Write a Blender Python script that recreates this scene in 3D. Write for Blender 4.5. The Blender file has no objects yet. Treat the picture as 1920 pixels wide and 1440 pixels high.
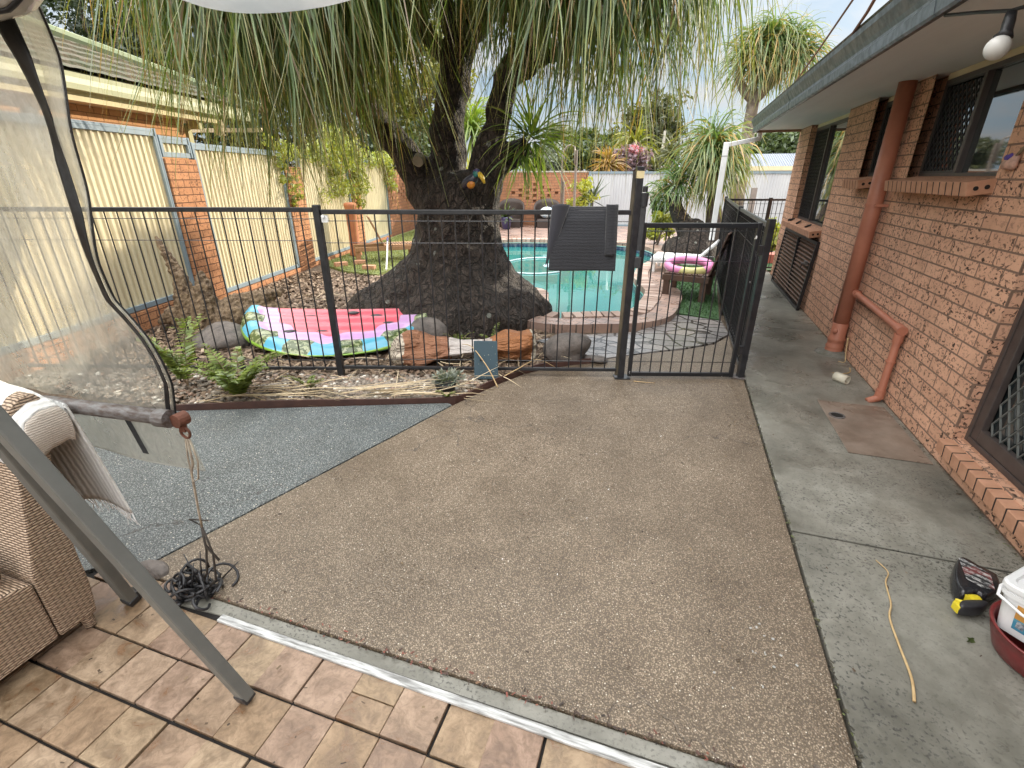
import bpy, bmesh, math, random
import numpy as np
from mathutils import Vector, Matrix
from mathutils.geometry import tessellate_polygon
R = math.radians
rng = np.random.RandomState(7)
random.seed(7)
scene = bpy.context.scene
COL = scene.collection

# ------------------------------------------------------------------ camera, world, sun, exposure
CAM = Vector((0, 0, 1.56))
cam_d = bpy.data.cameras.new("Camera"); cam = bpy.data.objects.new("Camera", cam_d); COL.objects.link(cam)
cam.location = CAM; cam.rotation_euler = (R(90 - 23.3), 0, R(18.22))
cam_d.sensor_width = 36; cam_d.lens = 36 * 901 / 1920; cam_d.clip_start = 0.02; cam_d.clip_end = 2000
scene.camera = cam

SUN_EL, SUN_AZ = 17.5, 53.0            # azimuth measured from +X towards +Y
w = bpy.data.worlds.new("World"); scene.world = w; w.use_nodes = True
nt = w.node_tree; nt.nodes.clear()
def N(nt, t, **kw):
    n = nt.nodes.new(t)
    for k, v in kw.items(): setattr(n, k, v)
    return n
def mathn(nt, op, a, b=None, c=None):
    n = N(nt, 'ShaderNodeMath', operation=op)
    for i, v in enumerate((a, b, c)):
        if v is None: continue
        if isinstance(v, (int, float)): n.inputs[i].default_value = v
        else: nt.links.new(v, n.inputs[i])
    return n.outputs[0]
def build_world():
    L = nt.links.new
    out = N(nt, 'ShaderNodeOutputWorld'); bg = N(nt, 'ShaderNodeBackground')
    sky = N(nt, 'ShaderNodeTexSky', sky_type='NISHITA'); sky.sun_disc = False
    sky.sun_elevation = R(SUN_EL); sky.sun_rotation = R(90 - SUN_AZ); sky.dust_density = 1.5; sky.ozone_density = 2.0
    tc = N(nt, 'ShaderNodeTexCoord'); sp = N(nt, 'ShaderNodeSeparateXYZ'); L(tc.outputs['Generated'], sp.inputs[0])
    z = mathn(nt, 'MAXIMUM', sp.outputs[2], 0.0); den = mathn(nt, 'ADD', z, 0.12)
    cb = N(nt, 'ShaderNodeCombineXYZ'); L(mathn(nt, 'DIVIDE', sp.outputs[0], den), cb.inputs[0]); L(mathn(nt, 'DIVIDE', sp.outputs[1], den), cb.inputs[1])
    no = N(nt, 'ShaderNodeTexNoise'); no.inputs['Scale'].default_value = 1.15; no.inputs['Detail'].default_value = 9; no.inputs['Roughness'].default_value = .6; no.inputs['Distortion'].default_value = .6
    L(cb.outputs[0], no.inputs['Vector'])
    mr = N(nt, 'ShaderNodeMapRange'); mr.inputs[1].default_value = .40; mr.inputs[2].default_value = .68; L(no.outputs[0], mr.inputs[0])
    # clouds break near the horizon; unseen sky overhead and behind is brightened as fill
    mask = mathn(nt, 'MINIMUM', mathn(nt, 'ADD', mathn(nt, 'ADD', mr.outputs[0], mathn(nt, 'MULTIPLY', z, .45)), mathn(nt, 'MULTIPLY', mathn(nt, 'MAXIMUM', mathn(nt, 'MULTIPLY', sp.outputs[1], -1.0), 0.0), .6)), 1.0)
    kz = mathn(nt, 'ADD', .47, mathn(nt, 'MULTIPLY', mathn(nt, 'POWER', z, 2.0), 4.9))
    # unseen sky opposite the sun brightened as added fill for the house wall
    anti_fill = mathn(nt, 'MAXIMUM', mathn(nt, 'ADD', mathn(nt, 'MULTIPLY', sp.outputs[0], -math.cos(R(SUN_AZ))), mathn(nt, 'MULTIPLY', sp.outputs[1], -math.sin(R(SUN_AZ)))), 0.0)
    kz = mathn(nt, 'ADD', kz, mathn(nt, 'MULTIPLY', anti_fill, 1.5))
    blue = N(nt, 'ShaderNodeMixRGB', blend_type='MIX'); blue.inputs[0].default_value = .75
    sk = N(nt, 'ShaderNodeMixRGB', blend_type='MULTIPLY'); sk.inputs[0].default_value = 1; L(sky.outputs[0], sk.inputs[1]); sk.inputs[2].default_value = (.1, .1, .1, 1)
    L(sk.outputs[0], blue.inputs[1]); blue.inputs[2].default_value = (.30, .43, .56, 1)
    cl = N(nt, 'ShaderNodeMixRGB', blend_type='MULTIPLY'); cl.inputs[0].default_value = 1; cl.inputs[1].default_value = (1, .985, .965, 1)
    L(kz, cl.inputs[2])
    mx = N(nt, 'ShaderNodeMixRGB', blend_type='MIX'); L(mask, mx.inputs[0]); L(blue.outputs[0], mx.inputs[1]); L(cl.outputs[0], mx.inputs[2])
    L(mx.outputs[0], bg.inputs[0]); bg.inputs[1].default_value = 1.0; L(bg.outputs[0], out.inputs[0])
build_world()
sd = bpy.data.lights.new("Sun", 'SUN'); sd.energy = 3.8; sd.angle = R(.5); sd.color = (1, .88, .70)
sun = bpy.data.objects.new("Sun", sd); COL.objects.link(sun)
S = Vector((math.cos(R(SUN_AZ)) * math.cos(R(SUN_EL)), math.sin(R(SUN_AZ)) * math.cos(R(SUN_EL)), math.sin(R(SUN_EL))))
sun.rotation_euler = S.to_track_quat('Z', 'Y').to_euler(); sun.location = S * 60
vs = scene.view_settings; vs.view_transform = 'Standard'; vs.look = 'None'; vs.exposure = 0.58; vs.gamma = 1.0
scene.cycles.max_bounces = 8; scene.cycles.transparent_max_bounces = 16; scene.cycles.caustics_reflective = False; scene.cycles.caustics_refractive = False

# ------------------------------------------------------------------ helpers
class MB:
    def __init__(s): s.v = []; s.f = []; s.uv = []
    def add(s, vs, fs):
        o = len(s.v); s.v += [tuple(p) for p in vs]; s.f += [tuple(i + o for i in f) for f in fs]; return s
    def obox(s, c, ax, ay, az):
        c, ax, ay, az = map(Vector, (c, ax, ay, az)); P = []
        for i in (-1, 1):
            for j in (-1, 1):
                for k in (-1, 1): P.append(c + ax * i + ay * j + az * k)
        return s.add(P, [(0, 1, 3, 2), (4, 6, 7, 5), (0, 4, 5, 1), (2, 3, 7, 6), (0, 2, 6, 4), (1, 5, 7, 3)])
    def box(s, x0, x1, y0, y1, z0, z1):
        return s.obox(((x0 + x1) / 2, (y0 + y1) / 2, (z0 + z1) / 2), ((x1 - x0) / 2, 0, 0), (0, (y1 - y0) / 2, 0), (0, 0, (z1 - z0) / 2))
    def bar(s, p, q, wd, h, up=(0, 0, 1)):
        p, q = Vector(p), Vector(q); d = q - p; L = d.length; d.normalize(); u = Vector(up)
        if abs(d.dot(u)) > .98: u = Vector((1, 0, 0))
        sx = d.cross(u).normalized(); u = sx.cross(d)
        return s.obox((p + q) / 2, d * L / 2, sx * wd / 2, u * h / 2)
    def tube(s, pts, r, n=8, cap=True):
        pts = [Vector(p) for p in pts]; m = len(pts); rs = [r] * m if isinstance(r, (int, float)) else list(r)
        V = []; F = []; up = Vector((0, 0, 1)); prev = None
        for i, p in enumerate(pts):
            d = (pts[min(i + 1, m - 1)] - pts[max(i - 1, 0)]).normalized()
            if prev is None:
                a = up if abs(d.z) < .9 else Vector((1, 0, 0)); x = d.cross(a).normalized()
            else: x = (prev - d * prev.dot(d)).normalized()
            prev = x; y = d.cross(x)
            for k in range(n):
                t = 2 * math.pi * k / n; V.append(p + (x * math.cos(t) + y * math.sin(t)) * rs[i])
        for i in range(m - 1):
            for k in range(n): F.append((i * n + k, i * n + (k + 1) % n, (i + 1) * n + (k + 1) % n, (i + 1) * n + k))
        if cap: F.append(tuple(range(n))[::-1]); F.append(tuple((m - 1) * n + k for k in range(n)))
        return s.add(V, F)
    def lathe(s, prof, c=(0, 0, 0), n=24, cap=True):
        V = []; F = []; m = len(prof)
        for r, z in prof:
            for k in range(n):
                t = 2 * math.pi * k / n; V.append((c[0] + r * math.cos(t), c[1] + r * math.sin(t), c[2] + z))
        for i in range(m - 1):
            for k in range(n): F.append((i * n + k, i * n + (k + 1) % n, (i + 1) * n + (k + 1) % n, (i + 1) * n + k))
        if cap: F.append(tuple(range(n))[::-1]); F.append(tuple((m - 1) * n + k for k in range(n)))
        return s.add(V, F)
    def prism(s, poly, z0, z1):
        n = len(poly); V = [(x, y, z0) for x, y in poly] + [(x, y, z1) for x, y in poly]
        tr = tessellate_polygon([[Vector((x, y, 0)) for x, y in poly]])
        F = [(i, (i + 1) % n, n + (i + 1) % n, n + i) for i in range(n)] + [tuple(n + i for i in t) for t in tr] + [tuple(t)[::-1] for t in tr]
        return s.add(V, F)
    def extrude(s, prof, axis, a, b):      # prof (u, z) -> along axis 'x' or 'y'
        n = len(prof); f = (lambda u, z, t: (u, t, z)) if axis == 'y' else (lambda u, z, t: (t, u, z))
        V = [f(u, z, a) for u, z in prof] + [f(u, z, b) for u, z in prof]
        tr = tessellate_polygon([[Vector((u, z, 0)) for u, z in prof]])
        return s.add(V, [(i, (i + 1) % n, n + (i + 1) % n, n + i) for i in range(n)] + [tuple(n + i for i in t) for t in tr] + [tuple(t)[::-1] for t in tr])
    def grid(s, fn, nu, nv):
        V = [fn(i / nu, j / nv) for i in range(nu + 1) for j in range(nv + 1)]
        return s.add(V, [(i * (nv + 1) + j, (i + 1) * (nv + 1) + j, (i + 1) * (nv + 1) + j + 1, i * (nv + 1) + j + 1) for i in range(nu) for j in range(nv)])
    def blob(s, c, r, seed=0, amp=.15, sub=2, flat=None):
        bm = bmesh.new(); bmesh.ops.create_icosphere(bm, subdivisions=sub, radius=1)
        rs = np.random.RandomState(seed); k = rs.randn(6, 3) * 1.6; ph = rs.rand(6) * 6
        V = []
        for v in bm.verts:
            d = 1 + amp * sum(math.sin(k[i] @ np.array(v.co) + ph[i]) for i in range(6)) / 2.2
            V.append((c[0] + v.co.x * r[0] * d, c[1] + v.co.y * r[1] * d, c[2] + v.co.z * r[2] * d))
        bm.verts.index_update(); F = [tuple(v.index for v in f.verts) for f in bm.faces]; bm.free()
        return s.add(V, F)
    def build(s, name, mat, parent=None, smooth=False, bevel=0, local=False, solid=0, recalc=True):
        me = bpy.data.meshes.new(name); me.from_pydata(s.v, [], s.f); me.update()
        if recalc:
            bm = bmesh.new(); bm.from_mesh(me); bmesh.ops.recalc_face_normals(bm, faces=bm.faces); bm.to_mesh(me); bm.free()
        return link(name, me, mat, parent, smooth, bevel, local, solid)
def link(name, me, mat, parent=None, smooth=False, bevel=0, local=False, solid=0):
    o = bpy.data.objects.new(name, me); COL.objects.link(o)
    if mat is not None: me.materials.append(mat)
    if smooth: me.polygons.foreach_set('use_smooth', [True] * len(me.polygons))
    if parent is not None:
        o.parent = parent
        if not local:
            # geometry was written in world coordinates: undo the parents' placement (all such parents are unrotated)
            q = Vector((0, 0, 0)); p = parent
            while p is not None: q += p.location; p = p.parent
            o.location = -q
    if solid: m = o.modifiers.new('solid', 'SOLIDIFY'); m.thickness = solid; m.offset = 0
    if bevel: m = o.modifiers.new('bevel', 'BEVEL'); m.width = bevel; m.segments = 2; m.limit_method = 'ANGLE'
    return o
def fast(name, V, F, mat, parent=None, attrs=None, smooth=False, local=False):
    V = np.asarray(V, np.float32); F = np.asarray(F, np.int32); k = F.shape[1]
    me = bpy.data.meshes.new(name); me.vertices.add(len(V)); me.vertices.foreach_set('co', V.ravel())
    me.loops.add(F.size); me.loops.foreach_set('vertex_index', F.ravel()); me.polygons.add(len(F))
    me.polygons.foreach_set('loop_start', np.arange(0, F.size, k, dtype=np.int32)); me.polygons.foreach_set('loop_total', np.full(len(F), k, np.int32))
    for an, arr in (attrs or {}).items():
        a = me.attributes.new(an, 'FLOAT', 'POINT'); a.data.foreach_set('value', np.asarray(arr, np.float32))
    me.update(calc_edges=True)
    return link(name, me, mat, parent, smooth, 0, local)
def tag(o, label=None, cat=None, group=None, kind=None):
    if label: o['label'] = label
    if cat: o['category'] = cat
    if group: o['group'] = group
    if kind: o['kind'] = kind
    return o
def thing(name, loc, label, cat, group=None, rz=0):
    o = bpy.data.objects.new(name, None); COL.objects.link(o); o.location = loc; o.rotation_euler = (0, 0, rz)
    o.empty_display_size = .1
    return tag(o, label, cat, group)
def struct(o): o['kind'] = 'structure'; return o
def stuff(o, label=None, cat=None): return tag(o, label, cat, None, 'stuff')
def catmull(P, n, closed=True):
    P = [np.array(p, float) for p in P]; m = len(P); out = []
    segs = m if closed else m - 1
    for i in range(segs):
        g = (lambda k: P[k % m]) if closed else (lambda k: P[min(max(k, 0), m - 1)])
        a, b, c, d = g(i - 1), g(i), g(i + 1), g(i + 2)
        for j in range(n):
            t = j / n; out.append(.5 * (2 * b + (c - a) * t + (2 * a - 5 * b + 4 * c - d) * t * t + (3 * b - a - 3 * c + d) * t ** 3))
    if not closed: out.append(P[-1])
    return out

# ------------------------------------------------------------------ materials
def newmat(name):
    m = bpy.data.materials.new(name); m.use_nodes = True; nt = m.node_tree
    return m, nt, nt.nodes['Principled BSDF'], nt.links.new
def rgba(c): return (c[0], c[1], c[2], 1)
def noise(nt, scale, detail=4, rough=.55, vec=None, dist=0):
    n = N(nt, 'ShaderNodeTexNoise'); n.inputs['Scale'].default_value = scale; n.inputs['Detail'].default_value = detail; n.inputs['Roughness'].default_value = rough; n.inputs['Distortion'].default_value = dist
    if vec is not None: nt.links.new(vec, n.inputs['Vector'])
    return n.outputs[0]
def voro(nt, scale, vec=None, feat='F1', rand=1):
    n = N(nt, 'ShaderNodeTexVoronoi', feature=feat); n.inputs['Scale'].default_value = scale; n.inputs['Randomness'].default_value = rand
    if vec is not None: nt.links.new(vec, n.inputs['Vector'])
    return n
def ramp(nt, fac, stops, interp='LINEAR'):
    n = N(nt, 'ShaderNodeValToRGB'); cr = n.color_ramp; cr.interpolation = interp
    while len(cr.elements) > 1: cr.elements.remove(cr.elements[-1])
    for i, (p, c) in enumerate(stops):
        e = cr.elements[0] if i == 0 else cr.elements.new(p)
        e.position = p; e.color = rgba(c) if not isinstance(c, (int, float)) else (c, c, c, 1)
    nt.links.new(fac, n.inputs[0]); return n.outputs[0]
def mix(nt, fac, a, b, mode='MIX'):
    n = N(nt, 'ShaderNodeMixRGB', blend_type=mode)
    for i, v in ((0, fac), (1, a), (2, b)):
        if isinstance(v, (int, float)): n.inputs[i].default_value = v if i == 0 else (v, v, v, 1)
        elif isinstance(v, (tuple, list)): n.inputs[i].default_value = rgba(v)
        else: nt.links.new(v, n.inputs[i])
    return n.outputs[0]
def bump(nt, h, strength, dist, bsdf, prev=None):
    b = N(nt, 'ShaderNodeBump'); b.inputs['Strength'].default_value = strength; b.inputs['Distance'].default_value = dist
    nt.links.new(h, b.inputs['Height'])
    if prev is not None: nt.links.new(prev, b.inputs['Normal'])
    nt.links.new(b.outputs[0], bsdf.inputs['Normal']); return b.outputs[0]
def objco(nt, scale=(1, 1, 1), rot=(0, 0, 0)):
    tc = N(nt, 'ShaderNodeTexCoord'); mp = N(nt, 'ShaderNodeMapping'); nt.links.new(tc.outputs['Object'], mp.inputs[0])
    mp.inputs['Scale'].default_value = scale; mp.inputs['Rotation'].default_value = rot; return mp.outputs[0]
def pm(name, c1, c2=None, scale=8, rough=.6, bs=0, bd=.002, bscale=None, metal=0, spec=.5, rough2=None, st=(1, 1, 1), lo=.35, hi=.65, detail=5):
    m, nt, b, L = newmat(name); co = objco(nt, st); c2 = c2 or tuple(x * .8 for x in c1)
    f = noise(nt, scale, detail, .6, co); L(ramp(nt, f, [(lo, c1), (hi, c2)]), b.inputs['Base Color'])
    b.inputs['Metallic'].default_value = metal; b.inputs['Specular IOR Level'].default_value = spec; b.inputs['Roughness'].default_value = rough
    if rough2 is not None: L(ramp(nt, noise(nt, scale * .6, 4, .6, co), [(.4, rough), (.6, rough2)]), b.inputs['Roughness'])
    if bs: bump(nt, noise(nt, bscale or scale * 6, 5, .6, co), bs, bd, b)
    return m
def wallvec(nt, rz=None):
    # (u, v) on upright faces chosen by the face's own direction, so brick courses run round corners
    tc = N(nt, 'ShaderNodeTexCoord'); sp = N(nt, 'ShaderNodeSeparateXYZ'); nt.links.new(tc.outputs['Object'], sp.inputs[0])
    sn = N(nt, 'ShaderNodeSeparateXYZ'); nt.links.new(tc.outputs['Normal'], sn.inputs[0])
    ax = mathn(nt, 'GREATER_THAN', mathn(nt, 'ABSOLUTE', sn.outputs[0]), .5); az = mathn(nt, 'GREATER_THAN', mathn(nt, 'ABSOLUTE', sn.outputs[2]), .7)
    u = mathn(nt, 'ADD', mathn(nt, 'MULTIPLY', sp.outputs[1], ax), mathn(nt, 'MULTIPLY', sp.outputs[0], mathn(nt, 'SUBTRACT', 1.0, ax)))
    u = mathn(nt, 'ADD', u, 0.0)
    v = mathn(nt, 'ADD', mathn(nt, 'MULTIPLY', sp.outputs[2], mathn(nt, 'SUBTRACT', 1.0, az)), mathn(nt, 'MULTIPLY', sp.outputs[1], az))
    cb = N(nt, 'ShaderNodeCombineXYZ'); nt.links.new(u, cb.inputs[0]); nt.links.new(v, cb.inputs[1]); return cb.outputs[0], tc.outputs['Object']
def brickmat(name, c1, c2, mortar, pit=.6, pitcol=(.07, .045, .035), zoff=0):
    m, nt, b, L = newmat(name); uv, ob = wallvec(nt)
    mp = N(nt, 'ShaderNodeMapping'); L(uv, mp.inputs[0]); mp.inputs['Location'].default_value = (.03, zoff, 0)
    def bt(bias, c1, c2, mo):
        t = N(nt, 'ShaderNodeTexBrick'); t.inputs['Scale'].default_value = 1; t.inputs['Brick Width'].default_value = .24; t.inputs['Row Height'].default_value = .086
        t.inputs['Mortar Size'].default_value = .0055; t.inputs['Mortar Smooth'].default_value = .25; t.inputs['Bias'].default_value = bias
        t.inputs['Color1'].default_value = rgba(c1); t.inputs['Color2'].default_value = rgba(c2); t.inputs['Mortar'].default_value = rgba(mo); L(mp.outputs[0], t.inputs[0]); return t
    t = bt(0, c1, c2, mortar)
    col = mix(nt, .35, t.outputs[0], ramp(nt, noise(nt, 5, 6, .65, ob), [(.35, tuple(x * .7 for x in c1)), (.65, tuple(min(1, x * 1.25) for x in c1))]))
    sc = N(nt, 'ShaderNodeMapping'); L(ob, sc.inputs[0]); sc.inputs['Scale'].default_value = (1, .75, 1)
    n1 = noise(nt, 48, 3, .6, sc.outputs[0], .8)
    gate = noise(nt, 7, 3, .6, ob)
    pits = mathn(nt, 'MULTIPLY', ramp(nt, n1, [(.545, 0), (.61, 1)]), ramp(nt, gate, [(.36, .25), (.55, 1)]))
    notm = mathn(nt, 'SUBTRACT', 1.0, t.outputs[1])
    pits = mathn(nt, 'MULTIPLY', mathn(nt, 'MULTIPLY', pits, notm), pit)
    L(mix(nt, pits, mix(nt, t.outputs[1], col, mortar), pitcol), b.inputs['Base Color']); b.inputs['Roughness'].default_value = .85; b.inputs['Specular IOR Level'].default_value = .25
    h = mathn(nt, 'SUBTRACT', mathn(nt, 'SUBTRACT', mathn(nt, 'MULTIPLY', noise(nt, 45, 4, .6, ob), .35), mathn(nt, 'MULTIPLY', pits, .45)), mathn(nt, 'MULTIPLY', t.outputs[1], 1.0))
    bump(nt, h, .9, .008, b); return m
def leafmat(name, stops_t, var=.35, trans=.35, rough=.5, dead=None, deadfrac=0):
    # stops_t: colour along the leaf (attribute t); each leaf gets its own tone
    m, nt, b, L = newmat(name); nt.nodes.remove(b); out = nt.nodes['Material Output']
    at = N(nt, 'ShaderNodeAttribute', attribute_name='t'); col = ramp(nt, at.outputs['Fac'], stops_t)
    ri = N(nt, 'ShaderNodeNewGeometry').outputs['Random Per Island']
    if dead: col = mix(nt, mathn(nt, 'LESS_THAN', ri, deadfrac), col, dead)
    wn = N(nt, 'ShaderNodeTexWhiteNoise', noise_dimensions='1D'); L(ri, wn.inputs['W'])
    col = mix(nt, 1, col, ramp(nt, wn.outputs[0], [(0, (1 - var, 1 - var * .9, 1 - var)), (1, (1 + var, 1 + var * .7, 1 + var * .3))]), 'MULTIPLY')
    d = N(nt, 'ShaderNodeBsdfDiffuse'); t = N(nt, 'ShaderNodeBsdfTranslucent'); g = N(nt, 'ShaderNodeBsdfGlossy'); g.inputs['Roughness'].default_value = rough
    L(col, d.inputs[0]); L(mix(nt, 1, col, (1.25, 1.3, .6), 'MULTIPLY'), t.inputs[0]); g.inputs[0].default_value = (.9, .95, 1, 1)
    m1 = N(nt, 'ShaderNodeMixShader'); m1.inputs[0].default_value = trans; L(d.outputs[0], m1.inputs[1]); L(t.outputs[0], m1.inputs[2])
    m2 = N(nt, 'ShaderNodeMixShader'); m2.inputs[0].default_value = .06; L(m1.outputs[0], m2.inputs[1]); L(g.outputs[0], m2.inputs[2]); L(m2.outputs[0], out.inputs[0])
    return m
def plain(name, c, rough=.5, metal=0, spec=.5):
    return pm(name, c, tuple(x * .82 for x in c), 12, rough, metal=metal, spec=spec)

def aggregate(name, tones, cell, gapc, rough=.45, stain=(.78, .75, .71), white=.012):
    m, nt, b, L = newmat(name); co = objco(nt)
    v = voro(nt, cell, co); wn = N(nt, 'ShaderNodeSeparateColor'); L(v.outputs['Color'], wn.inputs[0])
    k = len(tones); col = ramp(nt, wn.outputs[0], [(i / k, c) for i, c in enumerate(tones)], 'CONSTANT')
    col = mix(nt, mathn(nt, 'LESS_THAN', wn.outputs[1], white), col, (.72, .68, .60))
    col = mix(nt, ramp(nt, v.outputs['Distance'], [(.30, 0), (.62, 1)]), col, gapc)
    n1 = noise(nt, 1.1, 6, .62, co); n2 = noise(nt, 4.5, 5, .6, co, .5)
    col = mix(nt, 1, col, ramp(nt, n1, [(.34, stain), (.60, (1.05, 1.03, 1.0))]), 'MULTIPLY')
    col = mix(nt, 1, col, ramp(nt, n2, [(.30, (.86, .84, .82)), (.60, (1.04, 1.04, 1.04))]), 'MULTIPLY')
    # hairline cracks
    cr = voro(nt, .55, None, 'DISTANCE_TO_EDGE'); wob = N(nt, 'ShaderNodeVectorMath', operation='ADD'); nz = N(nt, 'ShaderNodeTexNoise'); nz.inputs['Scale'].default_value = 6; nz.inputs['Detail'].default_value = 5; L(co, nz.inputs['Vector'])
    sc = N(nt, 'ShaderNodeVectorMath', operation='SCALE'); sc.inputs['Scale'].default_value = .35; L(nz.outputs['Color'], sc.inputs[0]); L(co, wob.inputs[0]); L(sc.outputs[0], wob.inputs[1]); L(wob.outputs[0], cr.inputs['Vector'])
    gate = ramp(nt, noise(nt, .9, 2, .5, co), [(.46, 0), (.54, 1)])
    crk = mathn(nt, 'MULTIPLY', ramp(nt, cr.outputs[0], [(0, 1), (.0022, 0)]), gate)
    L(mix(nt, mathn(nt, 'MULTIPLY', crk, .75), col, (.06, .05, .045)), b.inputs['Base Color'])
    L(ramp(nt, n1, [(.35, rough - .16), (.62, rough + .2)]), b.inputs['Roughness']); b.inputs['Specular IOR Level'].default_value = .5
    h = mathn(nt, 'SUBTRACT', 1.0, v.outputs['Distance']); bump(nt, mathn(nt, 'SUBTRACT', h, mathn(nt, 'MULTIPLY', crk, 1.5)), .55, .004, b); return m

M = {}
M['slab'] = aggregate('pebble_aggregate', [(.14, .108, .078), (.295, .238, .178), (.21, .167, .124), (.40, .335, .262), (.25, .20, .149), (.10, .078, .058), (.325, .265, .20)], 190, (.115, .09, .064), rough=.40)
M['grey'] = aggregate('grey_painted_aggregate', [(.165, .185, .187), (.23, .25, .25), (.13, .15, .155), (.31, .335, .335)], 140, (.05, .06, .064), stain=(.86, .87, .88), white=.014)
def concrete():
    m, nt, b, L = newmat('wet_concrete'); co = objco(nt)
    n1 = noise(nt, 1.3, 7, .65, co, .4); n2 = noise(nt, 9, 6, .7, co); n3 = noise(nt, 85, 3, .6, co)
    col = ramp(nt, n1, [(.33, (.11, .107, .092)), (.5, (.185, .18, .158)), (.66, (.265, .26, .232))])
    col = mix(nt, 1, col, ramp(nt, n2, [(.35, (.80, .80, .77)), (.6, (1.08, 1.08, 1.06))]), 'MULTIPLY')
    pit = mathn(nt, 'MULTIPLY', ramp(nt, n3, [(.55, 0), (.63, 1)]), ramp(nt, noise(nt, 2.2, 3, .5, co), [(.4, .25), (.58, .95)]))
    L(mix(nt, mathn(nt, 'MULTIPLY', pit, .85), col, (.04, .04, .037)), b.inputs['Base Color'])
    L(ramp(nt, noise(nt, 1.7, 4, .6, co), [(.36, .16), (.58, .5)]), b.inputs['Roughness'])
    bump(nt, mathn(nt, 'SUBTRACT', n2, mathn(nt, 'MULTIPLY', pit, .8)), .35, .004, b); return m
M['concrete'] = concrete()
M['mulch_ground'] = pm('garden_soil', (.085, .06, .042), (.19, .14, .10), 30, .9, .8, .02, 60)
def chipmat(name, stops):
    m, nt, b, L = newmat(name); ri = N(nt, 'ShaderNodeNewGeometry').outputs['Random Per Island']
    L(ramp(nt, ri, stops), b.inputs['Base Color']); b.inputs['Roughness'].default_value = .7; return m
M['chips'] = chipmat('bark_chips', [(0, (.07, .045, .03)), (.4, (.16, .105, .07)), (.75, (.27, .19, .13)), (1, (.40, .31, .23))])
M['pebbles'] = chipmat('river_pebbles', [(0, (.10, .085, .07)), (.45, (.22, .185, .15)), (.75, (.35, .30, .25)), (.92, (.28, .17, .12)), (.95, (.60, .57, .51)), (1, (.72, .70, .64))])
M['lawn'] = pm('turf_base', (.10, .14, .035), (.20, .22, .07), 7, .9, .6, .01, 120)
M['turf_dark'] = pm('dark_turf_base', (.025, .07, .025), (.05, .11, .035), 9, .9, .6, .01, 120)
M['brick'] = brickmat('house_brick', (.70, .41, .28), (.59, .33, .22), (.24, .155, .115), 1.0)
M['brick_l'] = brickmat('orange_brick', (.50, .25, .13), (.43, .20, .10), (.13, .065, .04), .7, zoff=.02)
M['brick_n'] = brickmat('tan_brick', (.50, .27, .13), (.44, .23, .11), (.22, .12, .06), .25)
M['brick_b'] = brickmat('red_boundary_brick', (.42, .20, .11), (.33, .15, .085), (.20, .13, .09), .4)
M['sill'] = pm('sill_brick', (.52, .28, .18), (.42, .215, .13), 14, .85, .5, .004, 90)
M['hole'] = plain('dark_hole', (.012, .010, .009), .9)
M['cream'] = pm('cream_steel', (.70, .63, .44), (.62, .55, .38), 3, .42, st=(1, 1, .3))
M['blueframe'] = pm('bluegrey_frame', (.23, .30, .35), (.18, .24, .29), 4, .4)
M['greysheet'] = pm('pale_grey_steel', (.52, .54, .56), (.44, .46, .49), 2, .45, st=(1, 1, .3))
M['black'] = pm('black_gloss_paint', (.012, .013, .016), (.025, .026, .03), 18, .28)
M['blackmatte'] = pm('black_plastic', (.016, .016, .018), (.03, .03, .034), 30, .45)
M['shade'] = pm('black_shade_cloth', (.014, .016, .019), (.028, .030, .034), 60, .8, .3, .002, 300)
M['brownframe'] = pm('bronze_aluminium', (.055, .042, .04), (.075, .06, .055), 10, .42)
M['soffit'] = pm('painted_soffit', (.78, .77, .76), (.70, .69, .68), 1.5, .7, st=(3, .4, 1))
M['gutter'] = pm('slate_gutter', (.055, .068, .08), (.10, .12, .135), 5, .28, st=(1, 6, 6), rough2=.45)
M['fasciadark'] = pm('maroon_fascia', (.05, .04, .045), (.08, .055, .05), 6, .6)
M['creampaint'] = pm('cream_paint', (.66, .55, .36), (.58, .48, .31), 5, .6)
M['pipe'] = pm('terracotta_painted_pipe', (.44, .175, .11), (.37, .14, .088), 6, .42, rough2=.55)
M['galv'] = pm('rusty_galvanised_pipe', (.20, .20, .205), (.09, .065, .055), 22, .45, .25, .002, 90, metal=.35, rough2=.6, st=(1, 3, 3))
M['rust'] = pm('rust', (.14, .05, .03), (.09, .035, .02), 30, .8, .4, .002)
M['alu'] = pm('grey_powdercoat', (.15, .158, .152), (.12, .127, .122), 9, .38)
M['white'] = pm('white_plastic', (.78, .79, .80), (.70, .71, .72), 6, .35)
M['whitepaint'] = pm('flaking_white_paint', (.52, .53, .53), (.17, .17, .165), 22, .55, .3, .002, 80, st=(.3, 3, 1), lo=.42, hi=.62)
M['timber'] = pm('honey_timber', (.34, .195, .10), (.27, .145, .07), 5, .6, .2, .001, 60, st=(1, 8, 8))
M['greytimber'] = pm('weathered_timber', (.22, .18, .15), (.13, .10, .085), 6, .7, .3, .002, 60, st=(1, 8, 8))
M['browntimber'] = pm('brown_timber', (.11, .06, .04), (.075, .042, .03), 6, .55, .2, .001, 60)
M['glass_blue'] = plain('blue_glaze', (.06, .055, .16), .2)
M['terracotta'] = pm('terracotta_clay', (.42, .16, .07), (.34, .12, .055), 4, .7)
M['edging'] = pm('brown_edging', (.075, .035, .027), (.05, .024, .02), 10, .6)
M['straw'] = chipmat('dry_straw', [(0, (.30, .22, .13)), (.5, (.48, .38, .24)), (1, (.60, .50, .34))])
M['rock'] = pm('grey_rock', (.19, .165, .15), (.10, .09, .085), 9, .85, .8, .02, 30)
M['drift'] = pm('driftwood', (.30, .22, .14), (.11, .075, .05), 9, .85, .9, .02, 25, st=(3, 3, .7))
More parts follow.
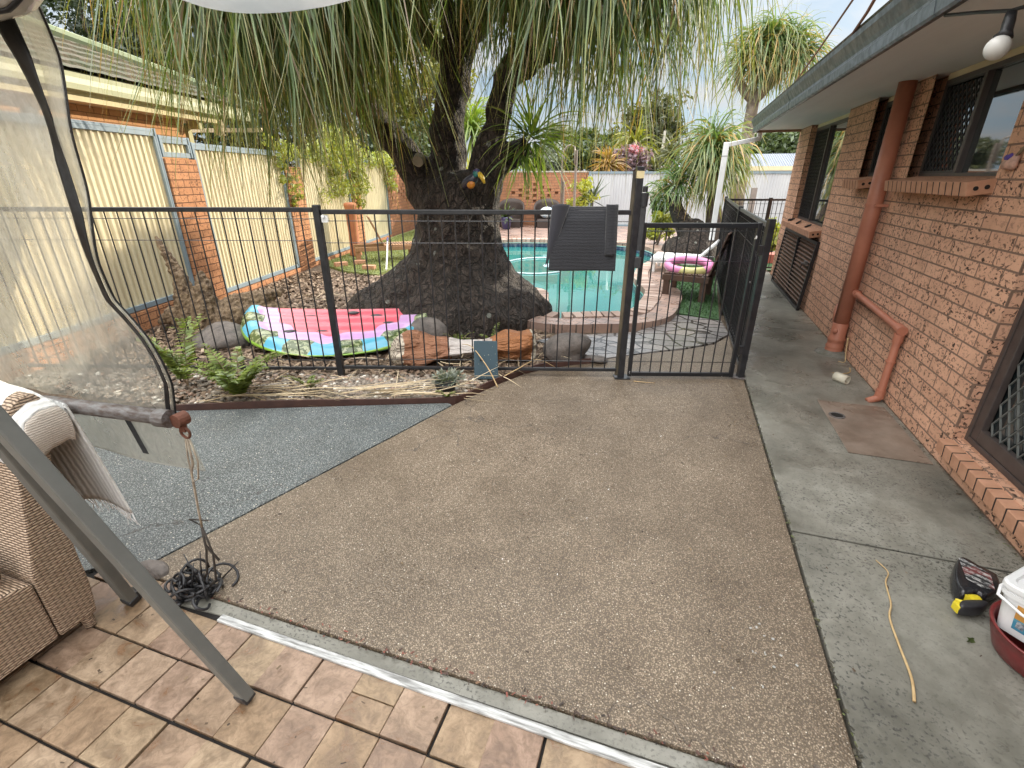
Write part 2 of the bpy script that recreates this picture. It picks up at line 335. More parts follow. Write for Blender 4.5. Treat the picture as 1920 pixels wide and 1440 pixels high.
M['rooft'] = pm('mossy_tile', (.05, .066, .034), (.115, .09, .065), 5, .85, 1.0, .04, 14)

def pvc():
    # clouded clear vinyl: scattering film with a wet shine, marks of its own
    m, nt, b, L = newmat('clouded_vinyl'); nt.nodes.remove(b); out = nt.nodes['Material Output']; co = objco(nt, (1, 1, .55), (0, .5, 0))
    f = noise(nt, 2.4, 7, .65, co, 1.0); f2 = noise(nt, 22, 5, .7, co, 2.0)
    tr = N(nt, 'ShaderNodeBsdfTransparent'); tr.inputs[0].default_value = (.96, .94, .88, 1)
    d = N(nt, 'ShaderNodeBsdfDiffuse'); d.inputs[0].default_value = (.44, .44, .40, 1)
    t = N(nt, 'ShaderNodeBsdfTranslucent'); t.inputs[0].default_value = (.52, .51, .45, 1)
    g = N(nt, 'ShaderNodeBsdfGlossy'); g.inputs['Roughness'].default_value = .22
    a = N(nt, 'ShaderNodeMixShader'); a.inputs[0].default_value = .5; L(d.outputs[0], a.inputs[1]); L(t.outputs[0], a.inputs[2])
    fac = mathn(nt, 'ADD', ramp(nt, f, [(.3, .30), (.68, .60)]), mathn(nt, 'MULTIPLY', ramp(nt, f2, [(.4, 0), (.66, 1)]), .12))
    c = N(nt, 'ShaderNodeMixShader'); L(fac, c.inputs[0]); L(tr.outputs[0], c.inputs[1]); L(a.outputs[0], c.inputs[2])
    e = N(nt, 'ShaderNodeMixShader'); e.inputs[0].default_value = .06; L(c.outputs[0], e.inputs[1]); L(g.outputs[0], e.inputs[2]); L(e.outputs[0], out.inputs[0])
    bp = N(nt, 'ShaderNodeBump'); bp.inputs['Strength'].default_value = .5; bp.inputs['Distance'].default_value = .02; L(mathn(nt, 'ADD', f, mathn(nt, 'MULTIPLY', f2, .4)), bp.inputs['Height'])
    for s in (d, t, g): L(bp.outputs[0], s.inputs['Normal'])
    return m
M['pvc'] = pvc()
def glassmat(name, base, rough=.03, rmix=.55):
    m, nt, b, L = newmat(name); b.inputs['Base Color'].default_value = rgba(base); b.inputs['Roughness'].default_value = rough; b.inputs['Specular IOR Level'].default_value = 1.0; b.inputs['IOR'].default_value = 1.9; b.inputs['Coat Weight'].default_value = .6; b.inputs['Coat Roughness'].default_value = .02
    bump(nt, noise(nt, 1.6, 2, .5, objco(nt)), .06, .02, b)
    return m
M['pane'] = glassmat('room_shade_glass', (.02, .028, .03))  # dark base colour stands in for the unlit room behind

# ------------------------------------------------------------------ vegetation generators
def strap_leaves(org, d, Ln, wd, grav, nseg=7, jit=.05, rs=rng, drift=.22):
    n = len(org); p = org.copy(); d = d / np.linalg.norm(d, axis=1, keepdims=True); ds = (Ln / nseg)[:, None]
    side = np.cross(d, rs.randn(n, 3) * .5 + np.array([0, 0, 1.0])); side /= np.linalg.norm(side, axis=1, keepdims=True) + 1e-9
    dr = rs.randn(n, 3) * drift; dr[:, 2] = 0
    V = np.zeros((n, nseg + 1, 2, 3), np.float32); T = np.zeros((n, nseg + 1, 2), np.float32)
    for k in range(nseg + 1):
        t = k / nseg; wk = (wd * (0.75 + .5 * min(t * 4, 1)) * (1 - t ** 2.2) + .0012)[:, None]
        V[:, k, 0] = p - side * wk / 2; V[:, k, 1] = p + side * wk / 2; T[:, k] = t
        p = p + d * ds
        d = d + (np.array([0, 0, -1.0]) + dr) * (grav[:, None] * ds) + rs.randn(n, 3) * jit; d /= np.linalg.norm(d, axis=1, keepdims=True)
        side = side - d * (side * d).sum(1, keepdims=True) + rs.randn(n, 3) * .06; side /= np.linalg.norm(side, axis=1, keepdims=True) + 1e-9
    base = (np.arange(n) * (nseg + 1) * 2)[:, None]; q = []
    for k in range(nseg): q.append(np.stack([base[:, 0] + 2 * k, base[:, 0] + 2 * k + 1, base[:, 0] + 2 * k + 3, base[:, 0] + 2 * k + 2], 1))
    return V.reshape(-1, 3), np.concatenate(q), T.ravel()
class Leaves:
    def __init__(s): s.V = []; s.F = []; s.T = []; s.n = 0
    def add(s, V, F, T): s.V.append(V); s.F.append(F + s.n); s.T.append(T); s.n += len(V)
    def head(s, c, n, L, wd, grav, up=.35, spread=.08, nseg=7, rs=rng, jit=.05, lv=.25):
        d = rs.randn(n, 3); d[:, 2] += up; d /= np.linalg.norm(d, axis=1, keepdims=True)
        org = np.array(c) + d * spread + rs.randn(n, 3) * spread * .4
        s.add(*strap_leaves(org, d, L * (1 + lv * rs.uniform(-1, 1, n)), wd * rs.uniform(.7, 1.25, n), grav * rs.uniform(.7, 1.4, n), nseg, jit, rs))
    def cloud(s, centers, radii, per, size, rs=rng, squash=.8, up=.3):
        C = np.repeat(np.array(centers), per, 0); Rr = np.repeat(np.array(radii), per)
        n = len(C); P = rs.randn(n, 3); P /= np.linalg.norm(P, axis=1, keepdims=True); P *= (Rr * rs.rand(n) ** .45)[:, None]; P[:, 2] *= squash; P += C
        a = rs.randn(n, 3); a[:, 2] -= up; a /= np.linalg.norm(a, axis=1, keepdims=True); b = np.cross(a, rs.randn(n, 3)); b /= np.linalg.norm(b, axis=1, keepdims=True) + 1e-9
        sz = (size * rs.uniform(.6, 1.35, n))[:, None]
        V = np.stack([P - a * sz, P + b * sz * .42, P + a * sz, P - b * sz * .42], 1).reshape(-1, 3)
        s.add(V, np.arange(n * 4).reshape(n, 4), np.tile([0, .5, 1, .5], n))
    def build(s, name, mat, parent=None, local=False):
        return fast(name, np.concatenate(s.V), np.concatenate(s.F), mat, parent, {'t': np.concatenate(s.T)}, local=local)
def clumps(c, r, n, rs, shell=.45):
    d = rs.randn(n, 3); d /= np.linalg.norm(d, axis=1, keepdims=True); k = (shell + (1 - shell) * rs.rand(n) ** .6)[:, None]
    return np.array(c) + d * k * np.array(r)
LM = {}
LM['pony'] = leafmat('ponytail_leaf', [(0, (.085, .155, .04)), (.4, (.08, .16, .05)), (.75, (.125, .195, .05)), (.92, (.23, .23, .06)), (1, (.36, .26, .09))], .45, .42, dead=(.34, .22, .11), deadfrac=.07)
LM['pony_b'] = leafmat('ponytail_leaf_pale', [(0, (.10, .17, .06)), (.5, (.12, .20, .065)), (.85, (.22, .24, .07)), (1, (.36, .28, .09))], .35, .35, dead=(.40, .27, .08), deadfrac=.14)
LM['bright'] = leafmat('bright_strap_leaf', [(0, (.12, .20, .03)), (.6, (.17, .26, .04)), (1, (.30, .30, .08))], .3, .4)
LM['dark'] = leafmat('dark_leaf', [(0, (.028, .05, .02)), (1, (.05, .075, .03))], .5, .2)
LM['mid'] = leafmat('mid_leaf', [(0, (.05, .085, .025)), (1, (.09, .13, .04))], .5, .3)
LM['yellow'] = leafmat('yellow_green_leaf', [(0, (.15, .17, .03)), (1, (.26, .26, .05))], .45, .35)
LM['vine'] = leafmat('vine_leaf', [(0, (.22, .28, .05)), (1, (.36, .38, .09))], .4, .4)
LM['olive'] = leafmat('olive_leaf', [(0, (.07, .085, .04)), (1, (.12, .13, .06))], .45, .25)
LM['silver'] = leafmat('silver_leaf', [(0, (.14, .17, .14)), (1, (.24, .27, .23))], .3, .25)
LM['orange'] = leafmat('orange_leaf', [(0, (.24, .17, .05)), (1, (.42, .24, .07))], .35, .35)
LM['pink'] = leafmat('pink_flower', [(0, (.55, .16, .24)), (1, (.70, .30, .40))], .3, .3)
LM['purple'] = leafmat('purple_leaf', [(0, (.14, .10, .12)), (1, (.26, .16, .22))], .35, .25)
LM['fern'] = leafmat('fern_leaf', [(0, (.13, .19, .035)), (1, (.22, .29, .06))], .3, .35)
LM['lime'] = leafmat('lime_leaf', [(0, (.22, .26, .03)), (1, (.42, .42, .06))], .3, .4)
LM['grass'] = leafmat('grass_blade', [(0, (.10, .14, .03)), (1, (.22, .24, .08))], .4, .35)
LM['turf'] = leafmat('turf_blade', [(0, (.025, .07, .02)), (1, (.06, .14, .04))], .4, .3)
M['bark'] = pm('grey_bark', (.13, .105, .085), (.06, .048, .04), 14, .9, .8, .02, 40, st=(1, 1, .4))
M['palmpale'] = pm('pale_pony_trunk', (.26, .22, .18), (.12, .095, .08), 9, .9, .8, .02, 30, st=(1, 1, .6))
M['palmbark'] = pm('pony_trunk', (.15, .12, .10), (.07, .055, .05), 12, .9, .8, .02, 30, st=(1, 1, .6))

# ------------------------------------------------------------------ ground, paving, pool
POOL = [(-1.31, 5.52), (-.9, 5.63), (-.48, 5.84), (-.37, 6.27), (-.33, 7.0), (-.45, 7.5), (-.58, 8.1), (-.58, 9.1), (-.32, 10.6), (-.64, 11.84), (-1.47, 12.5), (-3.5, 12.42), (-4.4, 11.9), (-4.55, 10.5), (-4.35, 9.0), (-3.7, 7.8), (-2.7, 7.1), (-1.75, 6.7), (-1.5, 6.1)]
PO = [np.array(p) for p in catmull(POOL, 10)]
def offset(P, wf):
    n = len(P); out = []
    for i in range(n):
        t = P[(i + 1) % n] - P[i - 1]; t /= np.linalg.norm(t) + 1e-9; nn = np.array([t[1], -t[0]]); out.append(P[i] + nn * (wf(P[i]) if callable(wf) else wf))
    return out
def ringmesh(loops, name, mat, parent=None, kind=None):     # loops: list of (2d points, z)
    n = len(loops[0][0]); mb = MB(); V = [(p[0], p[1], z) for L, z in loops for p in L]
    F = [(a * n + i, a * n + (i + 1) % n, (a + 1) * n + (i + 1) % n, (a + 1) * n + i) for a in range(len(loops) - 1) for i in range(n)]
    return mb.add(V, F).build(name, mat, parent)
CEN = np.array([-2.3, 9.3])
def circ(r): return [CEN + (p - CEN) / np.linalg.norm(p - CEN) * r for p in PO]
def far_ground():
    m, nt, b, L = newmat('soil_and_far_grass'); co = objco(nt)
    near = ramp(nt, noise(nt, 30, 5, .6, co), [(.35, (.075, .053, .037)), (.65, (.20, .15, .105))])
    far = ramp(nt, noise(nt, .8, 5, .6, co), [(.35, (.06, .09, .03)), (.65, (.12, .14, .05))])
    g = N(nt, 'ShaderNodeVectorMath', operation='LENGTH'); L(co, g.inputs[0])
    L(mix(nt, ramp(nt, mathn(nt, 'MULTIPLY', g.outputs['Value'], .01), [(.17, 0), (.25, 1)]), near, far), b.inputs['Base Color']); b.inputs['Roughness'].default_value = .9
    bump(nt, noise(nt, 60, 5, .65, co), .8, .02, b); return m
g = ringmesh([(offset(PO, .18), -.03), (circ(11), -.03), (circ(24), -.03), (circ(80), -.03), (circ(400), -.03)], 'ground', far_ground()); struct(g)

def deckmat():
    m, nt, b, L = newmat('wet_brick_paving'); co = objco(nt, rot=(0, 0, .25))
    t = N(nt, 'ShaderNodeTexBrick'); t.inputs['Scale'].default_value = 1; t.inputs['Brick Width'].default_value = .24; t.inputs['Row Height'].default_value = .12; t.inputs['Mortar Size'].default_value = .006
    t.inputs['Color1'].default_value = (.36, .24, .19, 1); t.inputs['Color2'].default_value = (.28, .20, .17, 1); t.inputs['Mortar'].default_value = (.10, .08, .07, 1); L(co, t.inputs[0])
    c = mix(nt, 1, t.outputs[0], ramp(nt, noise(nt, 3, 6, .65, co), [(.35, (.7, .72, .76)), (.65, (1.2, 1.15, 1.1))]), 'MULTIPLY'); L(c, b.inputs['Base Color'])
    L(ramp(nt, noise(nt, 2, 4, .6, co), [(.4, .22), (.6, .6)]), b.inputs['Roughness']); bump(nt, t.outputs[1], -.5, .006, b); return m
M['deck'] = deckmat()
def flagmat():
    m, nt, b, L = newmat('wet_flagstones'); co = objco(nt, (3.6, 6.2, 1), (0, 0, -.3))
    v = voro(nt, 1, co, 'F1', .55); e = voro(nt, 1, co, 'DISTANCE_TO_EDGE', .55); sc = N(nt, 'ShaderNodeSeparateColor'); L(v.outputs['Color'], sc.inputs[0])
    c = ramp(nt, sc.outputs[0], [(0, (.17, .16, .16)), (.5, (.25, .235, .225)), (1, (.31, .27, .25))]); j = ramp(nt, e.outputs[0], [(.03, 1), (.07, 0)])
    L(mix(nt, j, mix(nt, .4, c, ramp(nt, noise(nt, 9, 5, .6, co), [(.35, (.12, .12, .12)), (.65, (.36, .34, .33))])), (.05, .045, .04)), b.inputs['Base Color'])
    b.inputs['Roughness'].default_value = .2; bump(nt, j, -.6, .006, b); return m
M['flag'] = flagmat()
M['coping'] = chipmat('coping_brick', [(0, (.24, .17, .14)), (.5, (.36, .25, .20)), (1, (.45, .35, .30))])

struct(MB().prism([(-6.4, 13.0), (-5.4, 13.0), (-4.6, 12.3), (-3.6, 12.7), (-1.3, 12.75), (-.3, 12.2), (.3, 13.2), (-.2, 17.4), (-6.5, 16.0)], -.03, .055).build('terrace', M['deck']))
deck_w = lambda p: .50 + (.25 if p[0] > -.8 and 6.2 < p[1] < 7.4 else 0)
O1, O2 = offset(PO, .235), offset(PO, .5)
struct(ringmesh([(O1, -.03), (O1, .072), (O2, .072), (O2, -.05)], 'pool_deck', M['deck']))
# coping bricks, one by one round the pool edge (one surface of the deck)
cb_ = MB(); Pd = np.array(PO + [PO[0]]); seg = np.linalg.norm(np.diff(Pd, axis=0), axis=1); cum = np.concatenate([[0], np.cumsum(seg)]); nb = int(cum[-1] / .118)
for k in range(nb):
    s_ = (k + .5) * cum[-1] / nb; i = np.searchsorted(cum, s_) - 1; p = Pd[i] + (Pd[i + 1] - Pd[i]) * (s_ - cum[i]) / seg[i]
    t = (Pd[i + 1] - Pd[i]) / seg[i]; nn = np.array([t[1], -t[0]]); c = p + nn * .115
    cb_.obox((c[0], c[1], .035 + rng.uniform(-.003, .003)), (t[0] * .053, t[1] * .053, 0), (nn[0] * .113, nn[1] * .113, 0), (0, 0, .05))
struct(cb_.build('coping', M['coping'], bevel=.006))

pool = thing('swimming_pool', (CEN[0], CEN[1], 0), 'kidney shaped in-ground swimming pool full of green water behind the tree', 'pool')
def poolmat():
    m, nt, b, L = newmat('pool_shell'); co = objco(nt)
    L(ramp(nt, noise(nt, .8, 4, .5, co), [(.35, (.30, .66, .60)), (.65, (.38, .74, .68))]), b.inputs['Base Color']); b.inputs['Roughness'].default_value = .7; return m
ringmesh([(PO, .0), (PO, -1.0), (offset(PO, -.5), -1.05)], 'shell_wall', poolmat(), pool)
mb = MB(); q = offset(PO, -.5); mb.add([(p[0], p[1], -1.05) for p in q], [tuple(t) for t in tessellate_polygon([[Vector((p[0], p[1], 0)) for p in q]])]); mb.build('shell_floor', poolmat(), pool)
def tileband():
    m, nt, b, L = newmat('waterline_tiles'); tc = objco(nt, (9, 9, 9)); v = voro(nt, 1, tc, 'F1', 0)
    L(ramp(nt, v.outputs['Distance'], [(.3, (.012, .028, .075)), (.5, (.04, .065, .12)), (.7, (.14, .16, .20))]), b.inputs['Base Color']); b.inputs['Roughness'].default_value = .15; return m
ringmesh([(offset(PO, -.012), -.012), (offset(PO, -.012), -.22)], 'tile_band', tileband(), pool)
def water():
    m, nt, b, L = newmat('pool_water'); nt.nodes.remove(b); out = nt.nodes['Material Output']
    f = N(nt, 'ShaderNodeFresnel'); f.inputs[0].default_value = 1.75; t = N(nt, 'ShaderNodeBsdfTransparent'); t.inputs[0].default_value = (.35, .78, .70, 1)
    g = N(nt, 'ShaderNodeBsdfGlossy'); g.inputs['Roughness'].default_value = .015; x = N(nt, 'ShaderNodeMixShader')
    bp = N(nt, 'ShaderNodeBump'); bp.inputs['Strength'].default_value = .06; bp.inputs['Distance'].default_value = .02; L(noise(nt, 5, 3, .5, objco(nt)), bp.inputs['Height'])
    L(bp.outputs[0], g.inputs['Normal']); L(bp.outputs[0], f.inputs['Normal']); df = N(nt, 'ShaderNodeBsdfDiffuse'); df.inputs[0].default_value = (.05, .30, .28, 1); tm = N(nt, 'ShaderNodeMixShader'); tm.inputs[0].default_value = .6; L(t.outputs[0], tm.inputs[1]); L(df.outputs[0], tm.inputs[2]); L(f.outputs[0], x.inputs[0]); L(tm.outputs[0], x.inputs[1]); L(g.outputs[0], x.inputs[2]); L(x.outputs[0], out.inputs[0]); return m
mb = MB(); q = offset(PO, -.004); mb.add([(p[0], p[1], -.11) for p in q], [tuple(t) for t in tessellate_polygon([[Vector((p[0], p[1], 0)) for p in q]])])
wt = mb.build('water', water(), pool, recalc=False)
if wt.data.polygons[0].normal.z < 0: wt.data.flip_normals()

mb = MB(); mb.box(-2.05, -1.80, 12.30, 12.50, -.06, .05).build('skimmer', M['white'], pool)

SL = [(.685, 1.0), (.685, 5.45), (.5, 5.05), (.2, 4.78), (-.1, 4.58), (-.55, 4.22), (-.80, 3.98), (-.97, 3.84), (-1.10, 3.68), (-1.24, 3.4), (-1.36, 3.1), (-1.424, 2.93), (-2.03, 1.0)]
struct(MB().prism(SL, -.12, 0).build('slab', M['slab'], bevel=.004))
struct(MB().prism([(-1.44, 2.935), (-1.48, 2.955), (-3.24, 2.24), (-5.0, 1.5), (-7.5, .7), (-7.5, .2), (-2.9, .35), (-2.2, .98), (-2.045, 1.0)], -.12, -.003).build('painted_slab', M['grey'], bevel=.003))
for k, (a, b_) in enumerate(((-4, 2.157), (2.169, 5.898), (5.906, 9.2), (9.207, 13.5))):
    struct(MB().box(.697, 1.640, a, b_, -.12, .004).build('path', M['concrete'], bevel=.004))
struct(MB().prism([(-.53, 4.26), (-.08, 4.62), (.22, 4.83), (.49, 5.09), (.67, 5.48), (.62, 6.0), (.06, 6.15), (.0, 5.75), (-.3, 5.22), (-1.0, 4.85), (-1.25, 4.6)], -.06, .004).build('flagstone_landing', M['flag']))
struct(MB().prism([(-1.72, .93), (-1.5, .945), (.69, .945), (.69, .997), (-1.72, .997)], -.1, -.012).build('kerb', M['concrete'], bevel=.005))
struct(MB().prism([(-4.5, -3), (.69, -3), (.69, .955), (-1.7, .955), (-1.75, 1.1), (-2.2, .97), (-2.9, .34), (-4.5, .3)], -.12, -.02).build('patio_bed', M['hole']))
def pavermat():
    m, nt, b, L = newmat('sandstone_paver'); co = objco(nt); ri = N(nt, 'ShaderNodeNewGeometry').outputs['Random Per Island']
    base = ramp(nt, ri, [(0, (.29, .20, .125)), (.3, (.36, .27, .175)), (.5, (.30, .205, .15)), (.75, (.34, .245, .18)), (1, (.385, .295, .195))])
    off = N(nt, 'ShaderNodeVectorMath', operation='ADD'); cb = N(nt, 'ShaderNodeCombineXYZ'); L(mathn(nt, 'MULTIPLY', ri, 37.0), cb.inputs[2]); L(co, off.inputs[0]); L(cb.outputs[0], off.inputs[1])
    n1 = noise(nt, 9, 6, .65, off.outputs[0], .8); n2 = noise(nt, 34, 5, .65, off.outputs[0], 1.5)
    c = mix(nt, 1, base, ramp(nt, n1, [(.34, (.40, .35, .31)), (.5, (.74, .71, .69)), (.66, (1.0, .99, 1.0))]), 'MULTIPLY')
    c = mix(nt, 1, c, ramp(nt, n2, [(.36, (.78, .77, .75)), (.56, (1.05, 1.05, 1.05))]), 'MULTIPLY')
    L(mix(nt, ramp(nt, n1, [(.33, .55), (.40, 0)]), c, (.24, .135, .075)), b.inputs['Base Color']); L(ramp(nt, n1, [(.34, .25), (.5, .62)]), b.inputs['Roughness'])
    bump(nt, mathn(nt, 'ADD', n2, n1), .35, .005, b); return m
pv = MB(); rows = [1.08] + [.918 - .1675 * k for k in range(0, 16)]
for r_ in range(1, len(rows) - 0):
    top = rows[r_] if r_ > 0 else 0; bot = rows[r_] - .1675; gy = .0058 if r_ in (2, 3) else .0026
    for c_ in range(-20, 13):
        x0 = -1.16 + .162 * c_ + (rng.uniform(-.006, .006)); x1 = x0 + .162
        if x0 > .55: continue
        x1 = min(x1, .685); dz = rng.uniform(-.003, .003); gx = rng.uniform(.0006, .0018)
        if bot > .3 and x1 < -2.75: continue
        if rng.rand() < .1:
            ym = (top + bot) / 2 + rng.uniform(-.02, .02); pv.box(x0 + gx, x1 - gx, ym + .0015, top - gy, -.05, dz - .006); pv.box(x0 + gx, x1 - gx, bot + gy, ym - .0015, -.05, dz - .007)
        else: pv.box(x0 + gx, x1 - gx, bot + gy, top - gy, -.05, dz - .006)
for x0 in (-1.87, -2.03, -2.19): pv.box(x0, x0 + .157, .925, 1.0 + (x0 + 1.9) * .05, -.05, -.007)
struct(pv.build('patio', pavermat(), bevel=.003))
o = MB().bar((-1.49, .925, -.001), (.69, .912, -.001), .030, .012).build('edge_strip', M['whitepaint'], bevel=.003)
tag(o, 'long flaking white strip lying along the front edge of the sandstone pavers', 'edge strip')

# lawns
struct(MB().prism([(-5.55, 7.35), (-4.85, 7.25), (-4.95, 8.3), (-5.1, 9.5), (-5.1, 11.2), (-4.85, 12.6), (-5.3, 13.6), (-6.2, 14.6), (-8.2, 15.2), (-7.75, 12.9), (-6.5, 7.9)], -.03, .012).build('lawn', M['lawn']))
struct(MB().prism([(.06, 6.2), (.60, 6.02), (.86, 12.0), (1.0, 14), (-.1, 14), (.05, 11.9), (.1, 10.6), (-.10, 9.1), (-.1, 8.1), (.04, 7.5), (.12, 6.9)], -.03, .012).build('side_lawn', M['turf_dark']))
def blades(poly, n, mat, name, label, L=.035):
    P = np.array(poly); lo, hi = P.min(0), P.max(0); pts = []
    while len(pts) < n:
        p = lo + rng.rand(2) * (hi - lo); c = False; j = len(P) - 1
        for i in range(len(P)):
            if (P[i][1] > p[1]) != (P[j][1] > p[1]) and p[0] < (P[j][0] - P[i][0]) * (p[1] - P[i][1]) / (P[j][1] - P[i][1]) + P[i][0]: c = not c
            j = i
        if c: pts.append((p[0], p[1], .01))
    d = rng.randn(n, 3) * .4; d[:, 2] = 1; lv = Leaves(); lv.add(*strap_leaves(np.array(pts), d, L * rng.uniform(.5, 1.4, n), np.full(n, .006), np.full(n, 8.), 2)); stuff(lv.build(name, mat), label, 'grass')
blades([(-5.55, 7.35), (-4.9, 7.25), (-5.0, 8.3), (-5.15, 11.2), (-4.9, 12.6), (-6.2, 14.4), (-7.9, 14.9), (-7.6, 12.9), (-6.5, 7.9)], 16000, LM['grass'], 'lawn_grass', 'short sunlit lawn grass between the boundary fence and the pool deck', .045)
blades([(.1, 6.2), (.58, 6.05), (.85, 12.0), (.1, 11.6), (-.05, 9), (.1, 7)], 9000, LM['turf'], 'turf_grass', 'dark green artificial turf under the slatted lounger', .028)

# ------------------------------------------------------------------ brick house on the right
WX = 1.645
house = thing('brick_house', (WX + 3, 2.5, 0), 'single storey pitted brick house with slate grey gutter along the wet path', 'house')
OP = [(3.605, 4.832, 1.555, 2.235), (5.55, 6.005, 1.555, 2.235), (6.90, 8.711, .975, 2.235), (.7, 3.085, .185, 2.1)]     # y0, y1, z0, z1
ys = sorted({-4.0, 9.5} | {o[0] for o in OP} | {o[1] for o in OP}); wall = MB(); T = .105
for a, b_ in zip(ys[:-1], ys[1:]):
    zs = [(-.08, 2.25)]
    for o in OP:
        if o[0] <= a + 1e-6 and o[1] >= b_ - 1e-6: zs = [(-.08, o[2])] + ([(o[3], 2.25)] if o[3] < 2.2 else [])
    for z0, z1 in zs: wall.box(WX, WX + T, a, b_, z0, z1)
wm = wall.v; 
# merge to one clean skin so no inner faces show at the joins
me = bpy.data.meshes.new('wall'); me.from_pydata(wall.v, [], wall.f); bm = bmesh.new(); bm.from_mesh(me)
bmesh.ops.remove_doubles(bm, verts=bm.verts, dist=1e-4)
from collections import Counter
cnt = Counter(tuple(sorted(v.index for v in f.verts)) for f in bm.faces); bmesh.ops.delete(bm, geom=[f for f in bm.faces if cnt[tuple(sorted(v.index for v in f.verts))] > 1 or (abs(f.normal.y) > .9 and -3.9 < f.calc_center_median().y < 9.4 and not any((abs(f.calc_center_median().y - o[0]) < 1e-3 or abs(f.calc_center_median().y - o[1]) < 1e-3) and o[2] < f.calc_center_median().z < o[3] for o in OP))], context='FACES_ONLY')
bm.to_mesh(me); bm.free(); link('wall', me, M['brick'], house)
MB().box(WX + T, 9.0, 9.39, 9.495, -.08, 2.244).build('end_wall', M['brick'], house)
MB().box(WX + .25, WX + .27, -4, 9.38, -.08, 2.25).build('inner_wall', plain('dark_room', (.02, .02, .02), .9), house)
MB().box(.998, WX + .11, -4, 9.42, 2.245, 2.262).build('soffit', M['soffit'], house)
MB().box(.985, 1.004, -4, 9.42, 2.218, 2.36).build('fascia', M['fasciadark'], house)
gp = [(.984, 2.206), (.962, 2.206), (.950, 2.216), (.944, 2.268), (.953, 2.278), (.953, 2.292), (.938, 2.312), (.912, 2.362), (.906, 2.392), (.914, 2.398), (.922, 2.390), (.928, 2.365), (.952, 2.318), (.966, 2.300), (.962, 2.222), (.984, 2.216)]
gt = MB().extrude(gp, 'y', -4, 9.44).build('gutter', M['gutter'], house)
for y in (3.02, 6.4): MB().extrude([(x - .0025, z - .001) for x, z in gp], 'y', y, y + .05).build('gutter_joint', M['gutter'], gt)
MB().box(1.006, 8, 9.425, 9.45, 2.21, 2.34).build('end_fascia', pm('orange_fascia', (.30, .17, .11), None, 5, .6), house)
ro = MB(); ro.add([(.93, -4.2, 2.41), (.93, 9.5, 2.41), (5.2, 6.2, 4.05), (5.2, -4.2, 4.05), (9.4, 9.5, 2.41), (9.4, -4.2, 2.41)], [(0, 3, 2, 1), (1, 2, 4), (4, 2, 3, 5)])
ro.build('roof', M['rooft'], house, solid=.04)
# windows
def diamond(mb, x, y0, y1, z0, z1, py, pz, r):
    # expanded diamond mesh: zig-zag strands clipped to the frame
    n = int((y1 - y0) / py) + 2; k = int((z1 - z0) / pz) + 2
    for i in range(-1, n):
        for j in range(-1, k):
            yc, zc = y0 + i * py, z0 + j * pz
            for s_ in (1, -1):
                a = (yc + (py / 2 if s_ == 1 else py / 2), zc); b2 = (yc + (py if s_ == 1 else 0), zc + pz / 2)
                for p, q2 in ((a, b2), (b2, (yc + py / 2, zc + pz))):
                    if min(p[0], q2[0]) < y0 - 1e-6 or max(p[0], q2[0]) > y1 + 1e-6 or min(p[1], q2[1]) < z0 - 1e-6 or max(p[1], q2[1]) > z1 + 1e-6: continue
                    mb.bar((x, p[0], p[1]), (x, q2[0], q2[1]), r, r * 1.6, (1, 0, 0))
def window(y0, y1, z0, z1, split, py, pz, r):
    x = WX + .072; fr = MB(); e = .032
    for a in ((y0, y1, z1 - e - .035, z1 - .035), (y0, y1, z0, z0 + e)): fr.box(x, x + .05, *a)
    for a in ((y0, y0 + e), (y1 - e, y1)): fr.box(x, x + .05, a[0], a[1], z0 + e, z1 - e - .035)
    fr.box(x - .006, x + .045, split - .018, split + .018, z0 + e, z1 - e - .035)
    f = fr.build('window', M['brownframe'], house, bevel=.003); f['label'] = 'bronze aluminium window with one mesh half'
    MB().box(x + .03, x + .036, y0 + e, y1 - e, z0 + e, z1 - e - .035).build('pane', M['pane'], f)
    MB().box(x + .004, x + .05, y0 + .002, y1 - .002, z1 - .033, z1 + .006).build('head_board', M['creampaint'], f)
    ms = MB(); diamond(ms, x + .008, split + .022, y1 - e - .004, z0 + e + .004, z1 - e - .04, py, pz, r)
    for a in ((split + .019, y1 - e, z0 + e, z0 + e + .014), (split + .019, y1 - e, z1 - e - .049, z1 - e - .036)): ms.box(x + .001, x + .014, *a)
    ms.box(x + .001, x + .014, y1 - e - .014, y1 - e, z0 + e + .015, z1 - e - .05)
    ms.build('mesh_screen', M['blackmatte'], f)
    sl = MB(); n = int(round((y1 - y0 + .06) / .086)); L = (y1 - y0 + .06) / n
    for k in range(n):
        c = y0 - .03 + L * (k + .5); sl.obox((WX - .012, c, z0 - .042), (.112, 0, .018), (0, L / 2 - .0065, 0), (-.006, 0, .038))
    s2 = sl.build('sill', M['sill'], f, bevel=.004)
    MB().obox((WX - .0142, (y0 + y1) / 2, z0 - .0425), (.108, 0, .018), (0, (y1 - y0 + .03) / 2, 0), (-.006, 0, .0365)).build('sill_mortar', pm('sill_mortar', (.03, .02, .016), None, 30, .9), s2)
    for dx in (-.07, -.02, .035): MB().tube([(WX - .012 + dx, y0 - .0235, z0 - .043 + dx * .16), (WX - .012 + dx, y0 - .0262, z0 - .043 + dx * .16)], .0125, 10).build('core_hole_disc', M['hole'], s2)  # black discs on the brick end paint in the shade of holes
window(3.605, 4.832, 1.555, 2.235, 4.27, .058, .085, .006)
window(5.55, 6.005, 1.555, 2.235, 5.62, .058, .085, .006)
window(6.90, 8.711, .975, 2.235, 7.95, .058, .085, .006)
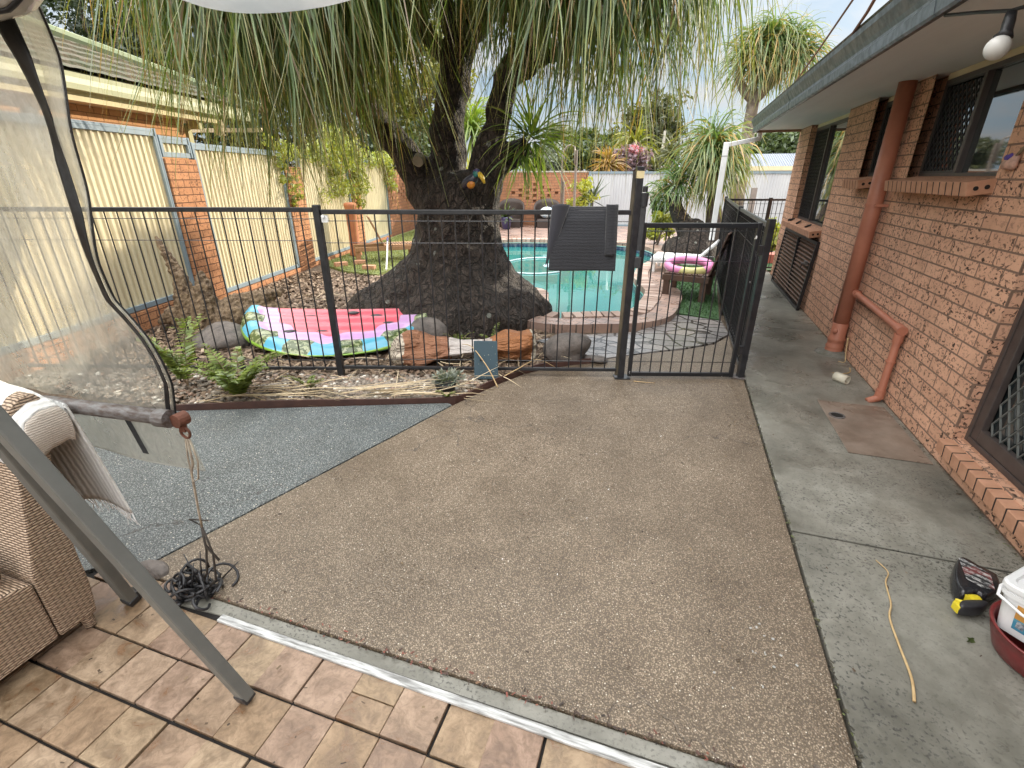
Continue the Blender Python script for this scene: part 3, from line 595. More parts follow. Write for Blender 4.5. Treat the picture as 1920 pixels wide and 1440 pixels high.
# sliding door
x = WX + .055; dr = MB(); y0, y1, z0, z1 = .7, 3.083, .19, 2.1
dr.box(x, x + .06, y1 - .03, y1, z0, z1); dr.box(x, x + .06, y0, y1 - .03, z0, z0 + .03)
d_ = dr.build('sliding_door', M['brownframe'], house, bevel=.003); d_['label'] = 'brown sliding door with diamond security mesh'
dr = MB(); dr.box(x + .006, x + .04, y1 - .095, y1 - .032, z0 + .032, z1 - .03); dr.box(x + .006, x + .04, y0, y1 - .096, z0 + .032, z0 + .105); dr.build('stile', M['brownframe'], d_, bevel=.004)
MB().box(x + .05, x + .054, y0, y1 - .04, z0 + .04, z1 - .03).build('pane', M['pane'], d_)
dm = MB(); diamond(dm, x + .02, y0 + .6, y1 - .097, z0 + .106, 1.5, .075, .112, .0048); dm.build('mesh_screen', M['alu'], d_)
MB().box(x - .004, x + .004, 2.30, 2.37, .30, .37).build('latch_plate', M['white'], d_, bevel=.003)
sl = MB(); n = 28; L = (y1 - y0) / n
for k in range(n): sl.obox((WX + .004, y0 + L * (k + .5), .142), (.064, 0, .008), (0, L / 2 - .005, 0), (-.003, 0, .038))
s2 = sl.build('door_sill', M['sill'], d_, bevel=.004)
MB().obox((WX + .0062, (y0 + y1) / 2, .1415), (.064, 0, .008), (0, (y1 - y0 - .01) / 2, 0), (-.003, 0, .0365)).build('sill_mortar', pm('door_sill_mortar', (.03, .02, .016), None, 30, .9), s2)
# pipes fixed to the wall
def circle_pts(c, r, a0, a1, n, ax): return [tuple(np.array(c) + r * (math.cos(a0 + (a1 - a0) * k / n) * np.array(ax[0]) + math.sin(a0 + (a1 - a0) * k / n) * np.array(ax[1]))) for k in range(n + 1)]
px_, py_ = 1.565, 5.11
so = MB().tube([(px_, py_, .24), (px_, py_, 2.243)], .062, 24).build('soil_pipe', M['pipe'], house, smooth=True); so['label'] = 'thick terracotta coloured pipe from ground to soffit'
mb = MB(); mb.lathe([(.064, .03), (.074, .03), (.076, .05), (.070, .06), (.076, .072), (.076, .085), (.069, .10), (.069, .13), (.075, .14), (.075, .16), (.066, .175), (.066, .30), (.0635, .305)], (px_, py_, 0), 24); mb.tube([(px_, py_ + .03, .26), (px_ + .01, py_ + .14, .36), (px_ + .03, py_ + .19, .40), (WX, py_ + .2, .42)], [.055, .055, .06, .062], 16)
mb.tube([(px_ - .04, py_ - .05, .235), (px_ - .052, py_ - .066, .235)], .02, 12)
mb.build('pipe_junction', M['pipe'], so, smooth=True)
mb = MB(); mb.lathe([(.064, 1.33), (.068, 1.33), (.068, 1.352), (.064, 1.352)], (px_, py_, 0), 20); mb.box(px_ - .012, WX, py_ - .088, py_ - .066, 1.33, 1.352); mb.build('pipe_clip', M['pipe'], so)
MB().blob((px_ + .0, py_, .0), (.15, .15, .045), 3, .12).build('pipe_collar', pm('mossy_mortar', (.10, .10, .075), (.20, .19, .17), 18, .9, .7, .01, 60), so, smooth=True)
wp = MB().tube([(WX, 5.09, .60), (1.60, 5.06, .60), (1.598, 4.98, .597), (1.597, 4.06, .562), (1.597, 4.0, .55), (1.597, 3.985, .49), (1.597, 3.985, .08), (1.59, 3.98, .03), (1.52, 3.955, .008)], [.02, .026, .026, .026, .028, .026, .026, .028, .024], 14).build('waste_pipe', M['pipe'], house, smooth=True)
for a_, b_, r_ in (((1.597, 4.05, .565), (1.597, 3.955, .56), .034), ((1.597, 3.985, .53), (1.597, 3.985, .47), .033), ((1.597, 3.985, .33), (1.597, 3.985, .318), .034), ((1.597, 3.985, .10), (1.597, 3.985, .03), .032), ((1.597, 5.0, .598), (1.597, 5.06, .60), .032)): MB().tube([a_, b_], r_, 14).build('pipe_socket', M['pipe'], wp)
# drain panel
dp = MB().box(1.165, 1.600, 3.06, 3.86, .0045, .0105).build('drain_panel', pm('brown_wet_concrete', (.15, .115, .09), (.24, .195, .16), 5, .25, .4, .003, 90, rough2=.5), None, bevel=.002); tag(dp, 'brown wet square drain panel let into the concrete path under the waste pipe', 'drain')
mb = MB(); mb.lathe([(.052, .010), (.05, .017), (.040, .017), (.038, .012)], (1.235, 3.60, 0), 24, False); mb.build('drain_rim', M['galv'], dp)
mb = MB(); mb.lathe([(.0, .0112), (.039, .0112)], (1.235, 3.60, 0), 20, False)
for k in range(-3, 4): mb.box(1.235 + k * .010 - .0025, 1.235 + k * .010 + .0025, 3.60 - .034, 3.60 + .034, .0112, .015)
mb.build('drain_grate', M['hole'], dp)

# ------------------------------------------------------------------ boundary fence on the left: local frame x = into the yard, y = along the fence
FY = 14.0; FP = Vector((-5.756, 4.583, 0))
def FL(off, s, z=0):
    c, sn = math.cos(R(FY)), math.sin(R(FY)); return Vector((FP.x + off * c - s * sn, FP.y + off * sn + s * c, z))
bf = thing('boundary_fence', FP, 'cream corrugated steel fence with orange brick piers along the left side', 'fence', rz=R(FY))
pl = MB(); pl.box(-.11, 0, -6, 8.2, -.06, .05); pl.box(-.108, -.002, -6, -.03, .05, .19); pl.build('plinth', M['brick_l'], bf, local=True)
for s0, s1, zt in ((0, .53, 1.76), (2.72, 3.29, 1.72), (5.52, 6.06, 1.72)):
    MB().box(-.12, .012, s0, s1, .05, zt).build('brick_pier', M['brick_l'], bf, local=True)
def panel(s0, s1, z0, z1):
    fr = MB()
    fr.box(-.075, -.02, s0, s1, z1 - .075, z1); fr.box(-.07, -.018, s0, s1, z1 - .03, z1 - .022); fr.box(-.075, -.02, s0, s1, z0, z0 + .055)
    fr.box(-.085, -.012, s0, s0 + .028, z0 + .056, z1 - .076); fr.box(-.085, -.012, s1 - .028, s1, z0 + .056, z1 - .076)
    fr.box(-.088, -.008, s0 - .02, s0 + .004, z0, z1 + .004); fr.box(-.088, -.008, s1 - .004, s1 + .02, z0, z1 + .004)
    f = fr.build('panel_frame', M['blueframe'], bf, local=True, bevel=.003)
    n = int((s1 - s0) / .012); mb = MB()
    def fn(u, v):
        s = s0 + .02 + (s1 - s0 - .04) * u; ph = s / .078; k = math.sin(2 * math.pi * ph)
        return (-.05 + .013 * max(-.8, min(.8, 1.5 * k)), s, z0 + .05 + (z1 - z0 - .12) * v)
    mb.grid(fn, n, 1).build('corrugated_sheet', M['cream'], f, local=True)
panel(-5.0, -2.47, .20, 2.06); panel(-2.43, -.03, .20, 2.06); panel(.56, 2.69, .06, 1.955); panel(3.32, 5.49, .06, 1.95); panel(6.10, 8.17, .05, 1.95)
panel(.03, .50, 1.775, 2.0)
bw = thing('brick_wall', FP, 'orange brick boundary wall with missing bricks beyond the cream panels', 'wall', rz=R(FY))
def hole_wall(mb, axis, a0, a1, z1, holes, d0, d1):
    # running rows of bricks left out: the wall is cut into course strips where holes stand
    zs = sorted({-.05, z1} | {h[1] for h in holes} | {h[1] + .086 for h in holes})
    for za, zb in zip(zs[:-1], zs[1:]):
        cuts = sorted(h for h in holes if h[1] <= za + 1e-6 and h[1] + .086 >= zb - 1e-6); u = a0
        for h in cuts + [(a1, 0)]:
            if h[0] > u + 1e-4: (mb.box(d0, d1, u, h[0], za, zb) if axis == 'y' else mb.box(u, h[0], d0, d1, za, zb))
            u = h[0] + .115
def holes(c, z0, u0):
    out = []
    for i, col in enumerate((1, 2, 3, 4, 3, 2, 1)):
        for k in range(col):
            out.append((u0 + (i - 3) * .24, z0 + (k * 2 - col + 1) * .086))
    return out
mb = MB(); hole_wall(mb, 'y', 8.2, 11.62, 1.76, holes(0, 1.118, 9.9), -.07, 0); mb.box(-.12, -.071, 8.2, 11.62, -.05, 1.76); mb.build('wall', M['brick_b'], bw, local=True)  # second box: backing added so the holes stay dark
# back boundary: local frame x along the wall
BA = Vector((-4.7, 16.6, 0))
bk = thing('back_wall', BA, 'red brick back wall with a honeycomb patch behind the wicker chairs', 'wall', rz=R(FY))
mb = MB(); hole_wall(mb, 'x', -3.4, 1.77, 1.70, holes(0, 1.032, -.02), 0, .075); mb.box(-3.4, 1.77, .076, .115, -.05, 1.70); mb.build('wall', M['brick_b'], bk, local=True)  # thin rear box added to stop light coming through the holes
MB().box(-3.4, 1.77, -.02, .135, 1.702, 1.745).build('capping', pm('pale_capping', (.50, .45, .40), None, 5, .7), bk, local=True)
gf = thing('grey_fence', BA + Vector((1.8 * math.cos(R(FY)), 1.8 * math.sin(R(FY)), 0)), 'pale grey corrugated steel fence closing the far side of the yard', 'fence', rz=R(FY))
for k in range(5):
    x0 = .04 + k * 2.4; x1 = x0 + 2.34; mb = MB()
    for a in ((x0, x1, 1.66, 1.73), (x0, x1, .03, .09)): mb.box(a[0], a[1], -.01, .04, a[2], a[3])
    mb.box(x0 - .05, x0 + .012, -.02, .05, 0, 1.735)
    mb.build('fence_frame', M['blueframe'], gf, local=True)
    n = 160; mb = MB(); mb.grid(lambda u, v: (x0 + .01 + (x1 - x0) * u, .014 + .011 * max(-.8, min(.8, 1.5 * math.sin(2 * math.pi * (x0 + (x1 - x0) * u) / .09))), .06 + 1.62 * v), n, 1); mb.build('corrugated_sheet', M['greysheet'], gf, local=True)

# ------------------------------------------------------------------ neighbour's house over the left fence
nh = thing('neighbour_house', FL(-4, -1), 'tan brick neighbour house with mossy tiles and cream gutter over the fence', 'house', rz=R(FY))
def NL(x, y, z): return (x + 4, y + 1, z)     # fence-frame (off, s, z) -> this thing's own frame
def nbox(x0, x1, y0, y1, z0, z1): a, b_ = NL(x0, y0, z0), NL(x1, y1, z1); return MB().box(a[0], b_[0], a[1], b_[1], a[2], b_[2])
nbox(-6, -1.48, -9, 2.55, 0, 2.40).build('wall', M['brick_n'], nh, local=True)
nbox(-6, -1.20, -9, 3.0, 2.402, 2.42).build('soffit', pm('cream_soffit', (.62, .50, .36), None, 4, .7), nh, local=True)
nbox(-1.21, -1.18, -9, 3.0, 2.395, 2.50).build('fascia', pm('yellow_fascia', (.52, .45, .23), None, 4, .5), nh, local=True)
mb = MB(); mb.extrude([(x + 4, z) for x, z in ((-1.178, 2.50), (-1.06, 2.50), (-1.045, 2.56), (-1.045, 2.62), (-1.035, 2.67), (-1.178, 2.67))], 'y', -8, 4.85); mb.build('gutter', pm('pale_green_gutter', (.46, .47, .31), (.41, .42, .28), 4, .4), nh, local=True)
nbox(-6.0, -1.05, 4.1, 4.16, 2.35, 2.42).build('verandah_beam', M['creampaint'], nh, local=True)
for y in (2.6,): nbox(-1.56, -1.46, y, y + .1, 0, 2.34).build('post', pm('olive_post', (.42, .40, .20), None, 4, .5), nh, local=True)
nbox(-1.455, -1.24, 2.6, 2.68, 2.28, 2.395).build('bracket', pm('olive_post2', (.42, .40, .20), None, 4, .5), nh, local=True)
nbox(-1.27, -1.15, 3.02, 3.1, 2.22, 2.50).build('beam_end', M['creampaint'], nh, local=True)
rf = MB(); rows_ = 9; prv = None      # rows of tiles stepping up to the hip, each with its lip
V = []; F = []; nc = 150
for k in range(rows_):
    for a, dz in ((k / rows_, .035), ((k + 1) / rows_, .0)):
        ye = 4.85 - 4.2 * a; V += [NL(-1.10 - 2.6 * a, -8 + (ye + 8) * i / nc, 2.69 + 1.15 * a + dz + (.012 * abs(math.sin(math.pi * (-8 + (ye + 8) * i / nc) / .30)))) for i in range(nc + 1)]
for r_ in range(2 * rows_ - 1): F += [(r_ * (nc + 1) + i, r_ * (nc + 1) + i + 1, (r_ + 1) * (nc + 1) + i + 1, (r_ + 1) * (nc + 1) + i) for i in range(nc)]
rf.add(V, F)
rf.add([NL(*p) for p in ((-1.10, -8, 2.675), (-1.10, 4.85, 2.675), (-3.72, .6, 3.83), (-3.72, -8, 3.83))], [(0, 1, 2, 3)])
rf.build('roof', M['rooft'], nh, local=True)
mb = MB(); mb.tube([NL(-1.12, 4.85, 2.75), NL(-3.7, .65, 3.9)], .085, 8); mb.build('hip_ridge', pm('green_ridge', (.17, .22, .13), (.24, .26, .16), 6, .8), nh, local=True)
o = MB().obox(FL(-1.44, .0, 2.25), (.03, 0, 0), (0, .05, 0), (0, 0, .035)).build('wall_lamp', M['blackmatte'], nh); o.parent = nh; o.location = (0, 0, 0)
o.matrix_parent_inverse = (Matrix.Translation(nh.location) @ Matrix.Rotation(R(FY), 4, 'Z')).inverted()

# ------------------------------------------------------------------ pool fence
FD = Vector((math.cos(R(16.607)), math.sin(R(16.607)), 0)); F0 = Vector((-2.59, 3.18, 0)); FN = Vector((-FD.y, FD.x, 0))
def FS(s, z=0, off=0): return F0 + FD * s + FN * off + Vector((0, 0, z))
def fence_section(name, label, a, b_, ztop, zbot, post=None, spacing=.1, P=FS, group='pool fence sections', cloth=None, wires=(.065, .225)):
    t = thing(name, P((a + b_) / 2), label, 'fence', group); D = (P(b_) - P(a)).normalized()
    MB().bar(P(a, ztop), P(b_, ztop), .028, .034).build('top_rail', M['black'], t, bevel=.004)
    MB().bar(P(a, zbot), P(b_, zbot), .022, .028).build('bottom_rail', M['black'], t, bevel=.004)
    mb = MB(); n = int(round(abs(b_ - a) / spacing))
    for k in range(1, n):
        s = a + (b_ - a) * k / n; mb.tube([P(s, zbot), P(s, ztop)], .0056, 6)
    mb.build('bars', M['black'], t)
    for z in [ztop - wv for wv in wires] + [zbot + .075]: MB().tube([P(a, z), P(b_, z)], .003, 5).build('cross_wire', M['black'], t)
    if post is not None:
        MB().bar(P(post, -.02), P(post, ztop + .035), .05, .05, (D.x, D.y, 0)).build('post', M['black'], t, bevel=.004)
    if cloth: MB().bar(P(a + .02, (ztop + zbot) / 2, -.018), P(b_ - .02, (ztop + zbot) / 2, -.018), .004, ztop - zbot - .03).build('shade_cloth', M['shade'], t)
    return t
t = fence_section('pool_fence', 'black rod pool fence section at the left, running behind the hanging clear blind', -2.75, -.03, 1.335, .055, 0)
mb = MB(); mb.bar(FS(.03, 1.27), FS(.075, 1.27), .03, .05); mb.tube([FS(.05, 1.29, -.02), FS(.05, 1.29, -.035)], .012, 8); mb.build('bracket', M['white'], t)
fence_section('pool_fence', 'black rod pool fence section in front of the thick trunk', .03, 2.345, 1.32, .07, None)
# latch post and gate
lp = thing('latch_post', FS(2.385), 'tall black post with latch at the left edge of the pool gate', 'gate post')
MB().bar(FS(2.385, 0), FS(2.385, 1.63), .05, .05, (FD.x, FD.y, 0)).build('post', M['black'], lp, bevel=.004)
MB().bar(FS(2.385, 1.552), FS(2.385, 1.60), .053, .053, (FD.x, FD.y, 0)).build('pale_band', pm('pale_tape', (.62, .52, .30), None, 6, .5), lp)
MB().bar(FS(2.357, .02), FS(2.357, 1.60), .004, .046, (FD.x, FD.y, 0)).build('side_strip', pm('tan_strip', (.15, .12, .075), (.02, .02, .02), 5, .5, st=(1, 1, .4)), lp)
mb = MB(); mb.tube([FS(2.43, 1.46, -.02), FS(2.43, 1.50, -.02)], .018, 12); mb.tube([FS(2.43, 1.36, -.02), FS(2.43, 1.455, -.02)], [.026, .03], 12); mb.bar(FS(2.43, 1.05, -.02), FS(2.43, 1.36, -.02), .035, .04); mb.bar(FS(2.43, .92, -.02), FS(2.43, 1.0, -.02), .05, .05)
mb.build('latch', M['blackmatte'], lp, bevel=.003)
mb = MB(); mb.bar(FS(2.33, .004), FS(2.46, .004), .10, .010); mb.build('base_plate', M['black'], lp)
G0, G1 = Vector((-.235, 3.872, 0)), Vector((.575, 4.118, 0)); GD = (G1 - G0).normalized(); GL = (G1 - G0).length
def GP(s, z=0, off=0): return G0 + GD * s + Vector((-GD.y, GD.x, 0)) * off + Vector((0, 0, z))
gt_ = thing('pool_gate', (G0 + G1) / 2, 'black rod pool gate with chipped frame between the two gate posts', 'gate')
mb = MB()
for s in (0, GL): mb.bar(GP(s, .02), GP(s, 1.25), .032, .032, (GD.x, GD.y, 0))
mb.bar(GP(.017, 1.23), GP(GL - .017, 1.23), .03, .036); mb.bar(GP(.017, .04), GP(GL - .017, .04), .03, .034); mb.build('gate_frame', pm('chipped_black_paint', (.014, .015, .018), (.62, .62, .62), 38, .3, st=(.6, .6, .35), lo=.665, hi=.685), gt_, bevel=.004)
mb = MB()
for k in range(1, 10): mb.tube([GP(GL * k / 10, .04), GP(GL * k / 10, 1.23)], .0056, 6)
mb.build('bars', M['black'], gt_)
for z in (1.19, .97, .15): MB().tube([GP(0, z, -.006), GP(GL, z, -.006)], .003, 5).build('cross_wire', M['black'], gt_)
hp = thing('hinge_post', (.64, 4.165, 0), 'black square post carrying the gate hinges beside the concrete path', 'gate post')
mb = MB(); mb.bar((.655, 4.17, 0), (.655, 4.17, 1.275), .05, .05, (GD.x, GD.y, 0)); mb.build('post', M['black'], hp, bevel=.004)
for z in (.25, 1.05): MB().bar((.60, 4.145, z), (.63, 4.155, z), .03, .07).build('hinge', M['blackmatte'], hp)
MB().box(.585, .69, 4.12, 4.22, .004, .012).build('base_plate', M['galv'], hp)
SF = [Vector((.66, 4.21, 0)), Vector((.665, 6.42, 0)), Vector((.74, 9.62, 0)), Vector((2.15, 10.0, 0))]
def seg_(a, b_): return lambda s, z=0, off=0: a + (b_ - a) * s / (b_ - a).length + Vector((-(b_ - a).y, (b_ - a).x, 0)).normalized() * off + Vector((0, 0, z))
fence_section('pool_fence', 'rod fence section returning from the gate along the path, near half of the side', .02, 2.19, 1.22, .05, 2.2, P=seg_(SF[0], SF[1]), cloth=True)
fence_section('pool_fence', 'far half of the side fence along the path covered in black shade cloth', .02, 3.18, 1.22, .05, 3.19, P=seg_(SF[1], SF[2]), cloth=True)
fence_section('pool_fence', 'short far fence section turning right past the end of the brick house', .02, 1.45, 1.20, .05, .75, P=seg_(SF[2], SF[3]), spacing=.07)

# towel over the pool fence
def towelmat(name, c, sc, ax=2, str_=.6):
    m, nt, b, L = newmat(name); co = objco(nt); wv = N(nt, 'ShaderNodeTexWave', wave_type='BANDS', bands_direction='XYZ'[ax]); wv.inputs['Scale'].default_value = sc; wv.inputs['Distortion'].default_value = 2.5; wv.inputs['Detail'].default_value = 3; wv.inputs['Detail Scale'].default_value = 3; L(co, wv.inputs[0])
    L(ramp(nt, wv.outputs[0], [(0, tuple(x * .74 for x in c)), (1, c)]), b.inputs['Base Color']); b.inputs['Roughness'].default_value = .95; b.inputs['Sheen Weight'].default_value = .3; b.inputs['Specular IOR Level'].default_value = .1
    bump(nt, mathn(nt, 'ADD', wv.outputs[0], mathn(nt, 'MULTIPLY', noise(nt, 150, 3, .6, co), .5)), str_, .006, b); return m
def towel_fn(u, v):
    # u along the rail (0..1), v from the back hem over the rail to the front hem
    s = 1.775 + .47 * u; Lb, Lf = .33, .45; t = -Lb + (Lb + Lf) * v
    if t < 0: off = .026 + .02 * min(1, -t * 6) + .012 * math.sin(9 * u + 1); z = 1.352 + t * (1 + .25 * (1 - u))
    else: off = -.026 - .03 * min(1, t * 4) - .012 * math.sin(7 * u) * min(1, t * 3); z = 1.352 - t
    k = min(1, abs(t) * 12); off *= k
    z += .012 * (1 - k)
    if t > 0: s += (u - .5) * -.02 * t + (-.075 * t if u < .5 else .03 * t) * abs(u - .5) * 2
    return tuple(FS(s, z, off))
tw = MB().grid(towel_fn, 40, 60).build('towel', towelmat('charcoal_towel', (.040, .041, .047), 30), None, smooth=True, solid=.008); tag(tw, 'charcoal grey ribbed towel hung over the top rail of the pool fence', 'towel')
def fold_fn(u, v):
    w_ = .13 * (1 - v) ** .8; s = 1.76 + (w_) * u - .035 * v; z = 1.372 - .43 * v + .01 * math.sin(u * 3); off = -.055 - .03 * math.sin(math.pi * u) * (1 - v) ; return tuple(FS(s, z, off))
MB().grid(fold_fn, 10, 30).build('folded_edge', towelmat('charcoal_towel_back', (.045, .045, .055), 90, 0, .3), tw, smooth=True, solid=.006)
def fold2(u, v): return tuple(FS(2.155 + .085 * u + .012 * v, 1.378 - .36 * v, -.05 - .028 * math.sin(math.pi * u)))
MB().grid(fold2, 10, 24).build('folded_edge', towelmat('charcoal_towel_fold', (.040, .041, .047), 30), tw, smooth=True, solid=.006)

# ------------------------------------------------------------------ layout helper: a sight line of the photograph met with a depth Y gives a place in the yard
_cy, _sy, _cp, _sp = math.cos(R(18.22)), math.sin(R(18.22)), math.cos(R(23.3)), math.sin(R(23.3))
_fw = Vector((-_sy * _cp, _cy * _cp, -_sp)); _rt = Vector((_cy, _sy, 0)); _up = _rt.cross(_fw)
def at(px, py, Y):
    d = _fw + _rt * (px - 960) / 901 - _up * (py - 720) / 901; return CAM + d * (Y / d.y)

# ------------------------------------------------------------------ the big ponytail palm
def barkmat(name, c1, c2, crack, sc=7.0, lichen=.5):
    m, nt, b, L = newmat(name); co = objco(nt)
    wob = N(nt, 'ShaderNodeVectorMath', operation='MULTIPLY_ADD'); nz = N(nt, 'ShaderNodeTexNoise'); nz.inputs['Scale'].default_value = 7; nz.inputs['Detail'].default_value = 4; L(co, nz.inputs['Vector'])
    L(nz.outputs['Color'], wob.inputs[0]); wob.inputs[1].default_value = (.22, .22, .30); L(co, wob.inputs[2])
    mp = N(nt, 'ShaderNodeMapping'); mp.inputs['Scale'].default_value = (1, 1, .34); L(wob.outputs[0], mp.inputs[0])
    e = voro(nt, sc * 2, mp.outputs[0], 'DISTANCE_TO_EDGE'); e2 = voro(nt, sc * 5, mp.outputs[0], 'DISTANCE_TO_EDGE')
    ck = ramp(nt, e.outputs[0], [(.0, 1), (.12, 0)]); ck2 = ramp(nt, e2.outputs[0], [(.0, 1), (.16, 0)])
    base = ramp(nt, noise(nt, 11, 6, .65, co), [(.35, c1), (.65, c2)])
    col = mix(nt, mathn(nt, 'MULTIPLY', ck2, .35), base, crack); col = mix(nt, mathn(nt, 'MULTIPLY', ck, .8), col, crack)
    lv = voro(nt, 5.5, co); sepc = N(nt, 'ShaderNodeSeparateColor'); L(lv.outputs['Color'], sepc.inputs[0])
    lf = mathn(nt, 'MULTIPLY', ramp(nt, mathn(nt, 'ADD', lv.outputs['Distance'], mathn(nt, 'MULTIPLY', noise(nt, 40, 3, .6, co), .14)), [(.19, 1), (.23, 0)]), mathn(nt, 'LESS_THAN', sepc.outputs[0], lichen))
    L(mix(nt, lf, col, (.24, .25, .22)), b.inputs['Base Color']); b.inputs['Roughness'].default_value = .75
    h = mathn(nt, 'SUBTRACT', mathn(nt, 'MULTIPLY', noise(nt, 30, 5, .65, co), .5), mathn(nt, 'ADD', ck, mathn(nt, 'MULTIPLY', ck2, .4))); bump(nt, h, 1.0, .03, b); return m
M['caudex'] = barkmat('corky_bark', (.040, .030, .024), (.082, .062, .050), (.011, .009, .008), 6.0, .30)
M['limbbark'] = barkmat('limb_bark', (.10, .075, .055), (.18, .14, .105), (.03, .022, .017), 8, .22)
BT = (-2.5, 5.35)
pt = thing('ponytail_palm', (BT[0], BT[1], 0), 'huge ponytail palm with swollen cracked base and hanging strap leaves', 'tree')
mb = MB(); nth = 72
prof = [(1.18, -.14), (1.24, -.02), (1.245, .08), (1.19, .20), (1.02, .35), (.78, .52), (.59, .70), (.50, .92), (.475, 1.15), (.465, 1.35), (.42, 1.50), (.28, 1.58), (.10, 1.62)]
V = []; F = []
for i, (r_, z) in enumerate(prof):
    for k in range(nth):
        a = 2 * math.pi * k / nth; lob = 1 + (.055 * math.sin(5 * a + 1.2) + .04 * math.sin(9 * a + z * 3) + .03 * math.sin(14 * a - z * 2)) * min(1, r_)
        sx = (.86 if z < .6 else .95) if math.cos(a) > 0 else 1.0; V.append((BT[0] + r_ * lob * math.cos(a) * sx + .12 * z * (z < 1.5) * .8 + (.144 if z >= 1.5 else 0), BT[1] + r_ * .90 * lob * math.sin(a), z))
for i in range(len(prof) - 1):
    for k in range(nth): F.append((i * nth + k, i * nth + (k + 1) % nth, (i + 1) * nth + (k + 1) % nth, (i + 1) * nth + k))
F.append(tuple(range(nth))[::-1]); F.append(tuple((len(prof) - 1) * nth + k for k in range(nth))); mb.add(V, F)
def limb(pts, rs, sub=5):
    p = catmull(pts, sub, False); rr = np.interp(np.linspace(0, 1, len(p)), np.linspace(0, 1, len(rs)), rs)
    rr = [r_ * (1 + .05 * math.sin(i * 1.7)) for i, r_ in enumerate(rr)]; mb.tube([tuple(q) for q in p], rr, 14)
limb([(-2.62, 5.32, 1.05), (-2.80, 5.3, 1.45), (-3.02, 5.28, 1.82), (-3.36, 5.25, 2.17), (-3.60, 5.2, 2.72), (-3.75, 5.15, 3.25)], [.26, .21, .175, .15, .135, .12, .10])
limb([(-2.45, 5.35, 1.1), (-2.52, 5.36, 1.55), (-2.47, 5.36, 2.2), (-2.33, 5.36, 2.75), (-2.16, 5.36, 3.15), (-1.95, 5.4, 3.7)], [.30, .215, .185, .17, .155, .14, .12])
limb([(-2.2, 5.35, 1.05), (-2.07, 5.32, 1.5), (-2.02, 5.30, 1.8), (-1.90, 5.28, 2.1), (-1.73, 5.26, 2.52), (-1.42, 5.25, 2.85), (-1.2, 5.2, 3.4)], [.26, .175, .145, .13, .12, .10, .09])
limb([(-1.80, 5.28, 2.40), (-1.55, 5.24, 2.56), (-1.11, 5.2, 2.67), (-.75, 5.1, 2.95), (-.6, 5.0, 3.3)], [.10, .085, .07, .06, .06])
limb([(-2.05, 5.32, 1.55), (-1.86, 5.30, 1.73), (-1.68, 5.28, 1.82), (-1.56, 5.28, 1.87)], [.16, .125, .105, .10])
limb([(-2.40, 5.3, 2.6), (-2.7, 5.2, 2.95), (-3.0, 5.0, 3.3)], [.10, .08, .07]); limb([(-2.2, 5.4, 2.9), (-1.9, 5.7, 3.3), (-1.7, 5.9, 3.6)], [.11, .08, .07])
limb([(-3.6, 5.2, 2.7), (-4.1, 4.8, 3.05), (-4.2, 4.3, 3.35)], [.10, .08, .07]); limb([(-2.3, 5.3, 2.85), (-2.3, 4.7, 3.2), (-2.35, 4.2, 3.4)], [.11, .08, .07])
tk = mb.build('trunk', M['caudex'], pt, smooth=True)
rm = tk.modifiers.new('remesh', 'REMESH'); rm.mode = 'VOXEL'; rm.voxel_size = .032; rm.use_smooth_shade = True
sm = tk.modifiers.new('smooth', 'SMOOTH'); sm.iterations = 4; sm.factor = .5
tx = bpy.data.textures.new('bark_lumps', 'VORONOI'); tx.noise_scale = .16; tx.noise_intensity = 1.0
dm_ = tk.modifiers.new('lumps', 'DISPLACE'); dm_.texture = tx; dm_.strength = .05; dm_.mid_level = .4; dm_.texture_coords = 'LOCAL'
tx2 = bpy.data.textures.new('bark_swell', 'CLOUDS'); tx2.noise_scale = .35; d2 = tk.modifiers.new('swell', 'DISPLACE'); d2.texture = tx2; d2.strength = .10; d2.mid_level = .5
lv = Leaves(); rs_ = np.random.RandomState(21)
heads = [(-3.75, 5.15, 3.35), (-1.95, 5.4, 3.85), (-1.2, 5.2, 3.55), (-.6, 5.0, 3.4), (-3.0, 5.0, 3.4), (-1.7, 5.9, 3.75), (-4.2, 4.2, 3.45), (-2.35, 4.2, 3.5)]
lmb = MB(); twig = tk
for k in range(46):
    a = rs_.rand() * 2 * math.pi; r_ = 2.3 * rs_.rand() ** .5; x, y = -2.55 + r_ * 1.02 * math.cos(a), 4.75 + r_ * .5 * math.sin(a); z = 3.95 - .09 * r_ * r_ + rs_.uniform(-.2, .35)
    if x < -3.4: y = 3.95 + .28 * (y - 4.0)
    x = max(x, -4.3 - .2 * rs_.rand())
    if x > -.62: x = -.62 - rs_.rand() * .3
    heads.append((x, y, z))
    b0 = np.array(min(((-3.7, 5.15, 3.1), (-2.16, 5.36, 3.1), (-1.3, 5.2, 3.2), (-3.0, 5.1, 3.2)), key=lambda q: (q[0] - x) ** 2 + (q[1] - y) ** 2)); e_ = np.array((x, y, z)); md = (b0 + e_) / 2 + np.array((0, 0, .12))
    lmb.tube([tuple(p) for p in catmull([b0, md, e_], 4, False)], [.06, .058, .055, .05, .048, .045, .043, .04, .036], 8)
lmb.build('branches', M['limbbark'], pt, smooth=True)
BX = [200, 330, 450, 560, 615, 690, 800, 900, 1000, 1100, 1200, 1290, 1400]; BYp = [60, 140, 285, 315, 175, 80, 70, 85, 140, 225, 255, 240, 120]
def pix(p):
    v_ = Vector(p) - CAM; return 960 + 901 * v_.dot(_rt) / v_.dot(_fw)
heads = [h for h in heads if pix(h) > 415 and not (560 < pix(h) < 900 and h[1] < 4.95)]
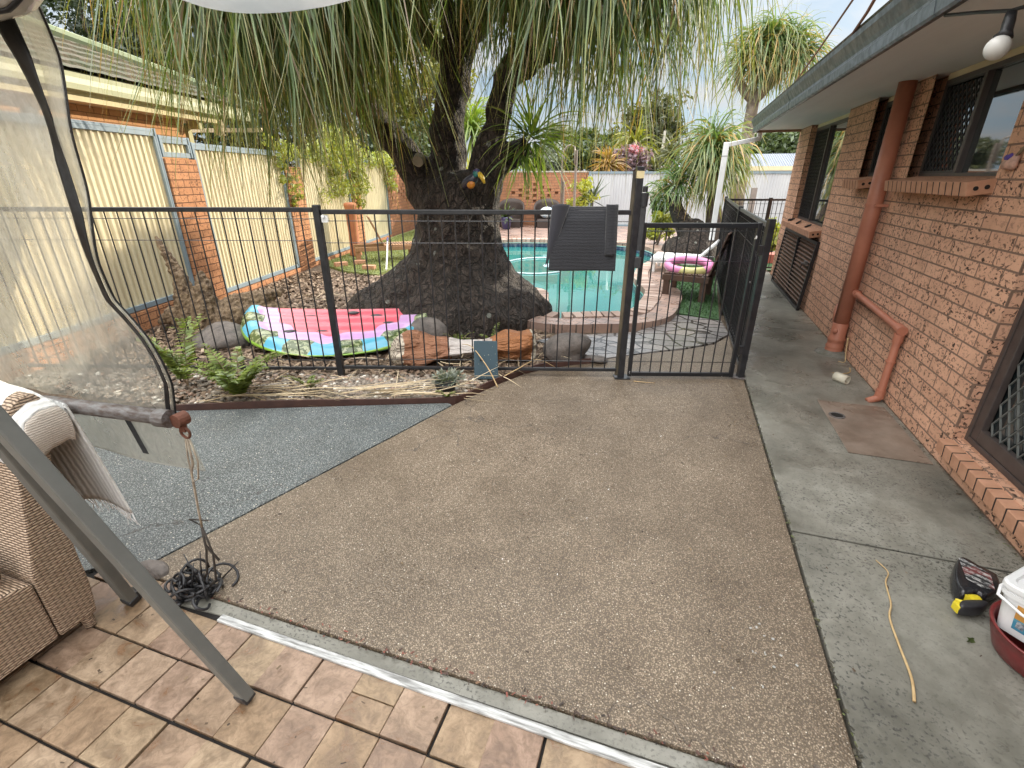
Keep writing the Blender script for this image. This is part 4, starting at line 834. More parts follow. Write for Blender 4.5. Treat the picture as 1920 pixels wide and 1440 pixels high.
for h in heads:
    zb = at(960, float(np.interp(pix(h), BX, BYp)), h[1]).z; 
    if 600 < pix(h) < 1020: zb += max(0, 5.4 - h[1]) * .34
    if 560 < pix(h) < 1020: zb += .12
    L_ = .80 * max(.62, (h[2] - zb) / .88 + .16)
    lv.head(h, 430 if pix(h) < 650 else 310, L_, .0155, 2.5, .5, .09, 10, rs_, .085, .38)
    lv.head((h[0], h[1], h[2] - .1), 50, L_ * .78, .009, 5.0, -.2, .08, 8, rs_, .09, .3)     # dead leaves hanging close to the wood
lv.build('crown', LM['pony'], pt)
lv = Leaves(); lv.head((-1.53, 5.28, 1.92), 130, .58, .016, 1.5, .35, .05, 6, rs_); lv.head((-1.62, 5.28, 1.80), 40, .5, .013, 3, -.3, .05, 6, rs_); lv.head((-2.62, 5.3, 1.95), 16, .45, .016, 1.2, 1.2, .03, 5, rs_); lv.build('side_rosette', LM['bright'], pt)
MB().tube([at(787, 297, 5.05), at(783, 303, 4.98)], [.062, .058], 14).build('cut_stub', pm('pale_cut_wood', (.26, .24, .17), (.2, .18, .12), 20, .8), pt)

def pony(name, label, base, trunk, heads_, mat, n, L, wd, grav, cx_r=None, group=None, seed=1, up=.4, bark='palmbark'):
    t = thing(name, base, label, 'palm', group); rs = np.random.RandomState(seed); mb = MB()
    for pts, rs2 in trunk:
        p = catmull([tuple(q) for q in pts], 5, False); mb.tube([tuple(q) for q in p], list(np.interp(np.linspace(0, 1, len(p)), np.linspace(0, 1, len(rs2)), rs2)), 12)
    mb.build('trunk', M[bark], t, smooth=True); lv = Leaves()
    for h in heads_: lv.head(tuple(h[:3]), int(n * (h[3] if len(h) > 3 else 1)), L * (h[4] if len(h) > 4 else 1), wd, grav, up, .07, 7, rs, .06, .3)
    lv.build('crown', mat, t); return t
Y = 13.2; q = lambda px, py, Y=13.2: at(px, py, Y)
hd = [tuple(q(*p)) for p in ((1395, 118), (1425, 88), (1455, 70), (1485, 85), (1500, 115), (1465, 115), (1430, 125))]
pony('ponytail_palm', 'tall forked ponytail palm rising behind the house gutter corner', Vector((q(1372, 420).x, Y, 0)), [([(q(1368, 470).x, Y, 0), q(1380, 380), q(1393, 310), q(1404, 240), q(1413, 188)], [.22, .17, .15, .13, .12]), ([q(1413, 190), q(1392, 165), q(1388, 142), q(1395, 118)], [.10, .09, .085, .07]), ([q(1413, 190), q(1440, 160), q(1465, 130), q(1480, 95)], [.11, .11, .10, .07]), ([q(1413, 190), q(1415, 150), q(1430, 110), q(1440, 90)], [.09, .07, .06, .06])],
     hd, LM['pony_b'], 210, .86, .022, 3.0, seed=4, up=.8, bark='palmpale')
Y2 = 11.6; q2 = lambda px, py: at(px, py, Y2)
pony('ponytail_palm', 'low ponytail palm with yellow skirt behind the white drainpipe', Vector((.75, Y2, 0)), [([(.78, Y2, 0), (.78, Y2, .5), q2(1338, 380), q2(1336, 300)], [.30, .24, .12, .10])], [tuple(q2(1336, 288)) + (1.5, 1.1), tuple(q2(1345, 305)) + (.9, .9), tuple(q2(1330, 320)) + (.6, .9), tuple(q2(1336, 262)) + (.35, .8)], LM['pony_b'], 200, 1.1, .026, 2.6, seed=6, up=.6)
q3 = lambda px, py: at(px, py, 11.35)
t = pony('ponytail_palm', 'stubby grey ponytail palm with bulging base left of the drainpipe', Vector((.28, 11.35, 0)), [([(.30, 11.35, -.05), (.30, 11.35, .22), (.27, 11.35, .48), q3(1282, 420), q3(1268, 392), q3(1266, 368)], [.62, .56, .34, .19, .14, .12])], [tuple(q3(1268, 350)) + (1, 1), tuple(q3(1243, 362)) + (.5, .9), tuple(q3(1280, 345)) + (.5, 1)], LM['pony'], 120, .62, .022, 2.6, seed=8, up=.7, bark='caudex')

# ------------------------------------------------------------------ trees and shrubs beyond the fences
def tree(name, label, x, y, zc, rx, ry, rz, ncl, per, size, mat, seed, trunk_r=.18, group=None, crad=.55, squash=.8, bare=0, cat='tree', shell=.4):
    rs = np.random.RandomState(seed); t = thing(name, (x, y, 0), label, cat, group); lv = Leaves(); C = clumps((x, y, zc), (rx, ry, rz), ncl, rs, shell); C[:, 2] = np.maximum(C[:, 2], .25)
    lv.cloud(C, crad * rs.uniform(.6, 1.3, len(C)), per, size, rs, squash); lv.build('crown', mat, t)
    mb = MB(); mb.tube([(x, y, 0), (x + .1, y, zc * .45), (x, y, max(zc - rz * .2, .3))], [trunk_r, trunk_r * .8, trunk_r * .45], 8)
    for c in C[::max(1, len(C) // (10 + bare))]:
        s = np.array((x, y, max(.2, zc - rz * .6))); mb.tube([tuple(s), tuple((s + c) / 2 + rs.randn(3) * .12 * rz), tuple(c)], [trunk_r * .4, trunk_r * .25, trunk_r * .08], 5)
    mb.build('trunk', M['bark'], t); return t
def tr_at(name, label, px, py, Yd, rpx, rpy, ncl, per, size, mat, seed, **kw):
    c = at(px, py, Yd); s = (at(px + 1, py, Yd) - c).length; rx = rpx * s; return tree(name, label, c.x, c.y, c.z, rx, rx * .8, rpy * s * .95, ncl, per, size, mat, seed, **kw)
tr_at('dark_tree', 'tall dark feathery tree behind the neighbour roof at the left', 190, 60, 17, 150, 175, 130, 190, .11, LM['dark'], 1, crad=.75, trunk_r=.25)
tr_at('dark_tree', 'dark feathery tree right of the tallest one, above the roof hip', 360, 110, 19, 130, 190, 120, 190, .11, LM['dark'], 2, crad=.8, trunk_r=.22)
tr_at('dark_tree', 'dense dark tree seen through the hanging leaves over the second panel', 500, 200, 20, 100, 150, 90, 170, .11, LM['dark'], 3, crad=.75)
tr_at('leafy_tree', 'olive tree with bare twigs showing between left limb and boundary fence', 640, 235, 22, 90, 110, 60, 120, .12, LM['olive'], 4, crad=.75, bare=12)
tr_at('leafy_tree', 'yellow green tree behind the left limb of the ponytail palm', 770, 150, 25, 95, 110, 70, 150, .13, LM['yellow'], 5, crad=.85, bare=8)
tr_at('dark_tree', 'dark bushy tree low behind the boundary fence left of the trunk', 690, 290, 19, 75, 50, 60, 150, .10, LM['dark'], 6, crad=.6)
tr_at('leafy_tree', 'dark green tree directly behind the left fork of the big palm', 790, 290, 24, 60, 50, 40, 140, .11, LM['mid'], 7, crad=.7)
tr_at('gum_tree', 'tall sparse tree with gaps standing far behind the grey fence', 1225, 240, 36, 62, 62, 60, 60, .20, LM['olive'], 8, crad=.85, bare=20)
tr_at('round_tree', 'round dark tree behind the low ponytail palm', 1340, 285, 30, 42, 36, 30, 110, .17, LM['olive'], 9, crad=.9)
tr_at('round_tree', 'dark green tree right of the tall palm, above the metal shed roof', 1470, 282, 27, 62, 34, 40, 140, .14, LM['mid'], 10, crad=.8)
for k, (px, py, Yd, rx, ry, mt, lb) in enumerate(((1090, 292, 22, 32, 32, 'mid', 'dark green shrub over the brick wall right of the arched rail'), (1058, 300, 23, 30, 30, 'silver', 'silver shrub behind the arched rail'), (1128, 300, 22, 24, 26, 'olive', 'dull olive shrub between dark shrub and orange plant'),
        (1185, 300, 21.5, 34, 24, 'purple', 'purple leaved shrub topped with pink flowers behind the grey fence'), (1010, 300, 24, 40, 30, 'olive', 'loose olive bush behind the honeycomb brickwork'), (1250, 305, 28, 36, 26, 'olive', 'grey green bush behind the fence post beside the tiled roof'), (1100, 268, 40, 30, 16, 'mid', 'far tree line clump behind the power lines, left one'), (1050, 262, 40, 24, 18, 'mid', 'far round tree directly above the arched rail'), (1150, 270, 42, 30, 14, 'mid', 'far low tree right of the clump above the shrubs'))):
    tr_at('shrub', lb, px, py, Yd, rx, ry, 26, 90, .10 if Yd < 30 else .2, LM[mt], 30 + k, crad=.34 if Yd < 30 else .7, trunk_r=.06, group='shrubs behind the back boundary', cat='shrub')
rs_ = np.random.RandomState(40); lv = Leaves(); c = at(1188, 285, 21.3)
fl = thing('flower_cluster', c, 'cluster of pink blossoms above the purple shrub', 'flowers'); lv.cloud(clumps(c, (.35, .3, .25), 10, rs_), np.full(10, .13), 50, .05, rs_); lv.build('blossoms', LM['pink'], fl); MB().tube([(c.x, c.y, 0), tuple(c)], .03, 6).build('stem', M['bark'], fl)
def rosette(name, label, c, n, L, wd, grav, mat, seed, up=.6, trunk=True, group=None, cat='plant'):
    rs = np.random.RandomState(seed); t = thing(name, (c[0], c[1], 0), label, cat, group); lv = Leaves(); lv.head(tuple(c), n, L, wd, grav, up, .05, 6, rs, .05); lv.build('leaves', mat, t)
    if trunk and c[2] > .15: MB().tube([(c[0], c[1], -.02), (c[0], c[1], c[2] / 2), tuple(c)], [.07, .06, .045], 8).build('stem', M['bark'], t)
    return t
rosette('cordyline', 'orange strap leaved plant above the far fence corner', at(1140, 312, 20.5), 170, .85, .06, 1.6, LM['orange'], 51)
rosette('palm', 'yellow green palm in front of the tall sparse tree', at(1190, 278, 24), 90, 1.5, .10, 1.5, LM['yellow'], 52, 1.0)
rosette('palm', 'silver fan palm standing left of the arched rail in the distance', at(1042, 262, 27), 150, 1.0, .10, .8, LM['silver'], 53, .5)
rosette('palm', 'small palm right beside the pale pole behind the grey fence', at(1262, 296, 23), 60, 1.0, .07, 1.7, LM['olive'], 54, .8)
rosette('strap_plant', 'bright strap leaved plant seen through the fork of the trunk', at(880, 345, 14.5), 170, .95, .03, 1.8, LM['lime'], 55, 1.0)
rosette('strap_plant', 'tall bright green clump seen between middle and right limbs', at(885, 250, 16), 230, 1.6, .05, 1.3, LM['bright'], 56, .9)
rosette('strap_plant', 'lime clump behind the right limb, below the side rosette', at(955, 300, 17), 130, 1.1, .04, 1.8, LM['bright'], 57, .8)
# utility pole, far lines, tile roofs beyond the back fence
up_ = thing('power_pole', at(1238, 300, 30) * 1.0, 'slender pale pole leaning behind the grey fence', 'pole'); a, b_ = at(1236, 330, 30), at(1247, 245, 30); up_.location = (a.x, a.y, 0)
MB().tube([(a.x, a.y, 0), tuple(a), tuple(b_)], [.10, .09, .06], 8).build('pole', pm('pale_pole', (.50, .47, .42), None, 4, .7), up_)
wl = MB()
for k, dz in enumerate((0, .35)):
    a, b_ = at(1030, 262 + 4 * k, 60), at(1420, 268 + 4 * k, 60); wl.tube([tuple(a + (b_ - a) * i / 12 + Vector((0, 0, -.9 * math.sin(math.pi * i / 12)))) for i in range(13)], .035, 4)
tag(wl.build('power_lines', M['blackmatte']), 'thin far power lines crossing the sky above the shrubs', 'cable')
h2 = thing('tiled_house', at(1300, 330, 26), 'far house with blue grey tiled roof behind the grey fence', 'house'); h2.location.z = 0
a, b_, c, d = at(1252, 332, 25), at(1350, 332, 25), at(1345, 292, 28), at(1262, 292, 28)
def tilemat():
    m, nt, b, L = newmat('bluegrey_tiles'); co = objco(nt); t = N(nt, 'ShaderNodeTexBrick'); t.inputs['Scale'].default_value = 1; t.inputs['Brick Width'].default_value = .42; t.inputs['Row Height'].default_value = .22; t.inputs['Mortar Size'].default_value = .045
    t.inputs['Color1'].default_value = (.25, .28, .36, 1); t.inputs['Color2'].default_value = (.32, .35, .42, 1); t.inputs['Mortar'].default_value = (.05, .055, .07, 1)
    mp = N(nt, 'ShaderNodeSeparateXYZ'); L(co, mp.inputs[0]); cb = N(nt, 'ShaderNodeCombineXYZ'); L(mp.outputs[0], cb.inputs[0]); L(mathn(nt, 'MULTIPLY', mp.outputs[2], 2.2), cb.inputs[1]); L(cb.outputs[0], t.inputs[0]); L(t.outputs[0], b.inputs['Base Color']); b.inputs['Roughness'].default_value = .5; return m
MB().add([a, b_, c, d], [(0, 1, 2, 3)]).build('roof', tilemat(), h2, solid=.08)
MB().box(a.x + .6, b_.x - .2, 25.4, 30, 0, a.z + .05).build('wall', M['brick_n'], h2)
h3 = thing('metal_shed', (at(1440, 320, 22).x, 22, 0), 'shed with pale ribbed metal roof and cream gutter behind the fence at right', 'shed')
a, b_ = at(1392, 313, 21), at(1560, 313, 21); zt = at(1400, 289, 23.2).z
MB().grid(lambda u, v: (a.x + (b_.x - a.x) * u, 21 + 2.2 * v, a.z + (zt - a.z) * v + (.03 if (u * 36) % 1 < .12 else 0)), 400, 1).build('roof', pm('pale_metal_roof', (.26, .29, .34), None, 3, .35), h3, recalc=False)
MB().box(a.x, b_.x, 20.9, 20.99, at(1400, 320, 21).z, a.z + .02).build('gutter', M['creampaint'], h3); MB().box(a.x + .3, b_.x, 21.3, 23.1, 0, a.z - .02).build('wall', M['greysheet'], h3)

# ------------------------------------------------------------------ garden bed
def poly_pts(poly, n, rs):
    P = np.array(poly); lo, hi = P.min(0), P.max(0); out = []
    while len(out) < n:
        p = lo + rs.rand(2) * (hi - lo); c = False; j = len(P) - 1
        for i in range(len(P)):
            if (P[i][1] > p[1]) != (P[j][1] > p[1]) and p[0] < (P[j][0] - P[i][0]) * (p[1] - P[i][1]) / (P[j][1] - P[i][1]) + P[i][0]: c = not c
            j = i
        if c: out.append(p)
    return np.array(out)
BED = [(-5.2, 2.2), (-3.25, 2.25), (-1.47, 2.97), (-1.25, 3.6), (-.9, 3.9), (-.55, 4.25), (-1.15, 4.75), (-1.35, 5.4), (-1.6, 6.3), (-3.6, 7.3), (-4.9, 7.3), (-5.5, 7.35), (-6.35, 7.2), (-5.7, 4.5)]
BEDF = [(-5.2, 2.2), (-3.25, 2.27), (-1.49, 2.99), (-1.27, 3.6), (-.93, 3.92), (-1.3, 3.62), (-2.6, 3.2), (-5.1, 2.5)]
def boxes(P, S, rs, z0, tilt=.5):
    n = len(P); a = rs.rand(n) * 6.283; u = np.stack([np.cos(a), np.sin(a), rs.uniform(-tilt, tilt, n)], 1); v = np.stack([-np.sin(a), np.cos(a), rs.uniform(-tilt, tilt, n)], 1)
    c = np.column_stack([P, z0 + rs.rand(n) * .02]); u *= S[:, :1]; v *= S[:, 1:2]
    V = np.stack([c - u - v, c + u - v, c + u + v, c - u + v], 1).reshape(-1, 3); return V, np.arange(4 * n).reshape(n, 4)
rs_ = np.random.RandomState(61)
P = poly_pts(BED, 26000, rs_); S_ = np.column_stack([rs_.uniform(.012, .04, len(P)), rs_.uniform(.006, .016, len(P))])
o = fast('mulch', *boxes(P, S_, rs_, -.028), M['chips']); stuff(o, 'brown bark mulch covering the garden bed round the trunk', 'mulch')
def pebbles(P, r, rs, name, mat, label):
    bm = bmesh.new(); bmesh.ops.create_icosphere(bm, subdivisions=1, radius=1); bv = np.array([v.co[:] for v in bm.verts]); bfc = np.array([[v.index for v in f.verts] for f in bm.faces]); bm.free()
    n = len(P); a = rs.rand(n) * 6.283; ca, sa = np.cos(a), np.sin(a); s = r[:, None] * np.column_stack([rs.uniform(.9, 1.5, n), rs.uniform(.7, 1, n), rs.uniform(.45, .7, n)])
    L = bv[None] * s[:, None] * (1 + .1 * rs.randn(n, len(bv), 1)); X = L[..., 0] * ca[:, None] - L[..., 1] * sa[:, None]; Yy = L[..., 0] * sa[:, None] + L[..., 1] * ca[:, None]
    V = np.stack([X + P[:, :1], Yy + P[:, 1:2], L[..., 2] - .015 + r[:, None] * .3], -1).reshape(-1, 3); Fc = (bfc[None] + (np.arange(n) * len(bv))[:, None, None]).reshape(-1, 3)
    o = fast(name, V, Fc, mat, smooth=True); stuff(o, label, 'pebbles')
P = np.concatenate([poly_pts(BEDF, 2000, rs_), poly_pts([(-3.0, 2.4), (-1.6, 3.0), (-1.35, 3.5), (-2.6, 3.15)], 1500, rs_)]); pebbles(P, rs_.uniform(.010, .026, len(P)), rs_, 'pebbles', M['pebbles'], 'round river pebbles, some white, along the front of the garden bed')
rim = [(-7.3, .62), (-5.0, 1.53), (-3.24, 2.255), (-2.3, 2.64), (-1.50, 2.965), (-1.445, 2.985), (-1.37, 3.12), (-1.25, 3.42), (-1.11, 3.70), (-.98, 3.86), (-.80, 4.0), (-.6, 4.12)]
mb = MB(); pr = catmull([np.array(p) for p in rim], 5, False); Vv = []
for i, p in enumerate(pr):
    t_ = pr[min(i + 1, len(pr) - 1)] - pr[max(i - 1, 0)]; t_ /= np.linalg.norm(t_); nn = np.array([-t_[1], t_[0]]) * .007; zt = .042 + .008 * math.sin(i * .6)
    Vv += [(p[0] - nn[0], p[1] - nn[1], -.05), (p[0] - nn[0], p[1] - nn[1], zt), (p[0] + nn[0], p[1] + nn[1], zt), (p[0] + nn[0], p[1] + nn[1], -.05)]
mb.add(Vv, [(4 * i + k, 4 * i + (k + 1) % 4, 4 * i + 4 + (k + 1) % 4, 4 * i + 4 + k) for i in range(len(pr) - 1) for k in range(4)])
tag(mb.build('edging', M['edging']), 'thin dark brown garden edging strip along the pebble bed', 'edging')
def strands(n, poly, L, wd, rs, z=.03, ang=(0, 6.28), name='straw', label=''):
    P = poly_pts(poly, n, rs); a = rs.uniform(*ang, n); d = np.column_stack([np.cos(a), np.sin(a), rs.uniform(-.02, .14, n)]); lv = Leaves()
    V, F, T = strap_leaves(np.column_stack([P, z + rs.rand(n) * .03]), d, L * rs.uniform(.5, 1.3, n), np.full(n, wd) * rs.uniform(.5, 1.2, n), np.full(n, .25), 8, .07, rs); V[:, 2] = np.maximum(V[:, 2], .006)
    o = fast(name, V, F, M['straw']); return stuff(o, label, 'straw')
strands(60, [(-3.3, 2.27), (-1.6, 2.95), (-1.7, 3.1), (-3.3, 2.6)], .75, .010, rs_, .03, (.1, .65), 'straw', 'dry fallen straw coloured leaves lying along the bed edging')
strands(90, [(-3.6, 2.6), (-1.4, 3.3), (-.8, 4.1), (-1.2, 4.9), (-2.2, 4.2), (-3.6, 3.4)], .40, .006, rs_, .03, name='dry_leaves', label='scattered thin dry leaves on the mulch behind the rods')
strands(40, [(-5.2, 3.5), (-3.6, 5.2), (-4.4, 6.2), (-6.0, 4.6)], .35, .007, rs_, .02, name='dry_leaves', label='dry leaves on the sunlit mulch left of the trunk')
def one_strand(name, label, pts, r, mat=None):
    p = catmull([np.array(q) for q in pts], 6, False); o = MB().tube([tuple(q) for q in p], list(np.linspace(r, r * .4, len(p))), 6).build(name, mat or M['stick'], None, smooth=True); return tag(o, label, 'dry leaf')
M['stick'] = pm('dry_stem', (.52, .38, .20), (.40, .27, .13), 20, .6)
one_strand('dry_leaf', 'long curved tan dry leaf lying on the grey concrete path', [(.912, 1.37, .010), (.935, 1.46, .012), (.945, 1.60, .010), (.955, 1.72, .012), (.985, 1.80, .011), (1.005, 1.92, .010), (1.035, 1.99, .011), (1.012, 2.06, .008)], .0052)
one_strand('dry_leaf', 'curled thin dry leaf near the foot of the thick soil pipe', [(1.60, 4.70, .008), (1.57, 4.58, .010), (1.50, 4.52, .009), (1.42, 4.52, .008)], .006)
one_strand('dry_leaf', 'dry leaf hanging down beside the collar of the soil pipe', [(1.62, 5.0, .2), (1.615, 4.93, .06), (1.60, 4.85, .01), (1.55, 4.86, .008)], .006)
one_strand('dry_leaf', 'bent dry stalk standing in pebbles before the blue grey tile', [(-1.22, 3.34, .0), (-1.33, 3.40, .14), (-1.50, 3.50, .26), (-1.60, 3.52, .27)], .006)
one_strand('dry_leaf', 'dry stalk arching over pebbles right of the blue grey tile', [(-1.28, 3.42, .01), (-1.13, 3.58, .08), (-1.0, 3.72, .13), (-.86, 3.80, .05)], .005)
one_strand('dry_leaf', 'short twig on the slab below the bottom rail of the gate', [(-.19, 3.80, .006), (-.10, 3.80, .008), (-.02, 3.815, .006)], .004)
pk = thing('pvc_offcut', (1.46, 4.28, .03), 'short cream plastic pipe offcut lying by the wall on the path', 'pipe offcut'); MB().tube([(1.40, 4.36, .038), (1.47, 4.28, .038)], [.036, .033], 16, False).build('pipe_wall', pm('cream_pvc', (.62, .58, .47), None, 9, .5), pk, smooth=True, solid=.005)

def litter(name, label, polys, sizes, mat, seed, z):
    rs = np.random.RandomState(seed); P = np.concatenate([poly_pts(pl_, n, rs) for pl_, n in polys]); n = len(P); S = np.column_stack([rs.uniform(*sizes[0], n), rs.uniform(*sizes[1], n)])
    V, F = boxes(P, S, rs, z, .25); V[:, 2] = z + np.abs(V[:, 2] - z) * .4; stuff(fast(name, V, F, mat), label, 'litter')
litter('leaf_litter', 'tiny dark leaf crumbs scattered over pavers and slab', [([(-1.9, .2), (.65, .2), (.65, .9), (-1.9, .9)], 90), ([(-1.9, 1.1), (.6, 1.1), (.6, 4), (-1.0, 3.6)], 90), ([(.7, 1.2), (1.6, 1.2), (1.6, 6.5), (.7, 6.5)], 60), ([(.45, 3.2), (.66, 3.2), (.66, 3.4), (.5, 3.4)], 40)], ((.003, .009), (.0015, .004)), chipmat('litter_bits', [(0, (.03, .02, .015)), (.7, (.10, .065, .04)), (1, (.25, .18, .10))]), 101, .003)
litter('joint_dirt', 'crumbly reddish dirt and moss along the joint in front of the slab', [([(-1.6, .985), (.68, .985), (.68, 1.025), (-1.6, 1.025)], 260)], ((.003, .009), (.001, .004)), chipmat('joint_bits', [(0, (.02, .015, .012)), (.5, (.07, .04, .03)), (.8, (.24, .07, .05)), (1, (.12, .11, .06))]), 102, -.004)
litter('wall_dirt', 'dirt and moss crumbs along the foot of the brick wall', [([(1.60, .5), (1.642, .5), (1.642, 9), (1.61, 9)], 500), ([(.684, 1.0), (.70, 1.0), (.70, 5.2), (.684, 5.2)], 240)], ((.003, .009), (.0015, .004)), chipmat('moss_bits', [(0, (.03, .028, .02)), (.6, (.07, .06, .04)), (1, (.10, .12, .04))]), 103, .001)
litter('paint_spots', 'pale paint splashes on the slab near the path', [([(.42, 1.36), (.56, 1.36), (.56, 1.5), (.45, 1.55)], 12), ([(.3, 1.2), (.6, 1.2), (.6, 1.9), (.3, 1.9)], 5)], ((.002, .006), (.002, .005)), pm('pale_splash', (.40, .41, .40), None, 8, .7), 104, .0035)
litter('path_flake', 'white flakes lying on the slab', [([(-1.0, 1.5), (-.1, 1.4), (.3, 3.6), (-.6, 3.6)], 7)], ((.002, .008), (.001, .003)), M['white'], 105, .004)

# ------------------------------------------------------------------ things in the bed
ft = thing('pool_float', (-3.17, 3.92, 0), 'inflatable half watermelon pool float with pink ribs and green rim', 'pool float', rz=R(19.0))
def floatmat(kind):
    m, nt, b, L = newmat('float_' + kind); co = objco(nt); sp = N(nt, 'ShaderNodeSeparateXYZ'); L(co, sp.inputs[0])
    ex = mathn(nt, 'DIVIDE', sp.outputs[0], 1.06); ey = mathn(nt, 'DIVIDE', mathn(nt, 'SUBTRACT', sp.outputs[1], .42), .92)
    e = mathn(nt, 'SQRT', mathn(nt, 'ADD', mathn(nt, 'MULTIPLY', ex, ex), mathn(nt, 'MULTIPLY', ey, ey)))
    if kind == 'top':
        v = voro(nt, 4.6, co, 'F1', .75); sc = N(nt, 'ShaderNodeSeparateColor'); L(v.outputs['Color'], sc.inputs[0])
        an = mathn(nt, 'SINE', mathn(nt, 'MULTIPLY', mathn(nt, 'ARCTAN2', ey, ex), 13.0)); st = mathn(nt, 'GREATER_THAN', mathn(nt, 'ADD', an, mathn(nt, 'MULTIPLY', noise(nt, 9, 2, .5, co), .9)), .35)
        rimc = mix(nt, st, (.10, .42, .60), mix(nt, mathn(nt, 'GREATER_THAN', noise(nt, 26, 3, .5, co), .53), (.065, .10, .025), (.30, .34, .18)))
        c = mix(nt, mathn(nt, 'GREATER_THAN', mathn(nt, 'ADD', e, mathn(nt, 'MULTIPLY', an, .045)), .83), mix(nt, mathn(nt, 'GREATER_THAN', mathn(nt, 'ADD', e, mathn(nt, 'MULTIPLY', an, .025)), .66), (.74, .14, .19), (.60, .36, .66)), rimc)
        c = mix(nt, mathn(nt, 'GREATER_THAN', e, 1.012), c, (.22, .42, .04))
    else: c = ramp(nt, noise(nt, 3, 2, .5, co), [(.3, (.24, .44, .045)), (.7, (.28, .50, .06))])
    L(c, b.inputs['Base Color']); b.inputs['Roughness'].default_value = .3; b.inputs['Coat Weight'].default_value = .3
    bump(nt, noise(nt, 14, 4, .6, co), .25, .01, b); return m
TIL = .20
def ftop(u, v):
    x = -1.06 + 2.12 * u; yb = .42 - .92 * math.sqrt(max(0, 1 - (x / 1.06) ** 2)) ; y = .42 + (yb - .42) * v; e = math.sqrt((x / 1.06) ** 2 + ((y - .42) / .92) ** 2)
    z = .032 + .030 * abs(math.sin(math.pi * (y - .42) / .165)) * (1 if e < .82 else max(0, (1 - e) / .18))
    if e > .82: z += .034 * math.sin(math.pi * (e - .82) / .22)
    z *= min(1, ((1.0 - e) * 16 + .25)) ** .5 if e > .9 else 1; z = z * min(1, .35 + (.42 - y) * 18) if y > .38 else z
    return (x, y, .02 + z + TIL * (y + .5) + .05 * abs(x) ** 2 * .6)
MB().grid(ftop, 110, 44).build('cushion', floatmat('top'), ft, smooth=True, local=True)
def fside(u, v):
    a = math.pi * (1 + u); x, y = 1.06 * math.cos(a), .42 + .92 * math.sin(a); k = 1.0 + .05 * math.sin(math.pi * v); zt = ftop((x + 1.06) / 2.12, 1)[2]; return (x * k * (1 - .06 * (1 - v)), .42 + (y - .42) * k * (1 - .06 * (1 - v)), .012 + (zt - .012) * v)
MB().grid(fside, 90, 8).build('rim', floatmat('top'), ft, smooth=True, local=True)
MB().grid(lambda u, v: (-1.05 + 2.1 * u, .425 + .012 * math.sin(math.pi * v), .01 + (ftop(u, 0)[2] - .01) * v), 60, 4).build('back_edge', floatmat('rim'), ft, smooth=True, local=True)
sdm = plain('float_seed', (.03, .028, .035), .3)
for sx, sy in ((-.35, .25), (.36, .22), (-.42, -.12), (-.12, -.10), (.1, .30), (.52, .05)):
    zz = ftop((sx + 1.06) / 2.12, 0)[2]; mb = MB(); yb = .42 - .92 * math.sqrt(1 - (sx / 1.06) ** 2); zz = ftop((sx + 1.06) / 2.12, (sy - .42) / (yb - .42))[2]
    mb.blob((sx, sy, zz - .004), (.065, .045, .014), int(sx * 10 + 50), .12); mb.build('seed', sdm, ft, smooth=True, local=True)
# crumpled sack
sk = thing('crumpled_sack', (-1.73, 3.85, 0), 'crumpled brown and white paper sack lying on the mulch behind the blue grey tile', 'sack', rz=R(26))
def skmat():
    m, nt, b, L = newmat('sack_paper'); co = objco(nt); sp = N(nt, 'ShaderNodeSeparateXYZ'); L(co, sp.inputs[0])
    f = mathn(nt, 'ADD', mathn(nt, 'DIVIDE', mathn(nt, 'ADD', sp.outputs[0], mathn(nt, 'MULTIPLY', mathn(nt, 'SUBTRACT', noise(nt, 7, 3, .6, co), .5), .12)), 1.34), .5)
    c = ramp(nt, f, [(0, (.62, .55, .45)), (.10, (.33, .155, .085)), (.34, (.36, .17, .10)), (.40, (.62, .57, .54)), (.62, (.46, .40, .37)), (.68, (.36, .15, .06)), (.93, (.40, .165, .06)), (.955, (.66, .60, .48))], 'CONSTANT')
    rg = N(nt, 'ShaderNodeTexWave', wave_type='RINGS', rings_direction='X'); rg.inputs['Scale'].default_value = 14; L(co, rg.inputs[0])
    c = mix(nt, mathn(nt, 'MULTIPLY', mathn(nt, 'LESS_THAN', f, .10), ramp(nt, rg.outputs[0], [(.3, .7), (.5, 0)])), c, (.12, .08, .06))
    L(c, b.inputs['Base Color']); b.inputs['Roughness'].default_value = .55; w2 = N(nt, 'ShaderNodeTexNoise'); w2.inputs['Scale'].default_value = 9; w2.inputs['Detail'].default_value = 6; w2.inputs['Distortion'].default_value = 2.5; L(objco(nt, (.45, 1.6, 1.6)), w2.inputs['Vector']); bump(nt, w2.outputs[0], 1, .05, b); return m
rsk = np.random.RandomState(9); kk = rsk.randn(8, 2) * np.array([16, 5]); ph = rsk.rand(8) * 6
def skf(u, v):
    x = -.67 + 1.34 * u; a = 2 * math.pi * v; r_ = .125 - .055 * math.exp(-((u - .52) / .16) ** 2) + .02 * math.sin(u * 9); r_ *= min(1, (u * 14) ** .5 + .15) * min(1, ((1 - u) * 26) ** .5 + .12)
    cr = sum(math.sin(kk[i, 0] * u + round(kk[i, 1]) * a + ph[i]) for i in range(8)) * .012; r_ += cr * (1 if .02 < u < .98 else .3)
    y = r_ * 1.25 * math.cos(a); z = max(.002, .105 + r_ * .95 * math.sin(a)); return (x, y, z)
MB().grid(skf, 90, 40).build('sack_body', skmat(), sk, smooth=True, local=True)
tl = thing('rubber_tile', FS(1.255, .03, -.06), 'blue grey speckled square tile propped against the fence bottom rail', 'tile')
mb = MB(); A, B = FS(1.155, .012, -.10), FS(1.355, .012, -.10); Cc, Dd = FS(1.345, .315, -.015), FS(1.15, .315, -.015); th = FN * .016
